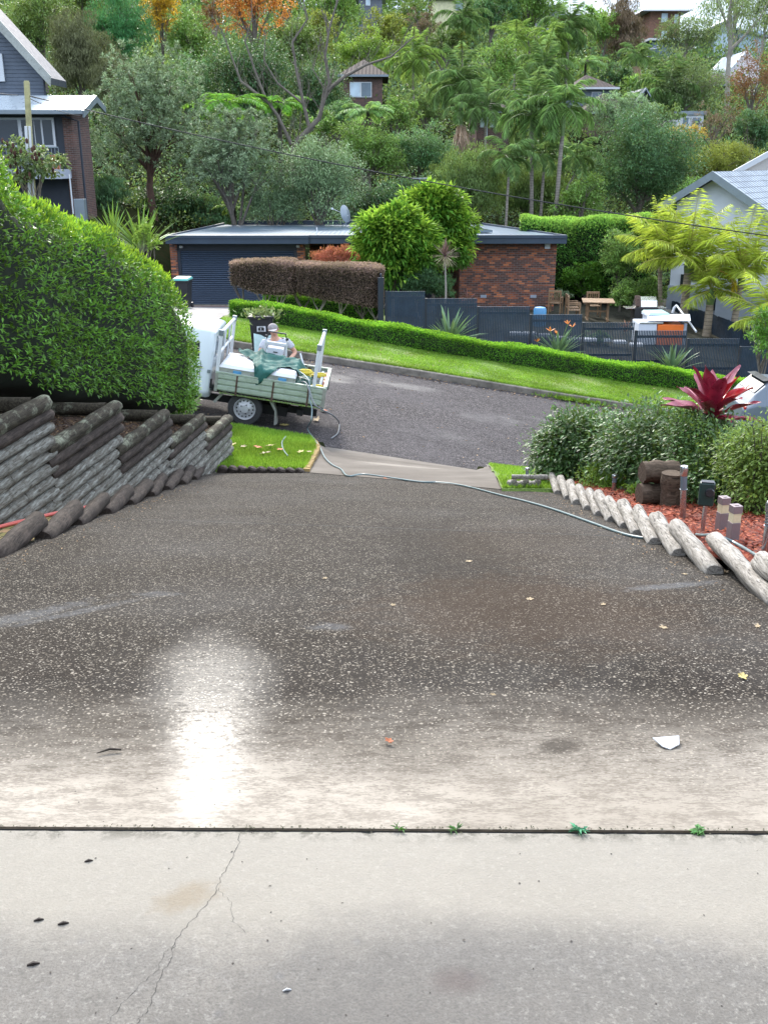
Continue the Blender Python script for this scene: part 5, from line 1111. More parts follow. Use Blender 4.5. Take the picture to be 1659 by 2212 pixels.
for s in (-1, 1):
    y1, y2 = s * .826, s * .69
    a, b, c, d = (-.98, y1, 1.17), (-1.92, y1, 1.15), (-1.86, y2 * .995, 1.62), (-1.02, y2, 1.64)
    patch(*((a, b, c, d) if s < 0 else (a, d, c, b))[:4], .012, M_glass, 'side_window', ute)
    MB().lathe([(.0, 0), (.42, 0), (.42, .02), (.0, .02)], (-3.0, s * .845 - (0 if s > 0 else .02), .40), 'Y', 24).build('wheel_arch', M_chassis, ute)
    MB().box((-1.0, s * .85 - .015, 1.0), (-.9, s * .85 + .015, 1.03)).build('door_handle', M_chassis, ute)
    MB().box((-1.95, s * .93 - .07, 1.12), (-1.83, s * .93 + .07, 1.3)).build('mirror', M_black, ute, bevel=.02)
for s in (-1, 1):
    MB().box((-.945, s * .838 - .004, .50), (-.937, s * .838 + .006, 1.12)).box((-2.05, s * .842 - .004, .50), (-2.042, s * .842 + .004, 1.08)).box((-2.05, s * .842 - .004, .50), (-.94, s * .842 + .004, .508)).build('door_seam', M_chassis, ute)
    MB().box((-.80, s * .845 - .006, .92), (-.735, s * .845 + .004, .985)).build('fuel_flap', M_gutter, ute, bevel=.004)
    MB().box((-.735, s * .78 - .03, .62), (-.70, s * .78 + .03, .80)).build('rear_pillar_trim', M_chassis, ute, bevel=.006)
patch((-.715, .58, 1.2), (-.715, -.58, 1.2), (-.715, -.52, 1.60), (-.715, .52, 1.60), .012, M_glassg, 'rear_window', ute)
patch((-2.53, -.70, 1.17), (-2.53, .70, 1.17), (-2.08, .60, 1.62), (-2.08, -.60, 1.62), -.02, M_glass, 'windscreen', ute)
MB().box((-3.6, -.42, .28), (1.38, -.34, .42)).box((-3.6, .34, .28), (1.38, .42, .42)).box((-.06, -.8, .28), (.06, .8, .40)).box((1.0, -.7, .32), (1.12, .7, .44)).box((.2, -.5, .2), (.8, .3, .40)).build('chassis', M_chassis, ute, bevel=.01)
TX0, TX1, TZ = -.62, 1.50, .665; HW = .95
MB().box((TX0, -HW + .03, TZ), (TX1, HW - .03, TZ + .05)).build('tray_floor', M_alud, ute)
def side(y, s):
    mb = MB(); prof = []; zz = TZ - .02; H = .335; K = 24
    for k in range(K + 1):
        t = k / K; g = 1 if (t * 3) % 1 > .14 and t < 1 else 0; prof.append((y + s * (.004 + .030 * g), zz + H * t))
    pr = [(y, zz)] + prof + [(y, zz + H)]
    mb.sheet([[(TX0 + .06, p[0], p[1]) for p in pr], [(TX1 - .05, p[0], p[1]) for p in pr]]); mb.box((TX0 + .06, y - s * .0 - .003, zz), (TX1 - .05, y + .003, zz + H)); mb.box((TX0, y - .028, zz + H), (TX1 - .0, y + .03, zz + H + .03))
    o = mb.build('tray_side', M_alu, ute)
    for x in (-.20, .50, 1.18):
        MB().box((x - .018, y + s * .03 - .006, zz - .05), (x + .018, y + s * .03 + .012, zz + H + .0)).build('hinge', M_rust, o)
    MB().box((TX0 - .0, y - .03, zz - .02), (TX0 + .058, y + .035, zz + H - .002)).box((TX1 - .05, y - .03, zz - .1), (TX1 + .02, y + .035, zz + H - .002)).build('corner_post', M_alud, o)
side(-HW, -1); side(HW, 1)
MB().box((TX0 + .1, -HW - .03, TZ - .075), (TX1, -HW + .02, TZ - .045)).build('tie_rail', M_steel, ute)
o = MB().box((TX1 - .03, -HW + .04, TZ), (TX1 + .0, HW - .04, TZ + .33)).box((TX1 - .045, -HW + .035, TZ + .33), (TX1 + .02, HW - .035, TZ + .36)).build('tailgate', M_alu, ute)
for k in range(2): MB().box((TX1 - .052, -HW + .05, TZ + .08 + k * .1), (TX1 - .031, HW - .05, TZ + .12 + k * .1)).build('rib', M_alu, o)
def rack(x, z0, h, name):
    mb = MB()
    for s in (-1, 1): mb.tube([(x, s * (HW - .05), z0), (x, s * (HW - .05), z0 + h)], .034, 12)
    mb.tube([(x, -HW + .03, z0 + h - .02), (x, HW - .03, z0 + h - .02)], .036, 12); o = mb.build(name, M_white, ute, True)
    for s in (-1, 1): MB().box((x - .045, s * (HW - .05) - .045, z0 + h - .06), (x + .045, s * (HW - .05) + .045, z0 + h + .05)).build('joint', M_gutter, o, bevel=.01)
    return o
h = rack(-.60, .95, .80, 'headboard'); MB().tube([(-.60, -HW + .08, 1.36), (-.60, HW - .08, 1.36)], .03).tube([(-.60, -.3, 1.36), (-.60, -.3, 1.72)], .022).tube([(-.60, .3, 1.0), (-.60, .3, 1.72)], .022).tube([(-.60, -HW + .08, 1.0), (-.60, HW - .08, 1.0)], .03).build('crossbar', M_white, h, True)
rack(1.27, .7, 1.06, 'rear_rack')
for s in (-1, 1):
    MB().prism([(.42, s * .80 - .1, .62), (.50, s * .80 - .1, .62), (.60, s * .80 - .1, .42), (.66, s * .80 - .1, .14), (.60, s * .80 - .1, .10), (.58, s * .80 - .1, .38)], (0, .2, 0)).build('mudflap', M_alud, ute)
MB().bar((-.62, -.78, .35), (-.42, -.78, .62), .02, .05).build('stay', M_alud, ute)
MB().prism([(.98, -.6, .6), (1.30, -.6, .6), (1.30, -.6, .36), (1.1, -.6, .34)], (0, 1.1, 0)).build('toolbox_underslung', M_black, ute)
def utxt(s, loc, size, rot, mat, parent, name):
    c = bpy.data.curves.new(name, 'FONT'); c.body = s; c.size = size; c.extrude = .002; c.materials.append(mat); o = bpy.data.objects.new(name, c); COL.objects.link(o); bpy.context.view_layer.update(); me = bpy.data.meshes.new_from_object(o.evaluated_get(bpy.context.evaluated_depsgraph_get())); bpy.data.objects.remove(o); o = bpy.data.objects.new(name, me); COL.objects.link(o); o.parent = parent; o.location = loc; o.rotation_euler = rot; return o
UM = Matrix.Translation(ute.location) @ Matrix.Rotation(gr, 4, 'Y')
def onute(name, label, cat, p=(0, 0, 0), rz=0):
    t = thing(name, label, cat, UM @ Vector(p), (0, gr, 0)); return t
# tool box
BZ0, BZ1 = TZ + .055, 1.12
t = onute('tool_box', 'long white topped aluminium tool box lying in the ute tray', 'tool box', (-.56, -.90, BZ0)); bl, bd, bh = 1.45, 1.25, BZ1 - BZ0
MB().box((0, 0, 0), (bl, bd, bh - .12)).build('body', M_alud, t, bevel=.008)
MB().box((-.012, -.012, bh - .118), (bl + .012, bd + .01, bh - .03)).build('lid_edge', M_alud, t, bevel=.006)
MB().add([(-.012, -.012, bh - .03), (bl + .012, -.012, bh - .03), (bl + .012, bd, bh - .03), (-.012, bd, bh - .03), (.02, .05, bh + .03), (bl - .02, .05, bh + .03), (bl - .02, bd - .05, bh + .03), (.02, bd - .05, bh + .03)], [(0, 1, 5, 4), (1, 2, 6, 5), (2, 3, 7, 6), (3, 0, 4, 7), (4, 5, 6, 7)]).build('lid', M_white, t, bevel=.006)
for x in (.26, bl - .32): MB().box((x, -.03, bh - .18), (x + .16, -.008, bh - .06)).box((x + .03, -.04, bh - .15), (x + .13, -.031, bh - .08)).build('latch', M_bluep, t, bevel=.004)
MB().lathe([(.0, -.03), (.02, -.028), (.02, -.0)], (.78, 0, bh - .17), 'Y', 12).build('lock', M_steel, t); MB().box((.62, .62, bh + .031), (.72, .68, bh + .045)).build('badge', M_bluep, t)
# green tarpaulin draped over it
t = bpy.data.objects.new('tarpaulin', None)
def tarp():
    NS, NT_ = 60, 40; rows = []
    from mathutils import noise as ns
    for i in range(NS + 1):
        s = i / NS; x = -.38 + 1.55 * s; row = []
        # near edge of the cloth (y) along x
        def near(x):
            pts = [(-.4, .22), (-.2, .05), (-.02, -.25), (.10, -.98), (.16, -1.22), (.30, -1.12), (.50, -.85), (.56, -.45), (.75, -.42), (.95, -.55), (1.2, -.60)]
            for a, b in zip(pts, pts[1:]):
                if a[0] <= x <= b[0]: return a[1] + (b[1] - a[1]) * (x - a[0]) / (b[0] - a[0])
            return pts[-1][1] if x > 1 else pts[0][1]
        yn, yf = near(x), .42 + .05 * math.sin(x * 7)
        for j in range(NT_ + 1):
            tt = j / NT_; y = yf + (yn - yf) * tt
            top = BZ1 + .045
            if x > .86: top = BZ1 + .045 - (x - .86) * 1.15
            if y < -.90: hang = (-.90 - y); yy = -.925 - .02 * math.sin(x * 30); z = top - hang * 1.0
            else: yy = y; z = top
            f = .05 * abs(math.sin((x * 1.2 - y * .9) * 9 + 2 * ns.noise((x * 3, y * 3, 0)))) + .035 * ns.noise((x * 7, y * 7, 1)) + .07 * math.exp(-((y - .35) / .18) ** 2)
            ridge = .07 * math.exp(-((x - .12 + .1 * y) / .05) ** 2)
            if y < -.9: yy -= f * .8 + .01
            else: z += max(.004, f * .7 + ridge)
            row.append((x, yy, z))
        rows.append(row)
    return MB().sheet(rows)
o = tarp().build('tarpaulin', M_tarp, None, True, auto=80); o.matrix_world = UM.copy(); m = o.modifiers.new('thick', 'SOLIDIFY'); m.thickness = .004
bpy.data.objects.remove(t); props(o, 'crumpled dark green tarpaulin draped over the white tool box', 'tarpaulin')
# heap of gear behind the box
t = onute('canvas_bag', 'lumpy dark green canvas bag with a grey strap at the back of the tray', 'bag', (1.05, -.55, BZ0))
mb = MB().tube([(-.1, -.25, .14), (-.05, -.1, .18), (0, .1, .19), (.02, .3, .14)], [.10, .17, .17, .09], 14); mb.build('body', M_tarpd, t, True); MB().tube([(-.16, -.12, .05), (-.1, -.12, .37), (.12, -.12, .33), (.16, -.12, .05)], .02, 6, flat=.4).build('strap', M_alud, t, True)
def coil(name, label, c, r, rt, mat, n, seed):
    rr = random.Random(seed); P = []
    for k in range(n * 14): a = 2 * math.pi * k / 14; q = r * (1 + .25 * math.sin(k * .37)); P.append((q * math.cos(a) + rr.uniform(-.01, .01), q * .8 * math.sin(a), .02 + .05 * abs(math.sin(k * .21)) + .1 * k / (n * 14)))
    o = MB().tube(P, rt, 6).build(name, mat, None, True); o.matrix_world = UM @ Matrix.Translation(c); props(o, label, 'rope', 'yellow ropes in the tray')
coil('yellow_rope', 'tangle of yellow rope on the canvas bag in the tray', (1.02, -.15, BZ0 + .26), .13, .012, M_yel, 7, 1); coil('yellow_rope', 'loose yellow rope coil in the rear near corner of the tray', (1.32, -.72, BZ0 + .12), .10, .010, M_yel, 7, 2)
coil('yellow_rope', 'yellow rope coil in the middle of the tray by the tailgate', (1.30, .05, BZ0 + .2), .12, .011, M_yel, 6, 3)
o = MB().tube([(1.42, -.35, BZ0), (1.44, .4, BZ0 + .28)], .03, 8).build('orange_pipe', M_hoser, None, True); o.matrix_world = UM.copy(); props(o, 'orange red pipe leaning inside the tailgate', 'pipe')
o = MB().tube([(1.36, -.45, BZ0), (1.38, .1, BZ0 + .36)], .035, 8).build('white_pipe', M_white, None, True); o.matrix_world = UM.copy(); props(o, 'white plastic pipe leaning inside the tailgate', 'pipe')
t = onute('dry_leaf_heap', 'small heap of brown leaves against the far tray side', 'leaf heap', (1.0, .62, BZ0)); rg = np.random.default_rng(5); n = 90; leafmesh('leaves', rg.normal(0, .08, (n, 3)) + [0, 0, .16], rg.normal(0, 1, (n, 3)), rg.normal(0, 1, (n, 3)), .08, .06, M_litter, t)
# pressure washer with tubular frame
t = onute('pressure_washer', 'pressure washer with white tubular frame and black handle in the ute tray', 'pressure washer', (.34, .52, BZ0 - .04)); t.scale = (.78, .8, .88)
mb = MB()
for s in (-1, 1): mb.tube([(s * .30, 0, 0), (s * .27, .0, .95)], .028, 10); mb.tube([(s * .27, 0, .95), (s * .27, .22, .3)], .024, 10)
mb.bar((-.27, -.01, .86), (.27, -.01, .86), .10, .05); mb.build('frame', M_white, t, True)
MB().tube([(-.26, -.02, .95), (-.22, -.06, 1.12), (.22, -.06, 1.12), (.26, -.02, .95)], .018, 8).build('handle', M_black, t, True)
for s in (-1, 1): MB().lathe([(.03, -.04), (.03, .04)], (s * .27, -.03, 1.0), 'X', 10).build('clamp', M_black, t, True)
MB().box((-.22, .02, .35), (.2, .35, .74)).build('tank', M_offw, t, bevel=.03); MB().box((-.05, .0, .64), (.06, .02, .66)).build('tank_slot', M_black, t); MB().lathe([(.13, -.06), (.13, .06)], (.24, .1, .48), 'X', 20).build('engine', simple('dark_red_engine', (.10, .03, .03), .5), t, True)
o = MB().tube([(.85, .55, 1.3), (1.12, .1, .78)], .018, 8).build('spray_lance', M_white, None, True); o.matrix_world = UM.copy(); props(o, 'thin white spray lance leaning from the washer to the tray', 'lance')
# hoses out of the tray
zs = lambda *q: Z5(*q)
H1 = [UM @ Vector((.9, -.2, 1.10)), UM @ Vector((1.08, -.7, 1.12)), UM @ Vector((1.18, -.99, 1.06)), at_y(*Z5(1205, 860), 18.85), at_y(*Z5(1225, 935), 18.7), at_y(*Z5(1218, 1040), 18.4), g_(*Z5(1190, 1140), dz=.10), g_(*Z5(1235, 1205), dz=.07), g_(*Z5(1290, 1280), dz=.06), g_(*Z5(1330, 1360), dz=.05), g_(*Z5(1390, 1410), dz=.03), g_(*Z5(1460, 1445), dz=.025), g_(752, 1031, dz=.02), Vector((at_g(752, 1031).x + .25, 13.9, G(0, 13.9) + .02)), g_(900, 1043, dz=.02), g_(942, 1044, dz=.016)]
hose('garden_hose', H1, .012, M_hose, 'pale hose hanging from the ute tray over the left lawn')
H2 = [UM @ Vector((.95, -.6, .95)), UM @ Vector((1.12, -.99, 1.05)), at_y(*Z5(1240, 895), 18.6), at_y(*Z5(1300, 945), 18.6), at_y(*Z5(1400, 1000), 18.9), g_(*Z5(1445, 1075), dz=.05), g_(*Z5(1435, 1150), dz=.03), g_(*Z5(1380, 1200), dz=.04)]
hose('garden_hose', H2, .014, M_hosed, 'dark grey hose looping from the ute tray onto the wet road')
H3 = [g_(*Z5(q[0], q[1]), dz=.08) for q in ((1015, 1200), (985, 1250), (995, 1310), (1032, 1362))]
hose('garden_hose', H3, .012, M_hose, 'short pale curve of hose half buried in the left lawn grass')
# ------------------------------------------------------------------ bin on the road behind the truck
q = at_y(717, 900, 26.0); u0 = (717 / 1.2664)
pb = at_y(*PH(717, 900), 26.0); gzb = -3.85 - .16 * pb.x
bin_ = wbin(Vector((pb.x, 26.0, gzb)), R(4), 'black wheelie bin heaped with green clippings on the far side of the road', M_black, M_black, lidopen=True, h=1.14, w_=.60, d=.6)
MB().box((-.11, -.318, .70), (.11, -.312, .84)).build('council_sticker', M_white, bin_); MB().box((-.08, -.324, .735), (-.02, -.3185, .80)).box((.0, -.324, .735), (.07, -.3185, .80)).box((-.08, -.324, .715), (.08, -.3185, .725)).box((-.06, -.324, .81), (.05, -.3185, .825)).build('sticker_emblem', M_chassis, bin_)
MB().prism([(-.20, -.308, .18), (.2, -.308, .12), (.24, -.318, .62), (.08, -.318, .56), (-.02, -.318, .62), (-.20, -.318, .66)], (0, .008, 0)).build('pale_panel', simple('pale_mint_panel', (.50, .66, .66), .5), bin_)
utxt('20', (-.30, -.30, .10), .16, (R(90), 0, 0), M_white, bin_, 'house_number')
rg = np.random.default_rng(9); n = 260; P = rg.normal(0, 1, (n, 3)) * [.2, .2, .07] + [0, 0, 1.08]; o = leafmesh('green_clippings', P, rg.normal(0, 1, (n, 3)) + [0, 0, .6], rg.normal(0, 1, (n, 3)), .16, .06, leafc('wilted_clipping', (.20, .26, .10)), None)
o.location = bin_.location; props(o, 'pale green garden clippings heaped on top of the black bin', 'clippings', kind='stuff')
# ------------------------------------------------------------------ the man
def skinned(name, joints, edges, mat, parent, sub=2, root=0, scale=1.0):
    me = bpy.data.meshes.new(name); me.from_pydata([j[0] for j in joints], edges, []); o = link(name, me, mat, parent)
    sk = o.modifiers.new('skin', 'SKIN'); me.skin_vertices or None
    for i, j in enumerate(joints):
        r = j[1]; me.skin_vertices[0].data[i].radius = (r if hasattr(r, '__len__') else (r, r)); me.skin_vertices[0].data[i].use_root = (i == root)
    sk.use_smooth_shade = True
    ss = o.modifiers.new('sub', 'SUBSURF'); ss.levels = sub; ss.render_levels = sub
    return o
def skin_mesh(name, joints, edges, mat, parent, **k):
    me = bpy.data.meshes.new(name); o = bpy.data.objects.new(name, me); COL.objects.link(o); me.from_pydata([j[0] for j in joints], edges, []); me.materials.append(mat)
    o.modifiers.new('skin', 'SKIN')
    bpy.context.view_layer.update()
    if not me.skin_vertices:
        bpy.context.view_layer.objects.active = o
        try: me.attributes
        except Exception: pass
    return o
xm_ = at_y(*PH(754, 900), 21.4).x; gzm = -3.85 - .16 * xm_
man = thing('person', 'man in grey T-shirt and cap leaning on the far side of the ute tray', 'person', (xm_, 21.4, gzm)); man.scale = (1.16, 1.08, .955)
# local: +x image right, -y toward camera
hd = (-.02, -.16, 1.66)
J = [((.03, .06, .95), (.17, .12)), ((.03, .02, 1.10), (.165, .11)), ((.02, -.04, 1.26), (.185, .12)), ((.01, -.09, 1.40), (.17, .10)), ((0, -.12, 1.49), (.065, .065)), ((-.01, -.14, 1.57), (.058, .06)),
     ((-.19, -.09, 1.40), .062), ((-.29, -.20, 1.16), .046), ((-.22, -.46, 1.08), .034), ((.21, -.07, 1.40), .062), ((.36, -.06, 1.16), .046), ((.25, -.30, 1.02), .034),
     ((-.09, .07, .86), (.095, .10)), ((-.11, .05, .50), .062), ((-.12, .09, .10), .042), ((.14, .07, .86), (.095, .10)), ((.16, .04, .50), .062), ((.17, .10, .10), .042), ((-.13, -.06, .04), (.045, .03)), ((.18, -.05, .04), (.045, .03)),
     ((-.20, -.55, 1.06), (.04, .022)), ((.20, -.38, 1.00), (.04, .022)), ((-.015, -.15, 1.66), (.075, .09)), ((-.02, -.15, 1.76), (.07, .08))]
E = [(0, 1), (1, 2), (2, 3), (3, 4), (4, 5), (3, 6), (6, 7), (7, 8), (3, 9), (9, 10), (10, 11), (0, 12), (12, 13), (13, 14), (0, 15), (15, 16), (16, 17), (14, 18), (17, 19), (8, 20), (11, 21), (5, 22), (22, 23)]
def fingers(base, d, sd, n0):
    out = []; ed = []
    b = Vector(base); d = Vector(d).normalized(); sd = Vector(sd).normalized(); up = Vector((0, 0, 1))
    for k in range(4):
        o_ = b + sd * (-.03 + .02 * k); L = (.07, .08, .075, .06)[k]; i0 = n0 + len(out); out += [(tuple(o_ + d * .02), .010), (tuple(o_ + d * L * .6 - up * .01), .009), (tuple(o_ + d * L * .85 - up * .04), .008)]; ed += [(i0, i0 + 1), (i0 + 1, i0 + 2)]
        ed.append((-1, i0))
    i0 = n0 + len(out); out += [(tuple(b - d * .02 + sd * .04), .011), (tuple(b + d * .02 + sd * .06 - up * .02), .009)]; ed += [(-1, i0), (i0, i0 + 1)]
    return out, ed
for hi_, dr_, sd_ in ((20, (.1, -1, 0), (1, 0, 0)), (21, (-.3, -1, 0), (-1, 0, 0))):
    f_, e_ = fingers(J[hi_][0], dr_, sd_, len(J)); J += f_; E += [((hi_ if a == -1 else a), b) for a, b in e_]
me = bpy.data.meshes.new('body'); me.from_pydata([j[0] for j in J], E, []); body = link('body', me, M_skin, man)
body.modifiers.new('skin', 'SKIN')
def set_skin(o, JJ, root=0):
    me = o.data
    if not me.skin_vertices:
        bpy.context.view_layer.objects.active = o; o.select_set(True)
        with bpy.context.temp_override(object=o, active_object=o, selected_objects=[o]): bpy.ops.mesh.customdata_skin_add()
    for i, j in enumerate(JJ):
        r = j[1]; me.skin_vertices[0].data[i].radius = (r if hasattr(r, '__len__') else (r, r)); me.skin_vertices[0].data[i].use_root = (i == root)
    o.modifiers[0].use_smooth_shade = True; s_ = o.modifiers.new('sub', 'SUBSURF'); s_.levels = s_.render_levels = 2
set_skin(body, J)
def garment(name, idx, edges, grow, mat, root=0, tweak=None):
    JJ = []
    for i in idx:
        p, r = J[i]; r = r if hasattr(r, '__len__') else (r, r); JJ.append((p, (r[0] + grow, r[1] + grow)))
    if tweak: JJ = tweak(JJ)
    me = bpy.data.meshes.new(name); me.from_pydata([j[0] for j in JJ], edges, []); o = link(name, me, mat, man); o.modifiers.new('skin', 'SKIN'); set_skin(o, JJ, root); return o
def tw(JJ):
    J2 = list(JJ); 
    for e_i, a, b, f in ((4, 4, 5, .8), (7, 6, 7, .8)): pass
    return J2
sh = [J[0], J[1], J[2], J[3], ((0, -.112, 1.45), (.085, .08)), J[6], ((-.255, -.155, 1.24), .058), J[9], ((.31, -.063, 1.25), .058)]
SH = [(p, ((r if hasattr(r, '__len__') else (r, r))[0] + .018, (r if hasattr(r, '__len__') else (r, r))[1] + .022)) for p, r in sh]
me = bpy.data.meshes.new('t_shirt'); me.from_pydata([j[0] for j in SH], [(0, 1), (1, 2), (2, 3), (3, 4), (3, 5), (5, 6), (3, 7), (7, 8)], []); o = link('t_shirt', me, M_shirt, man); o.modifiers.new('skin', 'SKIN'); set_skin(o, SH)
so_ = [J[0], J[12], ((-.105, .06, .60), .085), J[15], ((.155, .05, .60), .085)]; SO = [(p, tuple(a + .02 for a in (r if hasattr(r, '__len__') else (r, r)))) for p, r in so_]
me = bpy.data.meshes.new('shorts'); me.from_pydata([j[0] for j in SO], [(0, 1), (1, 2), (0, 3), (3, 4)], []); o = link('shorts', me, M_cloth, man); o.modifiers.new('skin', 'SKIN'); set_skin(o, SO)
for s, jx in ((-1, (-.13, -.0)), (1, (.18, .0))): MB().box((jx[0] - .055, -.15, 0), (jx[0] + .055, .14, .10)).build('shoe', M_chassis, man, bevel=.03)
# head: shaped mesh with brow, nose, jaw, ears
import bmesh
bm = bmesh.new(); bmesh.ops.create_icosphere(bm, subdivisions=4, radius=1)
for v in bm.verts:
    x, y, z = v.co; X_ = x * .078; Y_ = y * .098; Z_ = z * .125
    if z < 0: X_ *= 1 - .32 * z * z; Y_ = Y_ * (1 - .12 * z * z) - (.012 * -z if y < 0 else -.0)
    front = max(0, -y)
    nose = math.exp(-((x / .16) ** 2)) * math.exp(-(((z + .12) / .22) ** 2)) * front; Y_ -= .024 * nose
    for s in (-1, 1): Y_ += .012 * math.exp(-(((x - s * .38) / .16) ** 2) - ((z - .10) / .12) ** 2) * front
    Y_ -= .008 * math.exp(-((z - .28) / .1) ** 2) * front; Y_ -= .006 * math.exp(-((x / .3) ** 2) - ((z + .48) / .08) ** 2) * front; Y_ -= .012 * math.exp(-((x / .3) ** 2) - ((z + .85) / .16) ** 2) * front
    v.co = (X_, Y_, Z_)
me = bpy.data.meshes.new('head'); bm.to_mesh(me); bm.free(); HD = Matrix.Translation((-.02, -.17, 1.68)) @ Matrix.Rotation(R(-12), 4, 'Y') @ Matrix.Rotation(R(-14), 4, 'X')
HD = Matrix.Translation((-.02, -.17, 1.68)) @ Matrix.Rotation(R(-10), 4, 'Y') @ Matrix.Rotation(R(12), 4, 'X')
head = link('head', me, M_skin, man, True); head.matrix_local = HD
def hp(name, mb, mat, smooth=True, bevel=0): o = mb.build(name, mat, head, smooth, bevel); return o
for s in (-1, 1):
    hp('ear', MB().tube([(s * .078, .01, .03), (s * .090, .018, .01), (s * .088, .014, -.02), (s * .076, .005, -.035)], [.008, .012, .010, .006], 8), M_skin)
    hp('eye', MB().lathe([(.0, -.004), (.010, -.003), (.012, .003)], (s * .030, -.082, .014), 'Y', 12, False), M_chassis)
    hp('eyebrow', MB().tube([(s * .015, -.094, .034), (s * .032, -.094, .038), (s * .048, -.084, .032)], [.003, .005, .002], 6), M_hair)
hp('mouth', MB().tube([(-.024, -.090, -.062), (0, -.098, -.059), (.024, -.090, -.062)], [.002, .005, .002], 6), simple('lips', (.30, .11, .09), .5))
hp('hair', MB().lathe([(.083, 0), (.088, .05), (.075, .08)], (0, .012, -.01), 'Z', 24, False), M_hair)
mb = MB(); NP = 28; rows = []
for i in range(9):
    a = R(90) * i / 8; rows.append([(.092 * math.cos(a) * math.cos(2 * math.pi * k / NP), .004 + .108 * math.cos(a) * math.sin(2 * math.pi * k / NP), .045 + .10 * math.sin(a)) for k in range(NP + 1)])
mb.sheet(rows); cap = hp('cap', mb, M_cap)
rows = []
for i in range(5): f = i / 4; rows.append([((.085 - .0 * f) * math.sin(b_), .0 - (.100 + .075 * f) * math.cos(b_) * (1 if True else 0), .050 - .012 * f - .012 * abs(math.sin(b_))) for b_ in [R(-62) + R(124) * k / 12 for k in range(13)]])
o = MB().sheet(rows).build('peak', simple('pale_cap_peak', (.50, .45, .44), .8), head, True); m = o.modifiers.new('t', 'SOLIDIFY'); m.thickness = .004
# ------------------------------------------------------------------ parked car, right
XC = at_y(1577, 850, 25.5).x; carL = 4.4
car = thing('parked_car', 'silver blue hatchback suv parked at the far kerb, only its tail in view', 'car', (XC, 25.55, -3.85 - .16 * XC + .004), (0, gr, 0))
def cr_(z0, w0, ws, zs_, wb, zb_, wr, zr_, zc): return [(0, z0), (w0, z0), (ws, zs_), (wb, zb_), (wr, zr_), (0, zc)]
S = [(0, cr_(.34, .62, .72, .50, .70, .78, .60, .86, .88)), (.10, cr_(.28, .72, .86, .50, .84, .90, .66, .98, 1.0)), (.22, cr_(.24, .76, .91, .52, .88, .98, .66, 1.22, 1.24)), (.50, cr_(.22, .78, .92, .52, .89, 1.02, .64, 1.56, 1.60)), (1.4, cr_(.22, .78, .91, .52, .89, 1.0, .64, 1.64, 1.68)),
     (2.3, cr_(.22, .78, .91, .52, .89, .98, .64, 1.60, 1.66)), (3.0, cr_(.22, .78, .91, .52, .88, .94, .70, 1.14, 1.18)), (3.8, cr_(.22, .76, .91, .52, .84, .88, .72, .96, 1.0)), (4.35, cr_(.26, .7, .82, .5, .74, .76, .6, .80, .82))]
loft(S, M_carp, 'body', car)
for s in (-1, 1):
    a, b, c, d = (.92, s * .865, 1.06), (2.7, s * .865, 1.04), (2.25, s * .66, 1.50), (1.0, s * .655, 1.48)
    if s < 0: patch(a, b, c, d, .012, M_glass, 'side_window', car)
    else: patch(a, d, c, b, .012, M_glass, 'side_window', car)
    patch(*( ((.62, s * .875, 1.05), (.85, s * .87, 1.06), (.88, s * .70, 1.38), (.75, s * .74, 1.28)) if s < 0 else ((.62, s * .875, 1.05), (.75, s * .74, 1.28), (.88, s * .70, 1.38), (.85, s * .87, 1.06))), .012, M_glass, 'quarter_window', car)
    for x in (.88, 3.55):
        MB().lathe([(.0, 0), (.41, 0), (.41, .012), (.0, .012)], (x, s * .915 - (.012 if s < 0 else 0), .36), 'Y', 30).build('wheel_arch', M_chassis, car)
        wheel(car, (x, s * .835, .345), .345, .21, s, M_rim, 'alloy')
    MB().box((.02, s * .62 - .14, .82), (.16, s * .62 + .14, .90)).build('tail_light', simple('red_tail_light', (.35, .02, .02), .2), car, bevel=.02)
    MB().box((.9, s * .58 - .015, 1.67), (2.2, s * .58 + .015, 1.70)).build('roof_rail', M_rim, car, bevel=.008)
patch((.23, -.56, 1.24), (.23, .56, 1.24), (.47, .54, 1.54), (.47, -.54, 1.54), -.02, M_glass, 'rear_window', car)
MB().prism([(.36, -.58, 1.58), (.58, -.58, 1.64), (.58, -.58, 1.60)], (0, 1.2, 0)).build('spoiler', M_black, car, bevel=.01)
MB().box((-.03, -.74, .26), (.10, .74, .46)).build('rear_bumper', M_black, car, bevel=.04)
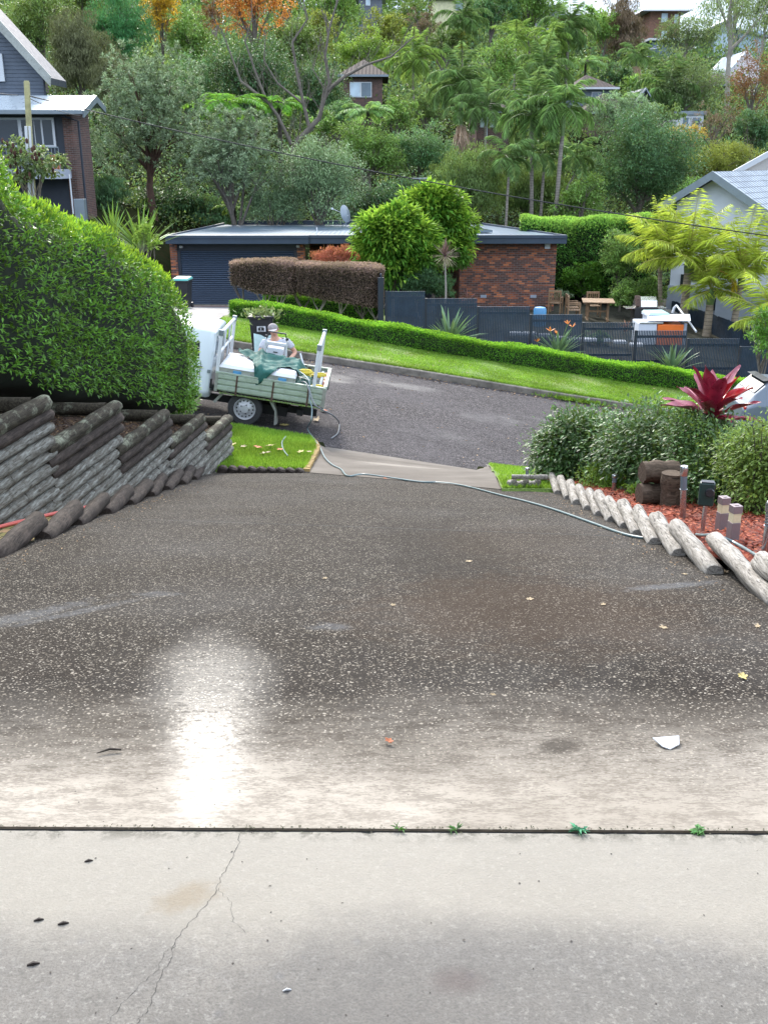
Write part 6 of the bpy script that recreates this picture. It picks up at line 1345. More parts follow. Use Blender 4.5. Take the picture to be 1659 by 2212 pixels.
# ------------------------------------------------------------------ foliage builders
def crown_pts(lobes, n, rg, per=24, cr=.2, inner=.45, low=-.9):
    C_ = np.array([l[0] for l in lobes], float); Rr = np.array([l[1] for l in lobes], float)
    wt_ = Rr.prod(1) ** (2 / 3); nc = max(4, n // per); li = rg.choice(len(lobes), nc, p=wt_ / wt_.sum())
    d = rg.normal(0, 1, (nc, 3)); d = unit(d); d[:, 2] = np.where(d[:, 2] < low, -d[:, 2], d[:, 2])
    fr = np.where(rg.random(nc) < inner, rg.uniform(.35, .85, nc), rg.uniform(.85, 1.06, nc))
    cc = C_[li] + d * Rr[li] * fr[:, None]; sz = cr * Rr[li].mean(1)
    i = np.repeat(np.arange(nc), per); q = rg.normal(0, 1, (len(i), 3)); P = cc[i] + q * sz[i][:, None] * [1, 1, .75]
    return P, d[i], q, cc[i]
def foliage(name, lobes, n, L, W, mat, parent, seed, style='broad', per=24, cr=.2, inner=.4, low=-.9):
    rg = np.random.default_rng(seed)
    P, d, q, cc = crown_pts(lobes, n, rg, per, cr, inner, low); m = len(P); r = rg.normal(0, 1, (m, 3))
    if style == 'broad': D = d * .5 + q * .35 + r * .55 + [0, 0, -.1]; N = d * .4 + q * .3 + r * .45 + [0, 0, .8]
    elif style == 'fine': D = d * .3 + r * .7 + [0, 0, .15]; N = r + [0, 0, .5]
    elif style == 'droop': D = r * .35 + d * .25 + [0, 0, -1]; N = d + r * .5
    elif style == 'tuft': P = cc + q * (cr * .18); D = unit(q) * .9 + d * .35 + [0, 0, .45]; N = d * .3 + r * .3 + [0, 0, .8]
    elif style == 'up': D = r * .45 + d * .3 + [0, 0, .8]; N = d + r * .5
    elif style == 'fan': D = d * .8 + q * .4 + r * .3 + [0, 0, -.25]; N = r * .25 + [0, 0, 1] + d * .3
    return leafmesh(name, P, D, N, rg.uniform(.65, 1.25, m) * L, rg.uniform(.7, 1.2, m) * W, mat, parent)
def mklobes(c, r, k, seed, spread=.6):
    rr = random.Random(seed); out = [(tuple(c), (r[0] * .66, r[1] * .66, r[2] * .66))]
    for i in range(k):
        a = 2 * math.pi * (i + rr.random()) / k; e = rr.uniform(-.6, .95); f = rr.uniform(.42, .6)
        ce = math.cos(math.asin(max(-1, min(1, e))))
        out.append(((c[0] + r[0] * spread * ce * math.cos(a), c[1] + r[1] * spread * ce * math.sin(a), c[2] + r[2] * spread * e), (r[0] * f, r[1] * f, r[2] * f * .9)))
    return out
def limbs(base, lobes, r0, mat, parent, seed, n=7, name='trunk', lean=0):
    rr = random.Random(seed); mb = MB(); top = Vector(lobes[0][0]); b = Vector(base)
    P = [b, b.lerp(top, .35) + Vector((rr.uniform(-.2, .2), rr.uniform(-.2, .2), 0)), b.lerp(top, .7) + Vector((rr.uniform(-.25, .25), 0, 0)), top]
    mb.tube(P, [r0, r0 * .8, r0 * .55, r0 * .25], n)
    for (c, r) in lobes[1:]:
        st = P[1].lerp(P[2], rr.random()); e = Vector(c); mid = st.lerp(e, .5) + Vector((rr.uniform(-.2, .2), rr.uniform(-.2, .2), .15 * r[2]))
        mb.tube([st, mid, e], [r0 * .45, r0 * .3, r0 * .1], 6)
        for k in range(2):
            a = mid.lerp(e, rr.random() * .6); f = Vector(c) + Vector((rr.uniform(-1, 1) * r[0], rr.uniform(-1, 1) * r[1], rr.uniform(-.3, .9) * r[2])) * .8; mb.tube([a, a.lerp(f, .5) + Vector((0, 0, .1)), f], [r0 * .16, r0 * .1, r0 * .03], 5)
    return mb.build(name, mat, parent, True, auto=70)
LF = {}
def lf(key, c, **k):
    c = tuple(min(.75, q * 1.22) for q in c); k['trans'] = min(.5, k.get('trans', .3) + .08)
    if key not in LF: LF[key] = leafc('foliage_' + key, c, **k)
    return LF[key]
lf('banksia', (0.209, 0.275, 0.160), s=.45, rough=.5, trans=.12); lf('greygreen', (0.189, 0.272, 0.140), s=.45, rough=.5, trans=.15)
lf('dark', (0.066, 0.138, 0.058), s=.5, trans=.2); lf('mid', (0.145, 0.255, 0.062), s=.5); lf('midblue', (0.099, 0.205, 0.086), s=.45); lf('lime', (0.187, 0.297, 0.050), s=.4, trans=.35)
lf('olive', (0.122, 0.130, 0.065), s=.45, rough=.6, trans=.15); lf('olivegreen', (0.123, 0.190, 0.058), s=.45); lf('gold', (0.480, 0.300, 0.035), s=.4, trans=.4); lf('orange', (0.500, 0.200, 0.055), s=.4, trans=.35)
lf('rust', (0.200, 0.090, 0.045), s=.5, trans=.2); lf('brown', (0.170, 0.120, 0.080), s=.4, rough=.8, trans=.1); lf('gum', (0.138, 0.193, 0.083), s=.4, rough=.5); lf('yellowgreen', (0.190, 0.220, 0.045), s=.4, trans=.3)
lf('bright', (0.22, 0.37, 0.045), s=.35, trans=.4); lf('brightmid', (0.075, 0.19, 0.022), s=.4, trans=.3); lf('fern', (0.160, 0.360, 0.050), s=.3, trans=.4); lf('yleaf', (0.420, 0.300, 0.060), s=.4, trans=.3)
lf('conifer', (0.059, 0.193, 0.067), s=.4, trans=.15)
NAMES_DONE = set()
def tree(name, label, u, vt, vb, wd, D, key, seed, style='broad', k=6, dens=2.6, ls=1.0, asp=.5, bark=None, group=None, cat='tree', per=28, cr=.15, crn='crown', low=-.9, rs=.8, gnd=None, tr=None, inner=.4):
    m = D / FP; c = at_D(u, (vt + vb) / 2, D); rz = (vb - vt) / 2 * m * 1.0; rx = wd / 2 * m; r = (rx, min(rx, max(rz, rx * .6)) * rs, rz)
    gz = G(c.x, c.y) - .15 if gnd is None else gnd
    k = k + 2; t = thing(name, label, cat, (c.x, c.y, gz), (0, 0, 0), group); lc = Vector((0, 0, max(c.z - gz, .3)))
    lobes = mklobes(lc, r, k, seed); L = max(.07, D * .0030) * ls; W = L * asp
    n = int(min(34000, dens * 1.6 * math.pi * r[0] * r[2] / (.5 * L * W)))
    foliage(crn, lobes, n, L, W, LF[key], t, seed, style, per, cr, inner=inner, low=low)
    limbs((0, 0, 0), lobes, (tr or max(.07, rx * .07)), bark or M_bark, t, seed)
    return t
T = tree
# ------------------------------------------------------------------ trees behind the brick house, left to right
T('banksia_tree', 'tall silvery banksia tree with twin reddish stems right of the left house', 318, 98, 420, 270, 52, 'banksia', 1, 'tuft', 9, 3.0, 1.15, .32, simple('red_brown_bark', (.10, .055, .04), .9, .3, 6), rs=.9)
T('banksia_tree', 'broad grey green banksia in the left middle, standing behind the flat roof', 500, 238, 470, 235, 50, 'banksia', 2, 'tuft', 8, 3.0, 1.1, .32)
T('bushy_tree', 'rounded grey green shrubby tree behind the middle of the flat roof', 690, 300, 490, 190, 50.5, 'greygreen', 3, 'broad', 8, 3, .9, .4)
T('bushy_tree', 'pale grey green shrub low behind the garage roof, between two banksias', 590, 400, 495, 150, 51, 'greygreen', 4, 'fine', 6, 3, .8, .35)
T('bamboo_clump', 'dark leafy bamboo clump against the brown brick side wall', 222, 375, 480, 110, 48.5, 'dark', 5, 'droop', 6, 3.0, 1.2, .22, cat='bamboo')
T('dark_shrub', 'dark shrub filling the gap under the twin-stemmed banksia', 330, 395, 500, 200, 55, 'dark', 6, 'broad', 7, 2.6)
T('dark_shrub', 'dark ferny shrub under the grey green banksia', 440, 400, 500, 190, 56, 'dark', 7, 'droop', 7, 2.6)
T('casuarina_tree', 'feathery olive brown she-oak beside the left gable', 172, 22, 215, 150, 74, 'olive', 8, 'droop', 8, 3.0, 1.2, .14, inner=.3)
T('casuarina_tree', 'smaller feathery olive she-oak below the first one', 250, 110, 230, 110, 72, 'olive', 9, 'droop', 6, 2.6, 1.2, .14)
T('cypress_tree', 'dense dark green rounded cypress left of the golden tree', 252, -25, 160, 150, 88, 'conifer', 10, 'up', 8, 3.2, 1.0, .35)
T('autumn_tree', 'tall golden yellow autumn tree at the top left', 345, -60, 112, 88, 92, 'gold', 11, 'broad', 7, 2.4, 1.1, .6)
T('autumn_tree', 'spreading orange autumn tree at the top left of centre', 545, -35, 88, 165, 96, 'orange', 12, 'broad', 8, 1.9, 1.0, .6)
T('autumn_tree', 'pale rusty half bare tree left of the orange tree', 460, -30, 110, 90, 98, 'rust', 13, 'fine', 6, .8, .9, .5, M_barkp)
T('bushy_tree', 'olive green tree at the top left corner above the gable', 88, -50, 135, 150, 82, 'olivegreen', 14, 'broad', 8, 2.8)
T('bushy_tree', 'mid green tree between the cypress and the orange tree', 415, 15, 150, 110, 90, 'mid', 15, 'broad', 7, 2.8)
T('bushy_tree', 'green tree crowning the top edge between the cypress and she-oak', 175, -70, 60, 130, 100, 'olivegreen', 16, 'broad', 7, 2.5)
T('dark_tree', 'big dark broad tree behind the bare grey tree', 545, 85, 300, 220, 72, 'dark', 17, 'broad', 10, 3.0, .9)
T('dark_tree', 'dark green tree left of the dark tiled house', 690, 130, 330, 130, 73, 'dark', 18, 'broad', 8, 3.0, .9)
T('dark_tree', 'dark blue green bushy tree touching the house window', 728, 208, 300, 90, 66, 'midblue', 19, 'broad', 6, 3.0, .8)
T('bushy_tree', 'dull green crown at the top centre left of the bare tree', 640, 35, 160, 140, 92, 'olivegreen', 20, 'broad', 8, 2.8)
T('bushy_tree', 'dull green tree behind the banksia top at upper left', 400, 120, 260, 130, 70, 'midblue', 21, 'broad', 7, 2.6)
T('bushy_tree', 'yellow green tree left of the dark tiled roof', 690, 20, 130, 90, 105, 'yellowgreen', 22, 'broad', 6, 2.4)
T('bushy_tree', 'light lime green tree above the dark tiled roof', 785, 62, 150, 120, 100, 'lime', 23, 'broad', 7, 2.8)
T('bushy_tree', 'lime green tree right above the dark tiled roof', 838, 25, 118, 110, 112, 'yellowgreen', 24, 'broad', 7, 2.5)
T('bushy_tree', 'dull green tree at the top edge right of the bare tree', 725, -35, 70, 120, 125, 'mid', 25, 'broad', 6, 2.5)
T('bushy_tree', 'dull green tree on the ridge under the cream building', 890, 0, 95, 110, 130, 'olivegreen', 26, 'broad', 6, 2.5)
T('half_bare_tree', 'twiggy brown half bare tree at the upper centre', 915, 20, 110, 85, 108, 'brown', 27, 'fine', 6, .8, .8, .35, M_bare)
T('bushy_tree', 'flat topped green wattle left of the queen palm at upper centre', 1000 - 40, 60, 130, 120, 104, 'olivegreen', 28, 'broad', 7, 2.6)
T('conifer_tree', 'dark pine at the top edge right of the cream building', 1060, -40, 85, 110, 130, 'midblue', 29, 'broad', 7, 2.8)
T('conifer_tree', 'large dark pine at the top edge, centre right', 1145, -60, 95, 130, 132, 'mid', 30, 'broad', 8, 3)
T('bushy_tree', 'small round green tree on the skyline left of the brown tree', 1282, 5, 90, 62, 138, 'mid', 31, 'broad', 5, 2.8)
T('casuarina_tree', 'brown tinged she-oak on the skyline left of the ridge brick house', 1343, -12, 125, 105, 128, 'brown', 32, 'droop', 7, 2.6, 1.1, .2)
T('gum_tree', 'small green gum tree on the skyline left of the she-oak', 1305, 20, 110, 60, 126, 'mid', 33, 'broad', 5, 2.4)
T('gum_tree', 'green gum in front of the ridge brick house with bent pale limbs', 1480, 30, 130, 135, 125, 'gum', 34, 'broad', 8, 1.9, .9, .4, M_barkp)
T('gum_tree', 'tall thin gum tree with pale trunks at the top right', 1588, -60, 60, 130, 118, 'gum', 35, 'broad', 8, .9, .9, .35, M_barkp, tr=.28)
T('gum_tree', 'olive gum foliage at the top right corner', 1650, -20, 100, 80, 116, 'gum', 36, 'broad', 6, 1.8, .9, .35, M_barkp)
T('gum_tree', 'spreading gum with curved pale limbs in the right middle distance', 1480, 118, 265, 190, 88, 'gum', 37, 'broad', 9, 2.0, .9, .4, M_barkp)
T('half_bare_tree', 'bare reddish twiggy tree at the right edge below the white gable', 1625, 95, 290, 120, 84, 'rust', 38, 'fine', 8, .7, .8, .35, M_bare)
T('half_bare_tree', 'leafless pale twiggy shrub left of the dark tree at the right', 1545, 215, 330, 110, 74, 'brown', 39, 'fine', 7, .5, .8, .35, M_bare)
T('yellow_leaf_tree', 'sparse tree with yellow autumn leaves below the white cottage', 1478, 268, 325, 130, 72, 'yleaf', 40, 'broad', 6, 1.2, .8, .6, M_bare)
T('dark_tree', 'dark green tree at the right edge below the rusty twigs', 1630, 225, 335, 95, 70, 'dark', 41, 'broad', 7, 2.8, .9)
T('wattle_tree', 'yellow green layered wattle right of the big dark tree', 1535, 305, 400, 215, 64, 'yellowgreen', 42, 'fine', 9, 3.0, .8, .3)
T('bushy_tree', 'mid green bush below the wattle, above the tiled roof', 1545, 380, 470, 180, 56, 'mid', 43, 'broad', 7, 2.8)
T('big_dark_tree', 'largest dark grey green round tree behind the tall palms at right', 1385, 248, 480, 260, 60, 'dark', 44, 'fine', 11, 3.2, .9, .45)
T('bushy_tree', 'grey leaved bushy crown on top of the large dark tree', 1350, 205, 300, 170, 66, 'greygreen', 45, 'fine', 8, 2.8, .85, .4)
T('bushy_tree', 'mid green round bush right of the grey green shrubby tree', 795, 268, 400, 170, 60, 'mid', 46, 'broad', 9, 3, .85, .45)
T('bushy_tree', 'mid green bush in the centre, above the bright green tree', 905, 268, 400, 160, 62, 'midblue', 47, 'broad', 9, 3, .85, .45)
T('wattle_tree', 'olive wispy tree right behind the bright green tree', 1015, 300, 490, 165, 57, 'olivegreen', 48, 'droop', 9, 3, 1.0, .25)
T('wattle_tree', 'olive wispy shrub between the palm trunks', 1150, 330, 490, 180, 60, 'olivegreen', 49, 'droop', 8, 2.8, 1.0, .25)
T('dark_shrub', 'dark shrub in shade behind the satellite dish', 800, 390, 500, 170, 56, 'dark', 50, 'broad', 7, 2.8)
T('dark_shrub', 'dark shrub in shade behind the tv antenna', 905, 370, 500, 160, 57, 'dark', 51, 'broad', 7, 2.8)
T('dark_shrub', 'dark shrub behind the rightmost tall palm trunk', 1250, 380, 490, 130, 56, 'mid', 52, 'broad', 7, 2.6)
T('bushy_tree', 'light green bush under the dark tiled house window', 705, 240, 300, 80, 62, 'mid', 53, 'broad', 5, 2.6)
T('bushy_tree', 'pale yellowish bush below the queen palm at centre', 920, 195, 285, 110, 76, 'olivegreen', 54, 'fine', 7, 2.6)
T('bushy_tree', 'green bush on the slope right of the brown roofed wing', 1410, 150, 235, 120, 100, 'mid', 55, 'broad', 7, 2.5)
T('bushy_tree', 'low green bushes in front of the ridge fence', 1500, 118, 160, 110, 136, 'brightmid', 56, 'broad', 6, 2.2)
T('bushy_tree', 'dark leafy mass on the slope left of the blue grey boarded house', 1190, 95, 210, 120, 100, 'mid', 57, 'broad', 7, 2.4)
T('bushy_tree', 'dark green bush beneath the small palms at upper right', 1330, 130, 200, 110, 104, 'dark', 58, 'broad', 6, 2.4)
T('bushy_tree', 'green bush between the queen palms at upper centre', 1075, 95, 215, 110, 92, 'mid', 59, 'broad', 7, 2.4)
T('bushy_tree', 'small green shrub right below the dark tiled house', 860, 210, 290, 90, 72, 'mid', 60, 'broad', 6, 2.4)
T('bushy_tree', 'green shrub at the foot of the small cottage on the right', 1430, 215, 275, 90, 76, 'olivegreen', 61, 'droop', 6, 2.2)
T('bushy_tree', 'dull green tree above the left end of the ridge, right of the orange tree', 610, -60, 40, 110, 120, 'mid', 62, 'broad', 6, 2.5)
T('bushy_tree', 'green tree high up between the cream building and the dark pine', 985, -20, 60, 90, 150, 'olivegreen', 63, 'broad', 6, 2.3)
T('bushy_tree', 'green tree behind the flat roofed house at upper right', 1215, 60, 120, 90, 130, 'mid', 64, 'broad', 6, 2.3)
# ------------------------------------------------------------------ bare grey tree
def branchy(t, P0, spec, r0, mat, seed, name='limb', tw=True):
    rr = random.Random(seed)
    def sub(a, d, L, r, depth, mb):
        P = [a]; dd = d.normalized()
        for k in range(4): dd = (dd + Vector((rr.uniform(-.28, .28), rr.uniform(-.28, .28), rr.uniform(-.05, .25)))).normalized(); P.append(P[-1] + dd * L / 4)
        mb.tube(P, [r * (1 - .18 * k) for k in range(5)], 6)
        if depth > 0:
            for k in range(3): sub(P[2 + k % 3], (dd + Vector((rr.uniform(-.9, .9), rr.uniform(-.5, .5), rr.uniform(-.1, .6)))), L * .6, r * .42, depth - 1, mb)
    for i, (pts, r) in enumerate(spec):
        mb = MB(); pp = [Vector(p) - P0 for p in pts]; mb.tube(pp, [r * (1 - .75 * k / (len(pp) - 1)) for k in range(len(pp))], 8)
        for k in range(1, len(pp)):
            for j in range(3): a = pp[k - 1].lerp(pp[k], rr.random()); sub(a, (pp[k] - pp[k - 1]).normalized() + Vector((rr.uniform(-.9, .9), rr.uniform(-.4, .4), rr.uniform(0, .7))), 1.1, r * .22, 1, mb)
        mb.build(name if i else 'trunk', mat, t, True, auto=80)
yb_ = 60; W_ = lambda *q: at_y(q[0], q[1], yb_ + (q[2] if len(q) > 2 else 0))
b0 = W_(632, 320); P0 = Vector((b0.x, yb_, G(b0.x, yb_)))
t = thing('bare_tree', 'big leafless grey tree with spreading crooked limbs at the centre left', 'tree', P0)
branchy(t, P0, [([P0, W_(632, 320), W_(640, 305)], .19), ([W_(640, 308), W_(690, 255), W_(700, 215), W_(712, 180), W_(702, 120), W_(712, 60), W_(735, -20)], .15), ([W_(708, 195), W_(745, 165), W_(790, 140), W_(845, 122), W_(895, 78)], .11),
    ([W_(630, 312), W_(600, 250), W_(575, 215), W_(550, 150), W_(530, 90), W_(545, 40)], .11), ([W_(668, 275), W_(655, 220), W_(640, 150), W_(632, 90), W_(665, 40), W_(655, 0)], .11), ([W_(580, 222), W_(520, 175), W_(500, 120), W_(478, 60)], .09), ([W_(656, 225), W_(600, 180), W_(570, 130), W_(575, 70)], .07), ([W_(690, 250), W_(700, 190), W_(676, 150), W_(690, 100)], .06)], .25, M_bare, 5)
yb_ = 100; b0 = W_(1575, 190); P0 = Vector((b0.x, yb_, G(b0.x, yb_)))
t = thing('gum_tree', 'slender pale trunked gum with forked limbs in front of the white gable', 'tree', P0)
branchy(t, P0, [([P0, W_(1572, 150), W_(1576, 100), W_(1572, 40), W_(1585, -40)], .26), ([W_(1575, 110), W_(1605, 80), W_(1640, 40), W_(1660, 0)], .16), ([W_(1574, 60), W_(1555, 20), W_(1540, -20)], .1)], .25, M_barkp, 6)
P0_ = [((W_(1545, 12) - P0)[:], (2.2, 2, 1.6)), ((W_(1590, 62) - P0)[:], (2, 2, 1.8)), ((W_(1640, 30) - P0)[:], (2.4, 2, 1.8)), ((W_(1600, -10) - P0)[:], (3, 2, 1.8))]
foliage('crown', P0_, 3600, .26, .09, LF['gum'], t, 77, 'droop', 20, .25)
# ------------------------------------------------------------------ palms
def fronds(name, c, n, Lf, mat, parent, seed, droop=1.0, e0=(-.35, 1.35), nl=34, lw=.035, ll=.34, vee=.35, wob=.25, pw=1.0, hang=None):
    rg = np.random.default_rng(seed); Ps = []; Ds = []; Ns = []; Ls = []; Ws = []; mb = MB(); Y = []
    for i in range(n):
        az = i * 2.399 + rg.uniform(-wob, wob); f = (i + .5) / n; el = e0[1] + (e0[0] - e0[1]) * f ** pw + rg.uniform(-.12, .12); el = (1.5 if i < 3 and n > 13 and hang is not None else el); L = Lf * (.75 + .35 * math.sin(math.pi * min(1, f + .15))) * rg.uniform(.9, 1.1)
        K = 12; p = np.array(c, float); hd_ = np.array([math.cos(az), math.sin(az), 0]); R_ = [p.copy()]; T_ = []
        e = el
        for k in range(K):
            d = hd_ * math.cos(e) + np.array([0, 0, 1]) * math.sin(e); p = p + d * L / K; R_.append(p.copy()); T_.append(d); e -= (droop * .45 if i < 3 and n > 13 and hang is not None else droop) * (1.7 / K) * (.4 + 1.2 * k / K)
        R_ = np.array(R_); T_.append(T_[-1]); T_ = np.array(T_)
        mb.tube([Vector(q) for q in R_[::2]], [.03 * Lf / 2.6 * (1 - .13 * k) for k in range(len(R_[::2]))], 5, False)
        s = np.linspace(.12, 1, nl) ** .95; idx = s * K; i0 = np.minimum(idx.astype(int), K - 1); fr = idx - i0
        pos = R_[i0] * (1 - fr[:, None]) + R_[i0 + 1] * fr[:, None]; tan = T_[i0]; side = np.cross(tan, [0, 0, 1.]); side = unit(side); up = np.cross(side, tan)
        prof = np.sin(math.pi * np.clip(s * .82 + .14, 0, 1)) ** .7
        for sg in (-1, 1):
            j = rg.normal(0, .14, (nl, 3)); D = side * sg + tan * (.45 + .5 * s[:, None] ** 2) + up * vee + j - np.array([0, 0, 1.]) * (.35 * droop if hang is None else hang * (.35 + .9 * s[:, None]))
            Ps.append(pos); Ds.append(D); Ns.append(up + j); Ls.append(ll * Lf * prof * rg.uniform(.85, 1.1, nl)); Ws.append(np.full(nl, lw)); Y.append(np.full(nl, i))
    o = leafmesh(name, np.concatenate(Ps), np.concatenate(Ds), np.concatenate(Ns), np.concatenate(Ls), np.concatenate(Ws), mat, parent, .1, .25 * droop)
    return o, mb
lf('queen', (0.19, 0.31, 0.11), s=.35, trans=.3); lf('queenlight', (0.27, 0.40, 0.10), s=.35, trans=.35); lf('golden', (0.36, 0.44, 0.06), s=.35, trans=.45, rough=.38); lf('goldyellow', (0.600, 0.460, 0.040), s=.25, trans=.4); lf('kingp', (0.22, 0.37, 0.12), s=.35, trans=.35)
M_ptrunk = NM('ringed_palm_trunk')
def _pt(m, a, b):
    x, y, z = m.sep(); r = m.math('FRACT', m.math('MULTIPLY', m.math('ADD', z, m.math('MULTIPLY', m.noise(2, 3), .08)), 7)); c = m.mix(m.ramp(r, [(.0, 1), (.2, 0)]), m.ramp(m.noise(5, 5, .6), [(.3, a), (.7, b)]), tuple(q * .35 for q in a)); return m.pbr(c, .85, m.bump(r, .5, .02), 0, .3)
_pt(M_ptrunk, (.22, .17, .12), (.40, .33, .25)); M_ptrunk = M_ptrunk.m
M_ptg = NM('grey_palm_trunk'); _pt(M_ptg, (.19, .165, .14), (.33, .29, .25)); M_ptg = M_ptg.m
M_shaft = simple('green_crownshaft', (.13, .20, .06), .5, .2, 4)
def palm(label, u, v, D, Lf, n, key, seed, droop=1.0, tr=.13, trunk=M_ptg, nl=28, lw=.036, e0=(-.35, 1.4), ub=None, shaft=.9, skirt=None, yel=0, group='palms on the hillside', cat='palm', vee=.1, ll=.36, tb=1.0):
    if not yel: Lf *= .88; tr *= .78; e0 = (e0[0], 1.5)
    c = at_D(u, v, D); gz = G(c.x, c.y) - .2; t = thing('palm_tree', label, cat, (c.x, c.y, gz), group=group); h = c.z - gz; dx = ((ub - u) * D / FP if ub else 0)
    MB().tube([(dx, 0, 0), (dx * .75, 0, h * .3), (dx * .3, 0, h * .7), (0, 0, h - shaft)], [tr * 1.25 * tb, tr * 1.0, tr * .9, tr * .85], 12).build('trunk', trunk, t, True, auto=80)
    MB().tube([(0, 0, h - shaft - .02), (0, 0, h - shaft * .6), (0, 0, h + .1)], [tr * .9, tr * 1.05, tr * .5], 12).build('crownshaft', M_shaft, t, True, auto=80)
    o, mb = fronds('crown', (0, 0, h), n if yel else int(n * .8), Lf, LF[key], t, seed, droop, e0, nl, lw, ll, vee, pw=1.25 if yel else 1.0, hang=.75 if yel else .55); mb.build('frond_ribs', M_shaft if not yel else simple('yellow_rib', (.40, .38, .08), .6), t, True)
    if skirt:
        s0, mat_ = skirt; rg = np.random.default_rng(seed); m = 500; P = np.stack([rg.normal(0, tr * 1.6, m), rg.normal(0, tr * 1.6, m), h - shaft - rg.uniform(0, s0 * .35, m)], 1); D_ = np.stack([rg.normal(0, .12, m), rg.normal(0, .12, m), -np.ones(m)], 1)
        leafmesh('flower_skirt', P, D_, rg.normal(0, 1, (m, 3)), s0, .04, mat_, t)
    return t
lf('skirt', (0.500, 0.360, 0.260), s=.25, trans=.1, rough=.8); lf('yflower', (0.700, 0.450, 0.030), s=.2)
palm('queen palm with drooping fronds right of the dark tiled house', 893, 132, 82, 3.25, 20, 'queenlight', 101, 1.35)
palm('large drooping palm with a hanging pale pink flower skirt at the centre', 996, 186, 68, 3.47, 24, 'queen', 102, 1.4, skirt=None, ub=998)
palm('queen palm with golden fruit hanging at the upper centre', 1000, 46, 105, 3.81, 20, 'queen', 103, 1.4, skirt=(1.3, LF['yflower']))
palm('upright light green palm at the top, right of the queen palms', 1115, 82, 100, 3.14, 16, 'queenlight', 104, .9)
palm('pair-crowned tall queen palm under the skyline at right', 1228, 66, 98, 4.03, 22, 'queen', 105, 1.5, tr=.2)
palm('small palm with a round dead skirt below the she-oak', 1375, 122, 108, 2.91, 16, 'queen', 106, 1.2, skirt=(1.2, LF['skirt']))
palm('yellow tipped palm left of the tall queen palm', 1190, 84, 96, 2.91, 16, 'queenlight', 107, 1.3)
palm('shaggy palm behind the tallest front palm', 1175, 154, 80, 3.36, 20, 'queen', 108, 1.4)
palm('wide drooping palm hanging over the white cottage', 1440, 204, 88, 4.03, 22, 'queen', 109, 1.7)
palm('short bushy palm left of the front palm group', 1050, 239, 66, 2.69, 18, 'queen', 110, 1.3)
palm('tall king palm, left of the front group of three, with a thin grey trunk', 1100, 344, 55, 2.24, 16, 'queen', 111, 1.2, tr=.10, ub=1097, group='tall palms behind the brick house')
palm('tall king palm with a broad feathery crown, middle of the front group', 1150, 246, 56, 3.25, 20, 'queen', 112, 1.3, tr=.15, ub=1160, group='tall palms behind the brick house')
palm('tallest king palm with a long green crownshaft, right of the front group', 1218, 229, 54.5, 3.02, 17, 'kingp', 113, 1.15, tr=.16, ub=1211, shaft=1.5, group='tall palms behind the brick house', e0=(-.7, 1.45), ll=.36)
palm('slim king palm with a low crown tucked between the taller trunks', 1176, 334, 57, 2.13, 14, 'queen', 114, 1.2, tr=.12, ub=1173, group='tall palms behind the brick house')
palm('slim king palm whose crown hangs behind the tallest palm trunk', 1245, 339, 58, 2.24, 14, 'queen', 115, 1.3, tr=.08, ub=1195, group='tall palms behind the brick house')
palm('palm with a shaggy pale brown flower skirt in the centre', 998, 236, 66, 1.79, 10, 'queen', 116, 1.4, skirt=(1.35, LF['skirt']))
GP = 'golden palms by the rendered house'
palm('leftmost golden palm, fronds reaching over the yard hedge', 1425, 535, 40.5, 2.0, 16, 'golden', 121, .5, tr=.10, trunk=M_ptrunk, nl=31, lw=.038, yel=1, group=GP, vee=.12, ub=1440, shaft=.4, e0=(-.25, 1.4))
palm('tallest golden palm, second from left, with upright fronds', 1488, 560, 39.5, 2.5, 18, 'golden', 122, .5, tr=.17, trunk=M_ptrunk, nl=34, lw=.038, yel=1, group=GP, vee=.12, ub=1488, shaft=.5, e0=(.1, 1.5))
palm('golden palm in the middle of the clump with low orange tipped fronds', 1536, 628, 38.5, 1.9, 13, 'golden', 123, .5, tr=.16, trunk=M_ptrunk, nl=32, lw=.038, yel=1, group=GP, vee=.12, shaft=.5, e0=(-.2, 1.4))
palm('golden palm right of the clump with a curved ringed trunk', 1603, 585, 38, 2.3, 18, 'golden', 124, .5, tr=.13, trunk=M_ptrunk, nl=34, lw=.038, yel=1, group=GP, vee=.12, ub=1596, shaft=.5, e0=(.1, 1.5))
palm('golden palm cut by the right edge of the photo, lowest of the clump', 1668, 690, 35.5, 2.1, 16, 'goldyellow' if False else 'golden', 125, .5, tr=.12, trunk=M_ptrunk, nl=31, lw=.038, yel=1, group=GP, vee=.12, shaft=.5, e0=(-.2, 1.4))
rg = np.random.default_rng(44)
t = thing('palm_frond', 'dead orange yellow frond hanging in the golden palm clump', 'palm frond', at_D(1555, 585, 37.6)); fronds('leaflets', (0, 0, 0), 1, 1.1, LF['goldyellow'], t, 4, 1.2, (-.5, -.2), 36, .04)[1].build('rib', M_terr, t)
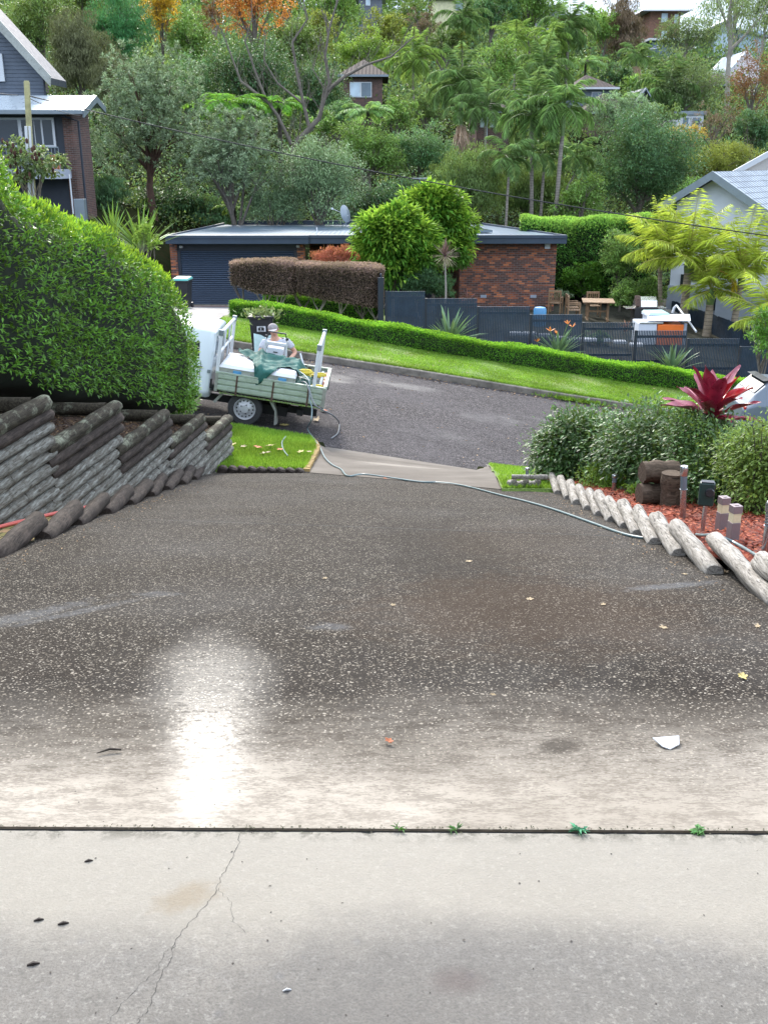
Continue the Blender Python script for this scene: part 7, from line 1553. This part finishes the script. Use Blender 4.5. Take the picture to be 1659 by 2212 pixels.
# tree ferns
def fern(label, u, v, D, Lf, n, seed, key='fern'):
    c = at_D(u, v, D); gz = G(c.x, c.y) - .1; t = thing('tree_fern', label, 'tree fern', (c.x, c.y, gz), group='tree ferns on the slope'); h = c.z - gz
    MB().tube([(0, 0, 0), (0, 0, h)], [.16, .11], 10).build('trunk', M_barkd, t, True)
    fronds('crown', (0, 0, h), n, Lf, LF[key], t, seed, .7, (-.1, .55), 46, .07, .26, 0)[1].build('frond_ribs', M_barkd, t)
fern('bright lime tree fern left of the bare tree trunk', 492, 222, 55, 2.5, 15, 201); fern('bright lime tree fern just behind the bare tree limbs', 603, 222, 57, 1.9, 12, 202); fern('dull green tree fern below the dark tiled house', 795, 238, 62, 2.0, 13, 203, 'kingp')
fern('wide pale tree fern beside the brown roofed wing', 1345, 214, 88, 2.6, 12, 204, 'kingp'); fern('tree fern on the slope under the she-oak', 1265, 132, 105, 2.8, 12, 205, 'kingp'); fern('low tree fern in the dark behind the garage roof', 505, 445, 53, 1.2, 10, 206, 'queenlight')
# ------------------------------------------------------------------ clipped hedges
def sellip(th, e=.45): c, s = np.cos(th), np.sin(th); return np.sign(c) * np.abs(c) ** e, np.sign(s) * np.abs(s) ** e
def hedge(name, label, path, hw, zt, zb, n, L, asp, mat, seed, group=None, cat='hedge', topmat=None, topn=0, lump=.06, core=True, up=.3, depth=.05, wl=1.3, coremat=None):
    path = np.array(path, float); seg = np.linalg.norm(np.diff(path[:, :2], axis=0), axis=1); cum = np.concatenate([[0], np.cumsum(seg)]); rg = np.random.default_rng(seed)
    o0 = Vector((path[len(path) // 2][0], path[len(path) // 2][1], float(zb(*path[len(path) // 2][:2])))); t = thing(name, label, cat, o0, group=group)
    def surf(s, th, f=1.0, e=.45):
        x = np.interp(s, cum, path[:, 0]); y = np.interp(s, cum, path[:, 1]); x2 = np.interp(s + .05, cum, path[:, 0]) - np.interp(s - .05, cum, path[:, 0]); y2 = np.interp(s + .05, cum, path[:, 1]) - np.interp(s - .05, cum, path[:, 1])
        ln = np.sqrt(x2 ** 2 + y2 ** 2) + 1e-9; tx, ty = x2 / ln, y2 / ln; nx, ny = ty, -tx
        ed = np.minimum(np.clip(s / (hw * .7), 0, 1), np.clip((cum[-1] - s) / (hw * .7), 0, 1)); ef = np.sqrt(1 - (1 - ed) ** 2) * .4 + .6
        zT, zB = zt(x, y), zb(x, y); hh = (zT - zB) / 2; cz = (zT + zB) / 2; c, q = sellip(th, e); lm = 1 + lump * (np.sin(s * 2.3 / wl + th * 2) + np.sin(s * 4.1 / wl - th * 3 + 1) * .6) * .5
        P = np.stack([x + nx * c * hw * f * ef * lm, y + ny * c * hw * f * ef * lm, cz + q * hh * f * (1 - (1 - ef) * .25) * lm], -1)
        Nn = np.stack([nx * np.cos(th), ny * np.cos(th), np.sin(th)], -1); return P, Nn, tx, ty
    s = rg.uniform(0, cum[-1], n); H0 = float(np.mean(zt(path[:, 0], path[:, 1]) - zb(path[:, 0], path[:, 1])))
    _t = np.linspace(0, 2 * math.pi, 721); _c, _s = sellip(_t); _L = np.concatenate([[0], np.cumsum(np.hypot(np.diff(_c) * hw, np.diff(_s) * H0 / 2))]); th = np.interp(rg.uniform(0, _L[-1], n), _L, _t); th = np.where((th > R(215)) & (th < R(325)), th - R(180), th)
    P, N, tx, ty = surf(s, th); ne = n // 6   # ends
    k = rg.integers(0, 2, ne); se = np.where(k == 0, rg.uniform(0, .12, ne), cum[-1] - rg.uniform(0, .12, ne)); P2, N2, tx2, ty2 = surf(se, rg.uniform(0, 6.28, ne), rg.uniform(0, 1, ne)[:] ** .5); sg = np.where(k == 0, -1, 1); N2 = np.stack([tx2 * sg, ty2 * sg, N2[:, 2] * .2], -1)
    P = np.concatenate([P, P2]); N = np.concatenate([N, N2]); m = len(P); r = rg.normal(0, 1, (m, 3)); P = P - N * np.abs(rg.normal(0, depth, m))[:, None] + r * .015
    D = N * .55 + r * .55 + [0, 0, up]; Nn = N * .5 + r * .35 + [0, 0, .6]
    leafmesh('foliage', P - np.array(o0), D, Nn, rg.uniform(.6, 1.25, m) * L, rg.uniform(.7, 1.2, m) * L * asp, mat, t)
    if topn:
        s = rg.uniform(0, cum[-1], topn); th = rg.normal(R(90), R(28), topn); P, N, _, _ = surf(s, th, 1.01); r = rg.normal(0, 1, (topn, 3)); leafmesh('lit_top_growth', P - np.array(o0) + r * .02, N * .4 + r * .5 + [0, 0, .6], N + r * .4, rg.uniform(.6, 1.2, topn) * L, L * asp, topmat, t)  # paler leaf copy: new shoots and light on the top share its colour
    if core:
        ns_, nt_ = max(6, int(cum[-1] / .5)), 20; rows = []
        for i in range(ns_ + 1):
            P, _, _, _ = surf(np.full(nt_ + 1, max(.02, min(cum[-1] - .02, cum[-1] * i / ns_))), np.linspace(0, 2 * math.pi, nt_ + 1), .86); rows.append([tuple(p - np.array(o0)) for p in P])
        mb = MB().sheet(rows); n0 = len(rows[0]); mb.add([], []); mb.f.append(tuple(range(n0))[::-1]); mb.f.append(tuple(len(mb.v) - n0 + k for k in range(n0))); mb.build('dark_core_shell', coremat or M_core, t, True)  # added dark shell that closes the gaps, interior shade put into its colour
    return t
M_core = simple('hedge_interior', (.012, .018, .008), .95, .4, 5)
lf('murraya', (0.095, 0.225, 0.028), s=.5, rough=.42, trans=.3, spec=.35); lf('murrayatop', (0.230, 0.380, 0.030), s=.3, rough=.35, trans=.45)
HX = lambda y: WX(y) - .42 - .85
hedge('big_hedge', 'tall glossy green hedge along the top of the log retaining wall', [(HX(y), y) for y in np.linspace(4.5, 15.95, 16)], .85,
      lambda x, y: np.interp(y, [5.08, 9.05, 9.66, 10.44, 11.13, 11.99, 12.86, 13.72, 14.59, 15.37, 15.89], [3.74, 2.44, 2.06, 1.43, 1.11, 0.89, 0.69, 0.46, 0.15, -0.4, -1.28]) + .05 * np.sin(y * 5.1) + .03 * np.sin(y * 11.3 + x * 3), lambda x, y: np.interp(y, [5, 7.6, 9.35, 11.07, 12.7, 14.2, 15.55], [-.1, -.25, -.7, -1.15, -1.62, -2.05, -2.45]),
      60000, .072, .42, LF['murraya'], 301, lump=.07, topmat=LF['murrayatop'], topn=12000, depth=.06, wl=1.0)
lf('box', (0.106, 0.275, 0.025), s=.4, rough=.4, trans=.3); lf('boxtop', (0.180, 0.360, 0.030), s=.3, trans=.4)
def gz_(x, y): return Gv(x, y)
hp_ = [at_y(*Z6(*q), 31.0) for q in ((0, 1100),)]
base = [(500, 686), (560, 697), (627, 709), (711, 723), (844, 747), (944, 765), (1044, 780), (1144, 797), (1263, 815), (1380, 833), (1472, 845), (1600, 862), (1720, 880)]
path = []
for u, v in base: q = at_g(u, v); path.append((q.x, q.y))
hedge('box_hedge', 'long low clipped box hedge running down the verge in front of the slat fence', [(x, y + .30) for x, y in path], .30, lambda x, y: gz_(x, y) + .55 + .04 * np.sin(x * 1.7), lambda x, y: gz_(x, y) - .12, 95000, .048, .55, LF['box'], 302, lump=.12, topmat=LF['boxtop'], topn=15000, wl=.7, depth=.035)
q0, q1 = at_g(655, 672), at_g(815, 700)
hedge('box_hedge', 'second low box hedge behind the stems of the purple clipped hedge', [(-4.2, 36.0), (-2, 35.6), (-.2, 35.0)], .34, lambda x, y: gz_(x, y) + .75, lambda x, y: gz_(x, y) - .1, 22000, .055, .55, LF['box'], 303, lump=.1, topmat=LF['boxtop'], topn=3000)
hedge('box_hedge', 'short low hedge in shade at the foot of the garage door', [(-3.2, 38.2), (-.5, 38.0)], .34, lambda x, y: gz_(x, y) + .7, lambda x, y: gz_(x, y) - .1, 9000, .06, .55, LF['box'], 304, lump=.1)
# purple standard hedge on stems
lf('plum', (.155, .108, .085), s=.45, rough=.5, trans=.2); lf('plumtop', (.27, .175, .155), s=.3, trans=.3)
yH = 33.6; zt_p = lambda x, y: np.interp(x, [px(500, yH), px(560, yH), px(650, yH), px(830, yH)], [at_y(500, 566, yH).z, at_y(560, 560, yH).z, at_y(650, 566, yH).z, at_y(832, 575, yH).z])
zb_p = lambda x, y: np.interp(x, [px(500, yH), px(560, yH), px(640, yH), px(832, yH)], [at_y(500, 615, yH).z, at_y(560, 640, yH).z, at_y(650, 640, yH).z, at_y(832, 672, yH).z])
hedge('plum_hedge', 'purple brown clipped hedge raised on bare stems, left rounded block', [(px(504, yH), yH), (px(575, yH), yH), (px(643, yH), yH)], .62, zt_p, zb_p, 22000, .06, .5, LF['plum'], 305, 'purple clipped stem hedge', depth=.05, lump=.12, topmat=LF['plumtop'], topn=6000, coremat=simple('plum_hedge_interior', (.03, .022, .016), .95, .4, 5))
hedge('plum_hedge', 'purple brown clipped hedge raised on bare stems, longer right block', [(px(646, yH), yH - .1), (px(740, yH), yH - .15), (px(828, yH), yH - .2)], .62, zt_p, zb_p, 30000, .06, .5, LF['plum'], 306, 'purple clipped stem hedge', lump=.06, topmat=LF['plumtop'], topn=8000, coremat=bpy.data.materials['plum_hedge_interior'])
for k, u in enumerate((528, 575, 603, 655, 690, 735, 782, 812)):
    x = px(u, yH); z0 = G(x, yH - .1) - .05; zt2 = float(zb_p(x, yH)) + .28; t = thing('hedge_stem', f'bare forked stem number {["one","two","three","four","five","six","seven","eight"][k]} from the left under the purple hedge', 'stem', (x, yH - .2, z0), group='stems of the purple hedge'); rr = random.Random(k); mb = MB(); hh = zt2 - z0; fk = .45 * hh
    mb.tube([(0, 0, 0), (rr.uniform(-.05, .05), 0, fk)], [.045, .035], 8)
    for j in range(5): a = rr.uniform(0, 6.28); e = Vector((.38 * math.cos(a), .25 * math.sin(a), hh)); mb.tube([(0, 0, fk * .9), tuple(e * .5 + Vector((0, 0, fk * .3))), tuple(e)], [.026, .02, .012], 6)
    mb.build('stem', M_barkp if k % 3 else M_bark, t, True)
# yard hedge and shrubs at right
lf('lilly', (0.078, 0.202, 0.039), s=.45, rough=.35); lf('lillytop', (0.200, 0.360, 0.060), s=.35, trans=.35)
yy = 47.5
hedge('lilly_pilly_hedge', 'tall bright-topped leafy hedge right behind the brick wall corner', [(px(1118, yy), yy), (px(1230, yy), yy - .3), (px(1385, yy), yy - 1.5)], 1.0, lambda x, y: np.full_like(np.asarray(x, float), at_y(1230, 470, yy).z) + .15 * np.sin(np.asarray(x) * 1.3), lambda x, y: np.asarray(gz_(x, y)) - .2, 40000, .12, .5, LF['lilly'], 307, lump=.08, topmat=LF['lillytop'], topn=9000, depth=.12)
T('leafy_shrub', 'bright green round shrub at the back of the walled yard', 1262, 565, 650, 95, 44.5, 'brightmid', 311, 'broad', 6, 3, .8, .6, cat='shrub', tr=.05)
T('leafy_shrub', 'pale green open shrub behind the garden table', 1345, 500, 620, 95, 43, 'mid', 312, 'broad', 7, 3, .8, .5, cat='shrub', tr=.06)
T('leafy_shrub', 'dark leafy shrub spilling over the fence behind the barbecue', 1382, 598, 672, 135, 41.6, 'mid', 313, 'broad', 7, 3.4, .8, .5, cat='shrub', tr=.05)
T('leafy_shrub', 'grey green tufted plant beside the brick corner', 1212, 622, 650, 45, 44, 'banksia', 314, 'up', 4, 3, .8, .2, cat='shrub', tr=.03)
T('leafy_shrub', 'dark glossy shrub at the right edge in front of the paling fence', 1662, 660, 780, 110, 27.8, 'murraya', 315, 'broad', 7, 3, 1.2, .42, cat='shrub', tr=.05)
T('leafy_shrub', 'dark shrub in the entry garden behind the slat fence', 912, 575, 660, 90, 37, 'dark', 316, 'fine', 6, 3, .9, .35, cat='shrub', tr=.04)
T('leafy_shrub', 'dark strappy shrub beside the brick entry wall', 955, 590, 655, 60, 37.5, 'midblue', 317, 'up', 5, 2.6, 1.1, .2, cat='shrub', tr=.04)
T('leafy_shrub', 'small pale shrub over the end of the tall hedge', 318, 478, 545, 60, 24, 'lime', 318, 'fine', 5, 2.6, .9, .5, cat='shrub', tr=.03)
T('leafy_shrub', 'green garden shrub seen through the slat fence beside the tub', 1290, 715, 760, 70, 34.5, 'dark', 319, 'broad', 5, 2.6, .9, cat='shrub', tr=.03)
T('seed_head_shrub', 'big leafed shrub with brown seed heads round the service pole', 60, 300, 420, 165, 28.5, 'gum', 320, 'broad', 8, 2.2, 1.6, .7, cat='shrub', tr=.07)
t = [o for o in bpy.data.objects if o.name.startswith('seed_head_shrub')][0]; rg = np.random.default_rng(3); mb = MB()
for k in range(40):
    a = rg.uniform(0, 6.28); p = Vector((math.cos(a) * rg.uniform(.2, 1.0), -.5 * abs(math.sin(a)), at_y(60, 330, 28).z - t.location.z + rg.uniform(-.7, .35)))
    if k == 0: sh_ = MB().lathe([(.01, -.07), (.04, -.03), (.04, .04), (.01, .08)], (0, 0, 0), 'Z', 8).build('seed_head', simple('brown_seed_head', (.07, .03, .02), .9), t); sh_.location = p
    else: c_ = sh_.copy(); COL.objects.link(c_); c_.parent = t; c_.location = p
# the two bright green trees in front of the brick house, and the maple
def star(name, label, lobes_px, y, seed, L, n):
    cs = [at_y(u, v + 20, y + dy) for u, v, r, dy in lobes_px]; c0 = cs[0]; gz = G(c0.x, y); t = thing(name, label, 'tree', (c0.x, y, gz)); lobes = []
    for (u, v, r, dy), c in zip(lobes_px, cs): m = y / FP; lobes.append(((c.x - c0.x, dy, c.z - gz), (r * m * .96, r * m * .8, r * m * .78)))
    foliage('crown', lobes, n, L, L * .36, LF['brightmid'], t, seed, 'fan', 11, .13, inner=.3, low=-.8)
    up = [(c, (r[0] * 1.04, r[1] * 1.04, r[2] * 1.1)) for c, r in lobes]; foliage('sunlit_leaves', up, int(n * .45), L, L * .36, LF['bright'], t, seed + 1, 'fan', 11, .13, inner=0, low=.25)  # paler leaf copy over the crown tops, sunlight put into its colour
    limbs((0, 0, 0), lobes, .075, M_bark, t, seed); return t
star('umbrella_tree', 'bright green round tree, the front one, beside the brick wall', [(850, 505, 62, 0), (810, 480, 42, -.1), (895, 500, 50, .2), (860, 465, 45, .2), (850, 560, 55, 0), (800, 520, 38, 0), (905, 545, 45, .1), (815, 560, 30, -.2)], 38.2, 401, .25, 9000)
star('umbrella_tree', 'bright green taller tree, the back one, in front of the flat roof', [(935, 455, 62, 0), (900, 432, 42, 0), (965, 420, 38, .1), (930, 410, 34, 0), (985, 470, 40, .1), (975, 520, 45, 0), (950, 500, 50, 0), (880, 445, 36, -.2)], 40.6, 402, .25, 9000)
lf('maple', (0.340, 0.100, 0.070), s=.4, trans=.35)
T('japanese_maple', 'small red and orange lace-leaf maple behind the purple hedge', 735, 533, 590, 125, 38.5, 'maple', 403, 'droop', 8, 3, .7, .35, cat='tree', tr=.05)
# strappy plants
def strappy(name, label, cat, c, n, L, W, mat, seed, el=(.3, 1.4), droop=.5, parent=None, group=None, seg=5, pname='leaves', fold=.25, tip=.0):
    rg = random.Random(seed); mb = MB()
    t = parent or thing(name, label, cat, c, group=group); off = (0, 0, 0) if parent is None else Vector(c)
    for i in range(n):
        az = rg.uniform(0, 6.28); e = el[0] + (el[1] - el[0]) * rg.random(); LL = L * rg.uniform(.7, 1.1); p = Vector(off) + Vector((math.cos(az), math.sin(az), 0)) * W * .4; rows = []; h = Vector((math.cos(az), math.sin(az), 0)); s = Vector((-h.y, h.x, 0)); ww = W * rg.uniform(.8, 1.15)
        for k in range(seg + 1):
            f = k / seg; wd = ww * (math.sin(math.pi * min(1, (f * .85 + .15))) ** .7) * .5 if f < 1 else .001
            up = Vector((0, 0, 1)) * math.cos(e) - h * math.sin(e)
            rows.append([tuple(p - s * wd + up * wd * fold), tuple(p), tuple(p + s * wd + up * wd * fold)]); p = p + (h * math.cos(e) + Vector((0, 0, 1)) * math.sin(e)) * LL / seg; e -= droop * rg.uniform(.6, 1.3) / seg
        mb.sheet(rows)
    mb.build(pname, mat, t, False); return t
lf('strap', (.13, .21, .11), s=.35, rough=.35, trans=.15); lf('flax', (0.100, 0.200, 0.035), s=.4, rough=.4)
for (u, v, D, lab, sd, n, L) in ((970, 712, 31.9, 'grey green bird of paradise clump, leftmost along the slat fence', 1, 34, .95), (1205, 748, 31.9, 'bird of paradise clump with orange flowers, middle of the slat fence', 2, 40, .80), (1452, 785, 31.9, 'bird of paradise clump near the right end of the slat fence', 3, 40, .80)):
    q = at_y(u, v, D); t = strappy('bird_of_paradise', lab, 'plant', Vector((q.x, D, G(q.x, D) - .02)), n + 12, L * 1.3, .10, LF['strap'], sd, (.35, 1.45), .4, group='bird of paradise plants along the fence')
    if sd == 2:
        for (du, dv) in ((1188, 715), (1202, 722), (1226, 700), (1236, 706), (1140 + 20, 738)):
            f = at_y(du, dv, D - .1) - t.location; fl = MB().tube([(0, 0, .1), tuple(f * .6 + Vector((0, 0, .1))), tuple(f)], .012, 6).build('flower_stem', M_shaft, t, True)
            strappy('', '', '', f, 6, .16, .04, simple('orange_flower', (.75, .26, .04), .5) if 'orange_flower' not in bpy.data.materials else bpy.data.materials['orange_flower'], 50 + du, (.3, 1.3), .2, parent=t, pname='flower')
q = at_D(305, 520, 26); strappy('flax_plant', 'large sword-leaved flax rising behind the end of the tall hedge', 'plant', Vector((q.x, q.y, q.z - .3)), 80, 1.25, .06, LF['flax'], 9, (.35, 1.5), .25)
q = at_D(245, 500, 27); strappy('flax_plant', 'smaller flax beside the large one behind the tall hedge', 'plant', Vector((q.x, q.y, q.z - .2)), 40, 1.0, .05, LF['flax'], 10, (.5, 1.5), .25)
# cordyline with purple head
q = at_y(961, 553, 36.8); gz = G(q.x, 36.8); t = thing('cordyline', 'spiky purple and cream headed cordyline on a thin bent stem by the brick wall', 'plant', (q.x, 36.8, gz)); h = q.z - gz
MB().tube([(.05, 0, 0), (.06, 0, h * .5), (0, 0, h)], [.04, .035, .03], 8).build('stem', M_barkp, t, True)
LFp = leafc('purple_spike_leaf', (.17, .10, .10), .4, trans=.15); LFc = leafc('cream_spike_leaf', (.42, .36, .22), .3, trans=.15)
strappy('', '', '', (0, 0, h), 60, .62, .035, LFp, 11, (-.1, 1.5), .1, parent=t); strappy('', '', '', (0, 0, h), 45, .60, .035, LFc, 12, (-1.3, .1), .1, parent=t, pname='lower_leaves')
q = at_y(1010, 640, 37.5); strappy('cordyline', 'small pink striped cordyline against the foot of the brick wall', 'plant', Vector((q.x, 37.5, q.z - .15)), 26, .45, .03, leafc('pink_spike_leaf', (.24, .10, .10), .4), 13, (.2, 1.4), .1)
q = at_y(1352, 688, 37.0); strappy('cordyline', 'small pinkish spiky plant left of the orange tub', 'plant', Vector((q.x, 37.0, G(q.x, 37) + .15)), 36, .5, .03, leafc('salmon_spike_leaf', (.40, .20, .15), .35), 14, (.2, 1.5), .1)
# ------------------------------------------------------------------ right garden bed shrubs
lf('bed', (.066, .135, .040), s=.55, rough=.42, trans=.2, spec=.4); lf('bedlight', (0.140, 0.220, 0.050), s=.45, rough=.35, trans=.3); lf('bedlow', (0.120, 0.220, 0.030), s=.4, trans=.3)
def bedshrub(label, ell, key, seed, n, L=.055, stems=34, light=0, wisps=14):
    c0 = ell[0][0]; gz = G(c0[0], c0[1]) + BZ; t = thing('leafy_shrub', label, 'shrub', (c0[0], c0[1], gz), group='leafy shrubs in the right garden bed'); rg = np.random.default_rng(seed); rr = random.Random(seed)
    lobes = [((c[0] - c0[0], c[1] - c0[1], c[2] - gz), r) for c, r in ell]
    foliage('foliage', lobes, int(n * .82), L * 1.08, L * .54, LF[key], t, seed, 'broad', 10, .25, inner=.35, low=-.9)
    if light: foliage('new_leaves', lobes, light, L * .9, L * .45, LF['bedlight'], t, seed + 1, 'up', 8, .12, inner=.1, low=.0)
    mb = MB(); Ps = []; Ds = []
    for k in range(stems):
        c, r = lobes[rr.randrange(len(lobes))]; b = Vector((c[0] + rr.uniform(-.5, .5) * r[0], c[1] + rr.uniform(-.5, .5) * r[1], 0)); e = Vector((c[0] + rr.uniform(-.9, .9) * r[0], c[1] + rr.uniform(-.9, .9) * r[1], c[2] + r[2] * (rr.uniform(.2, .95) if k > wisps else rr.uniform(1.15, 1.6))))
        mid = b.lerp(e, .55) + Vector((rr.uniform(-.08, .08), rr.uniform(-.08, .08), .02)); mb.tube([b, mid, e], [.009, .006, .002], 5)
        for j in range(16):
            f = .35 + .65 * j / 15; p = (b.lerp(mid, f / .55) if f < .55 else mid.lerp(e, (f - .55) / .45)); Ps.append(p); Ds.append((rr.uniform(-1, 1), rr.uniform(-1, 1), rr.uniform(.2, 1)))
    mb.build('stems', M_barkd, t, True); Ps = np.array(Ps); Ds = np.array(Ds); leafmesh('stem_leaves', Ps, Ds, rg.normal(0, 1, Ps.shape) + [0, 0, 1], L, L * .5, LF[key], t)
    return t
def el(u, v, y, ru, rv, rdep):
    c = at_y(u, v, y); m = y / FP; return ((c.x, c.y, c.z), (ru * m, rdep, rv * m))
bedshrub('grey green leafy shrub at the lower left end of the right bed', [el(1235, 975, 12.3, 75, 62, .45), el(1190, 985, 12.5, 45, 48, .3), el(1290, 960, 12.0, 60, 55, .4), el(1250, 930, 12.2, 60, 40, .35), el(1205, 1020, 12.4, 40, 35, .3)], 'bed', 501, 13000, .060)
bedshrub('dense grey green shrub in the middle of the right bed behind the log stumps', [el(1400, 960, 10.9, 95, 72, .5), el(1350, 975, 11.3, 60, 60, .4), el(1450, 950, 10.6, 70, 70, .4), el(1460, 1010, 10.3, 70, 60, .35), el(1380, 1010, 11.0, 60, 45, .3)], 'bed', 502, 16000, .056, light=400)
bedshrub('grey green shrub right of the log stumps, growing under the red bromeliad', [el(1530, 990, 9.6, 80, 68, .45), el(1575, 1010, 9.2, 60, 72, .4), el(1530, 1040, 9.2, 60, 60, .3), el(1490, 940, 9.8, 50, 42, .3)], 'bed', 503, 13000, .050, light=700)
bedshrub('yellow green tipped shrub with reddish stems at the right edge', [el(1630, 1015, 8.5, 65, 80, .4), el(1600, 985, 8.7, 45, 52, .3), el(1658, 970, 8.4, 55, 52, .35), el(1650, 1060, 8.3, 60, 50, .3)], 'bedlight', 504, 9000, .042, stems=50, wisps=16)
bedshrub('small low feathery yellow green plant beside the steel lights', [el(1290, 1030, 11.2, 45, 24, .2), el(1330, 1042, 10.9, 30, 16, .15)], 'bedlow', 505, 2600, .035, stems=10, wisps=4)
bedshrub('tiny green plant on the red mulch by the stumps', [el(1372, 1062, 10.1, 22, 12, .12)], 'bedlow', 506, 500, .03, stems=4, wisps=1)
# red bromeliad
q = at_y(1535, 900, 9.9); t = thing('bromeliad', 'large crimson leaved bromeliad standing above the right bed shrubs', 'plant', (q.x, 9.9, G(q.x, 9.9) + BZ)); hh = q.z - t.location.z
MB().tube([(0, 0, 0), (0, 0, hh)], [.04, .05], 10).build('stem', M_stump, t, True)
M_cr1 = simple('crimson_leaf', (.24, .02, .045), .32, .45, 9, bump=.2); M_cr2 = simple('dusky_pink_leaf', (.38, .12, .15), .38, .4, 9, bump=.2); M_cr3 = simple('scarlet_leaf', (.42, .012, .018), .3, .3, 9, bump=.2)
def bladeleaf(par, base, az, e, L, W, mat, droop, seed):
    rr = random.Random(seed); p = Vector(base); h = Vector((math.cos(az), math.sin(az), 0)); s = Vector((-h.y, h.x, 0)); rows = []; K = 12
    for k in range(K + 1):
        f = k / K; wd = W * .5 * (.35 + .65 * math.sin(math.pi * min(1, f * .62 + .12) ) ** 1.0) * (1 if f < .55 else max(.0, 1 - ((f - .55) / .45) ** 1.7)) + .0006; up = Vector((0, 0, 1)) * math.cos(e) - h * math.sin(e); wv = .012 * math.sin(f * 14 + seed)
        rows.append([tuple(p - s * wd + up * (wd * .5 + wv)), tuple(p - s * wd * .5 + up * wd * .12), tuple(p), tuple(p + s * wd * .5 + up * wd * .12), tuple(p + s * wd + up * (wd * .5 - wv))]); p = p + (h * math.cos(e) + Vector((0, 0, 1)) * math.sin(e)) * L / K; e -= droop / K
    return MB().sheet(rows).build('leaf', mat, par, True, auto=80)
rr = random.Random(4)
for k in range(22):
    f = k / 22; bladeleaf(t, (0, 0, hh - .03 + .05 * f), k * 2.4 + rr.uniform(-.2, .2), .12 + 1.3 * f ** .8 + rr.uniform(-.1, .1), rr.uniform(.46, .60), rr.uniform(.13, .175), [M_cr1, M_cr2, M_cr1, M_cr3, M_cr2][k % 5], rr.uniform(.1, .5), k)
# undergrowth on the hillside
rg = np.random.default_rng(77); nc = 8500; y = 54 + 140 * rg.random(nc) ** 1.25; x = rg.uniform(-.5, .5, nc) * y * .95; P = []; per = 26; i = np.repeat(np.arange(nc), per)
keep = ~((y < 56) & (x > -9) & (x < 8)); sc_ = np.clip(y / 70, .8, 2.2); q = rg.normal(0, 1, (len(i), 3)); base = np.stack([x, y, Gv(x, y) + .45 * sc_], 1)
Pp = base[i] + q * (np.array([.75, .5, .42]) * sc_[i][:, None]); r = rg.normal(0, 1, Pp.shape); kk = keep[i]; half = rg.random(nc)[i] < .5
for nm, mt, sel in (('undergrowth', LF['dark'], half), ('undergrowth', LF['olivegreen'], ~half)):
    s_ = kk & sel; props(leafmesh(nm, Pp[s_], (q * .4 + r * .6 + [0, 0, .2])[s_], (r * .5 + [0, 0, .9])[s_], .26 * sc_[i][s_], .13 * sc_[i][s_], mt, None), kind='stuff')
# far wood along the ridge
nc = 2600; x = rg.uniform(-95, 42, nc); y = rg.uniform(182, 215, nc); hgt = 11 + 2.5 * np.sin(x * .23) + 2 * np.sin(x * .61 + 1); hgt = np.where(x > 26, 4, hgt); per = 40; i = np.repeat(np.arange(nc), per)
z = Gv(x, y) + hgt * rg.random(nc) ** .7; q = rg.normal(0, 1, (len(i), 3)); P = np.stack([x, y, z], 1)[i] + q * [1.5, 1.2, 1.0]; r = rg.normal(0, 1, P.shape)
props(leafmesh('far_woodland', P, q * .4 + r * .6, r * .5 + [0, 0, .9], .62, .34, LF['mid'], None), kind='stuff')
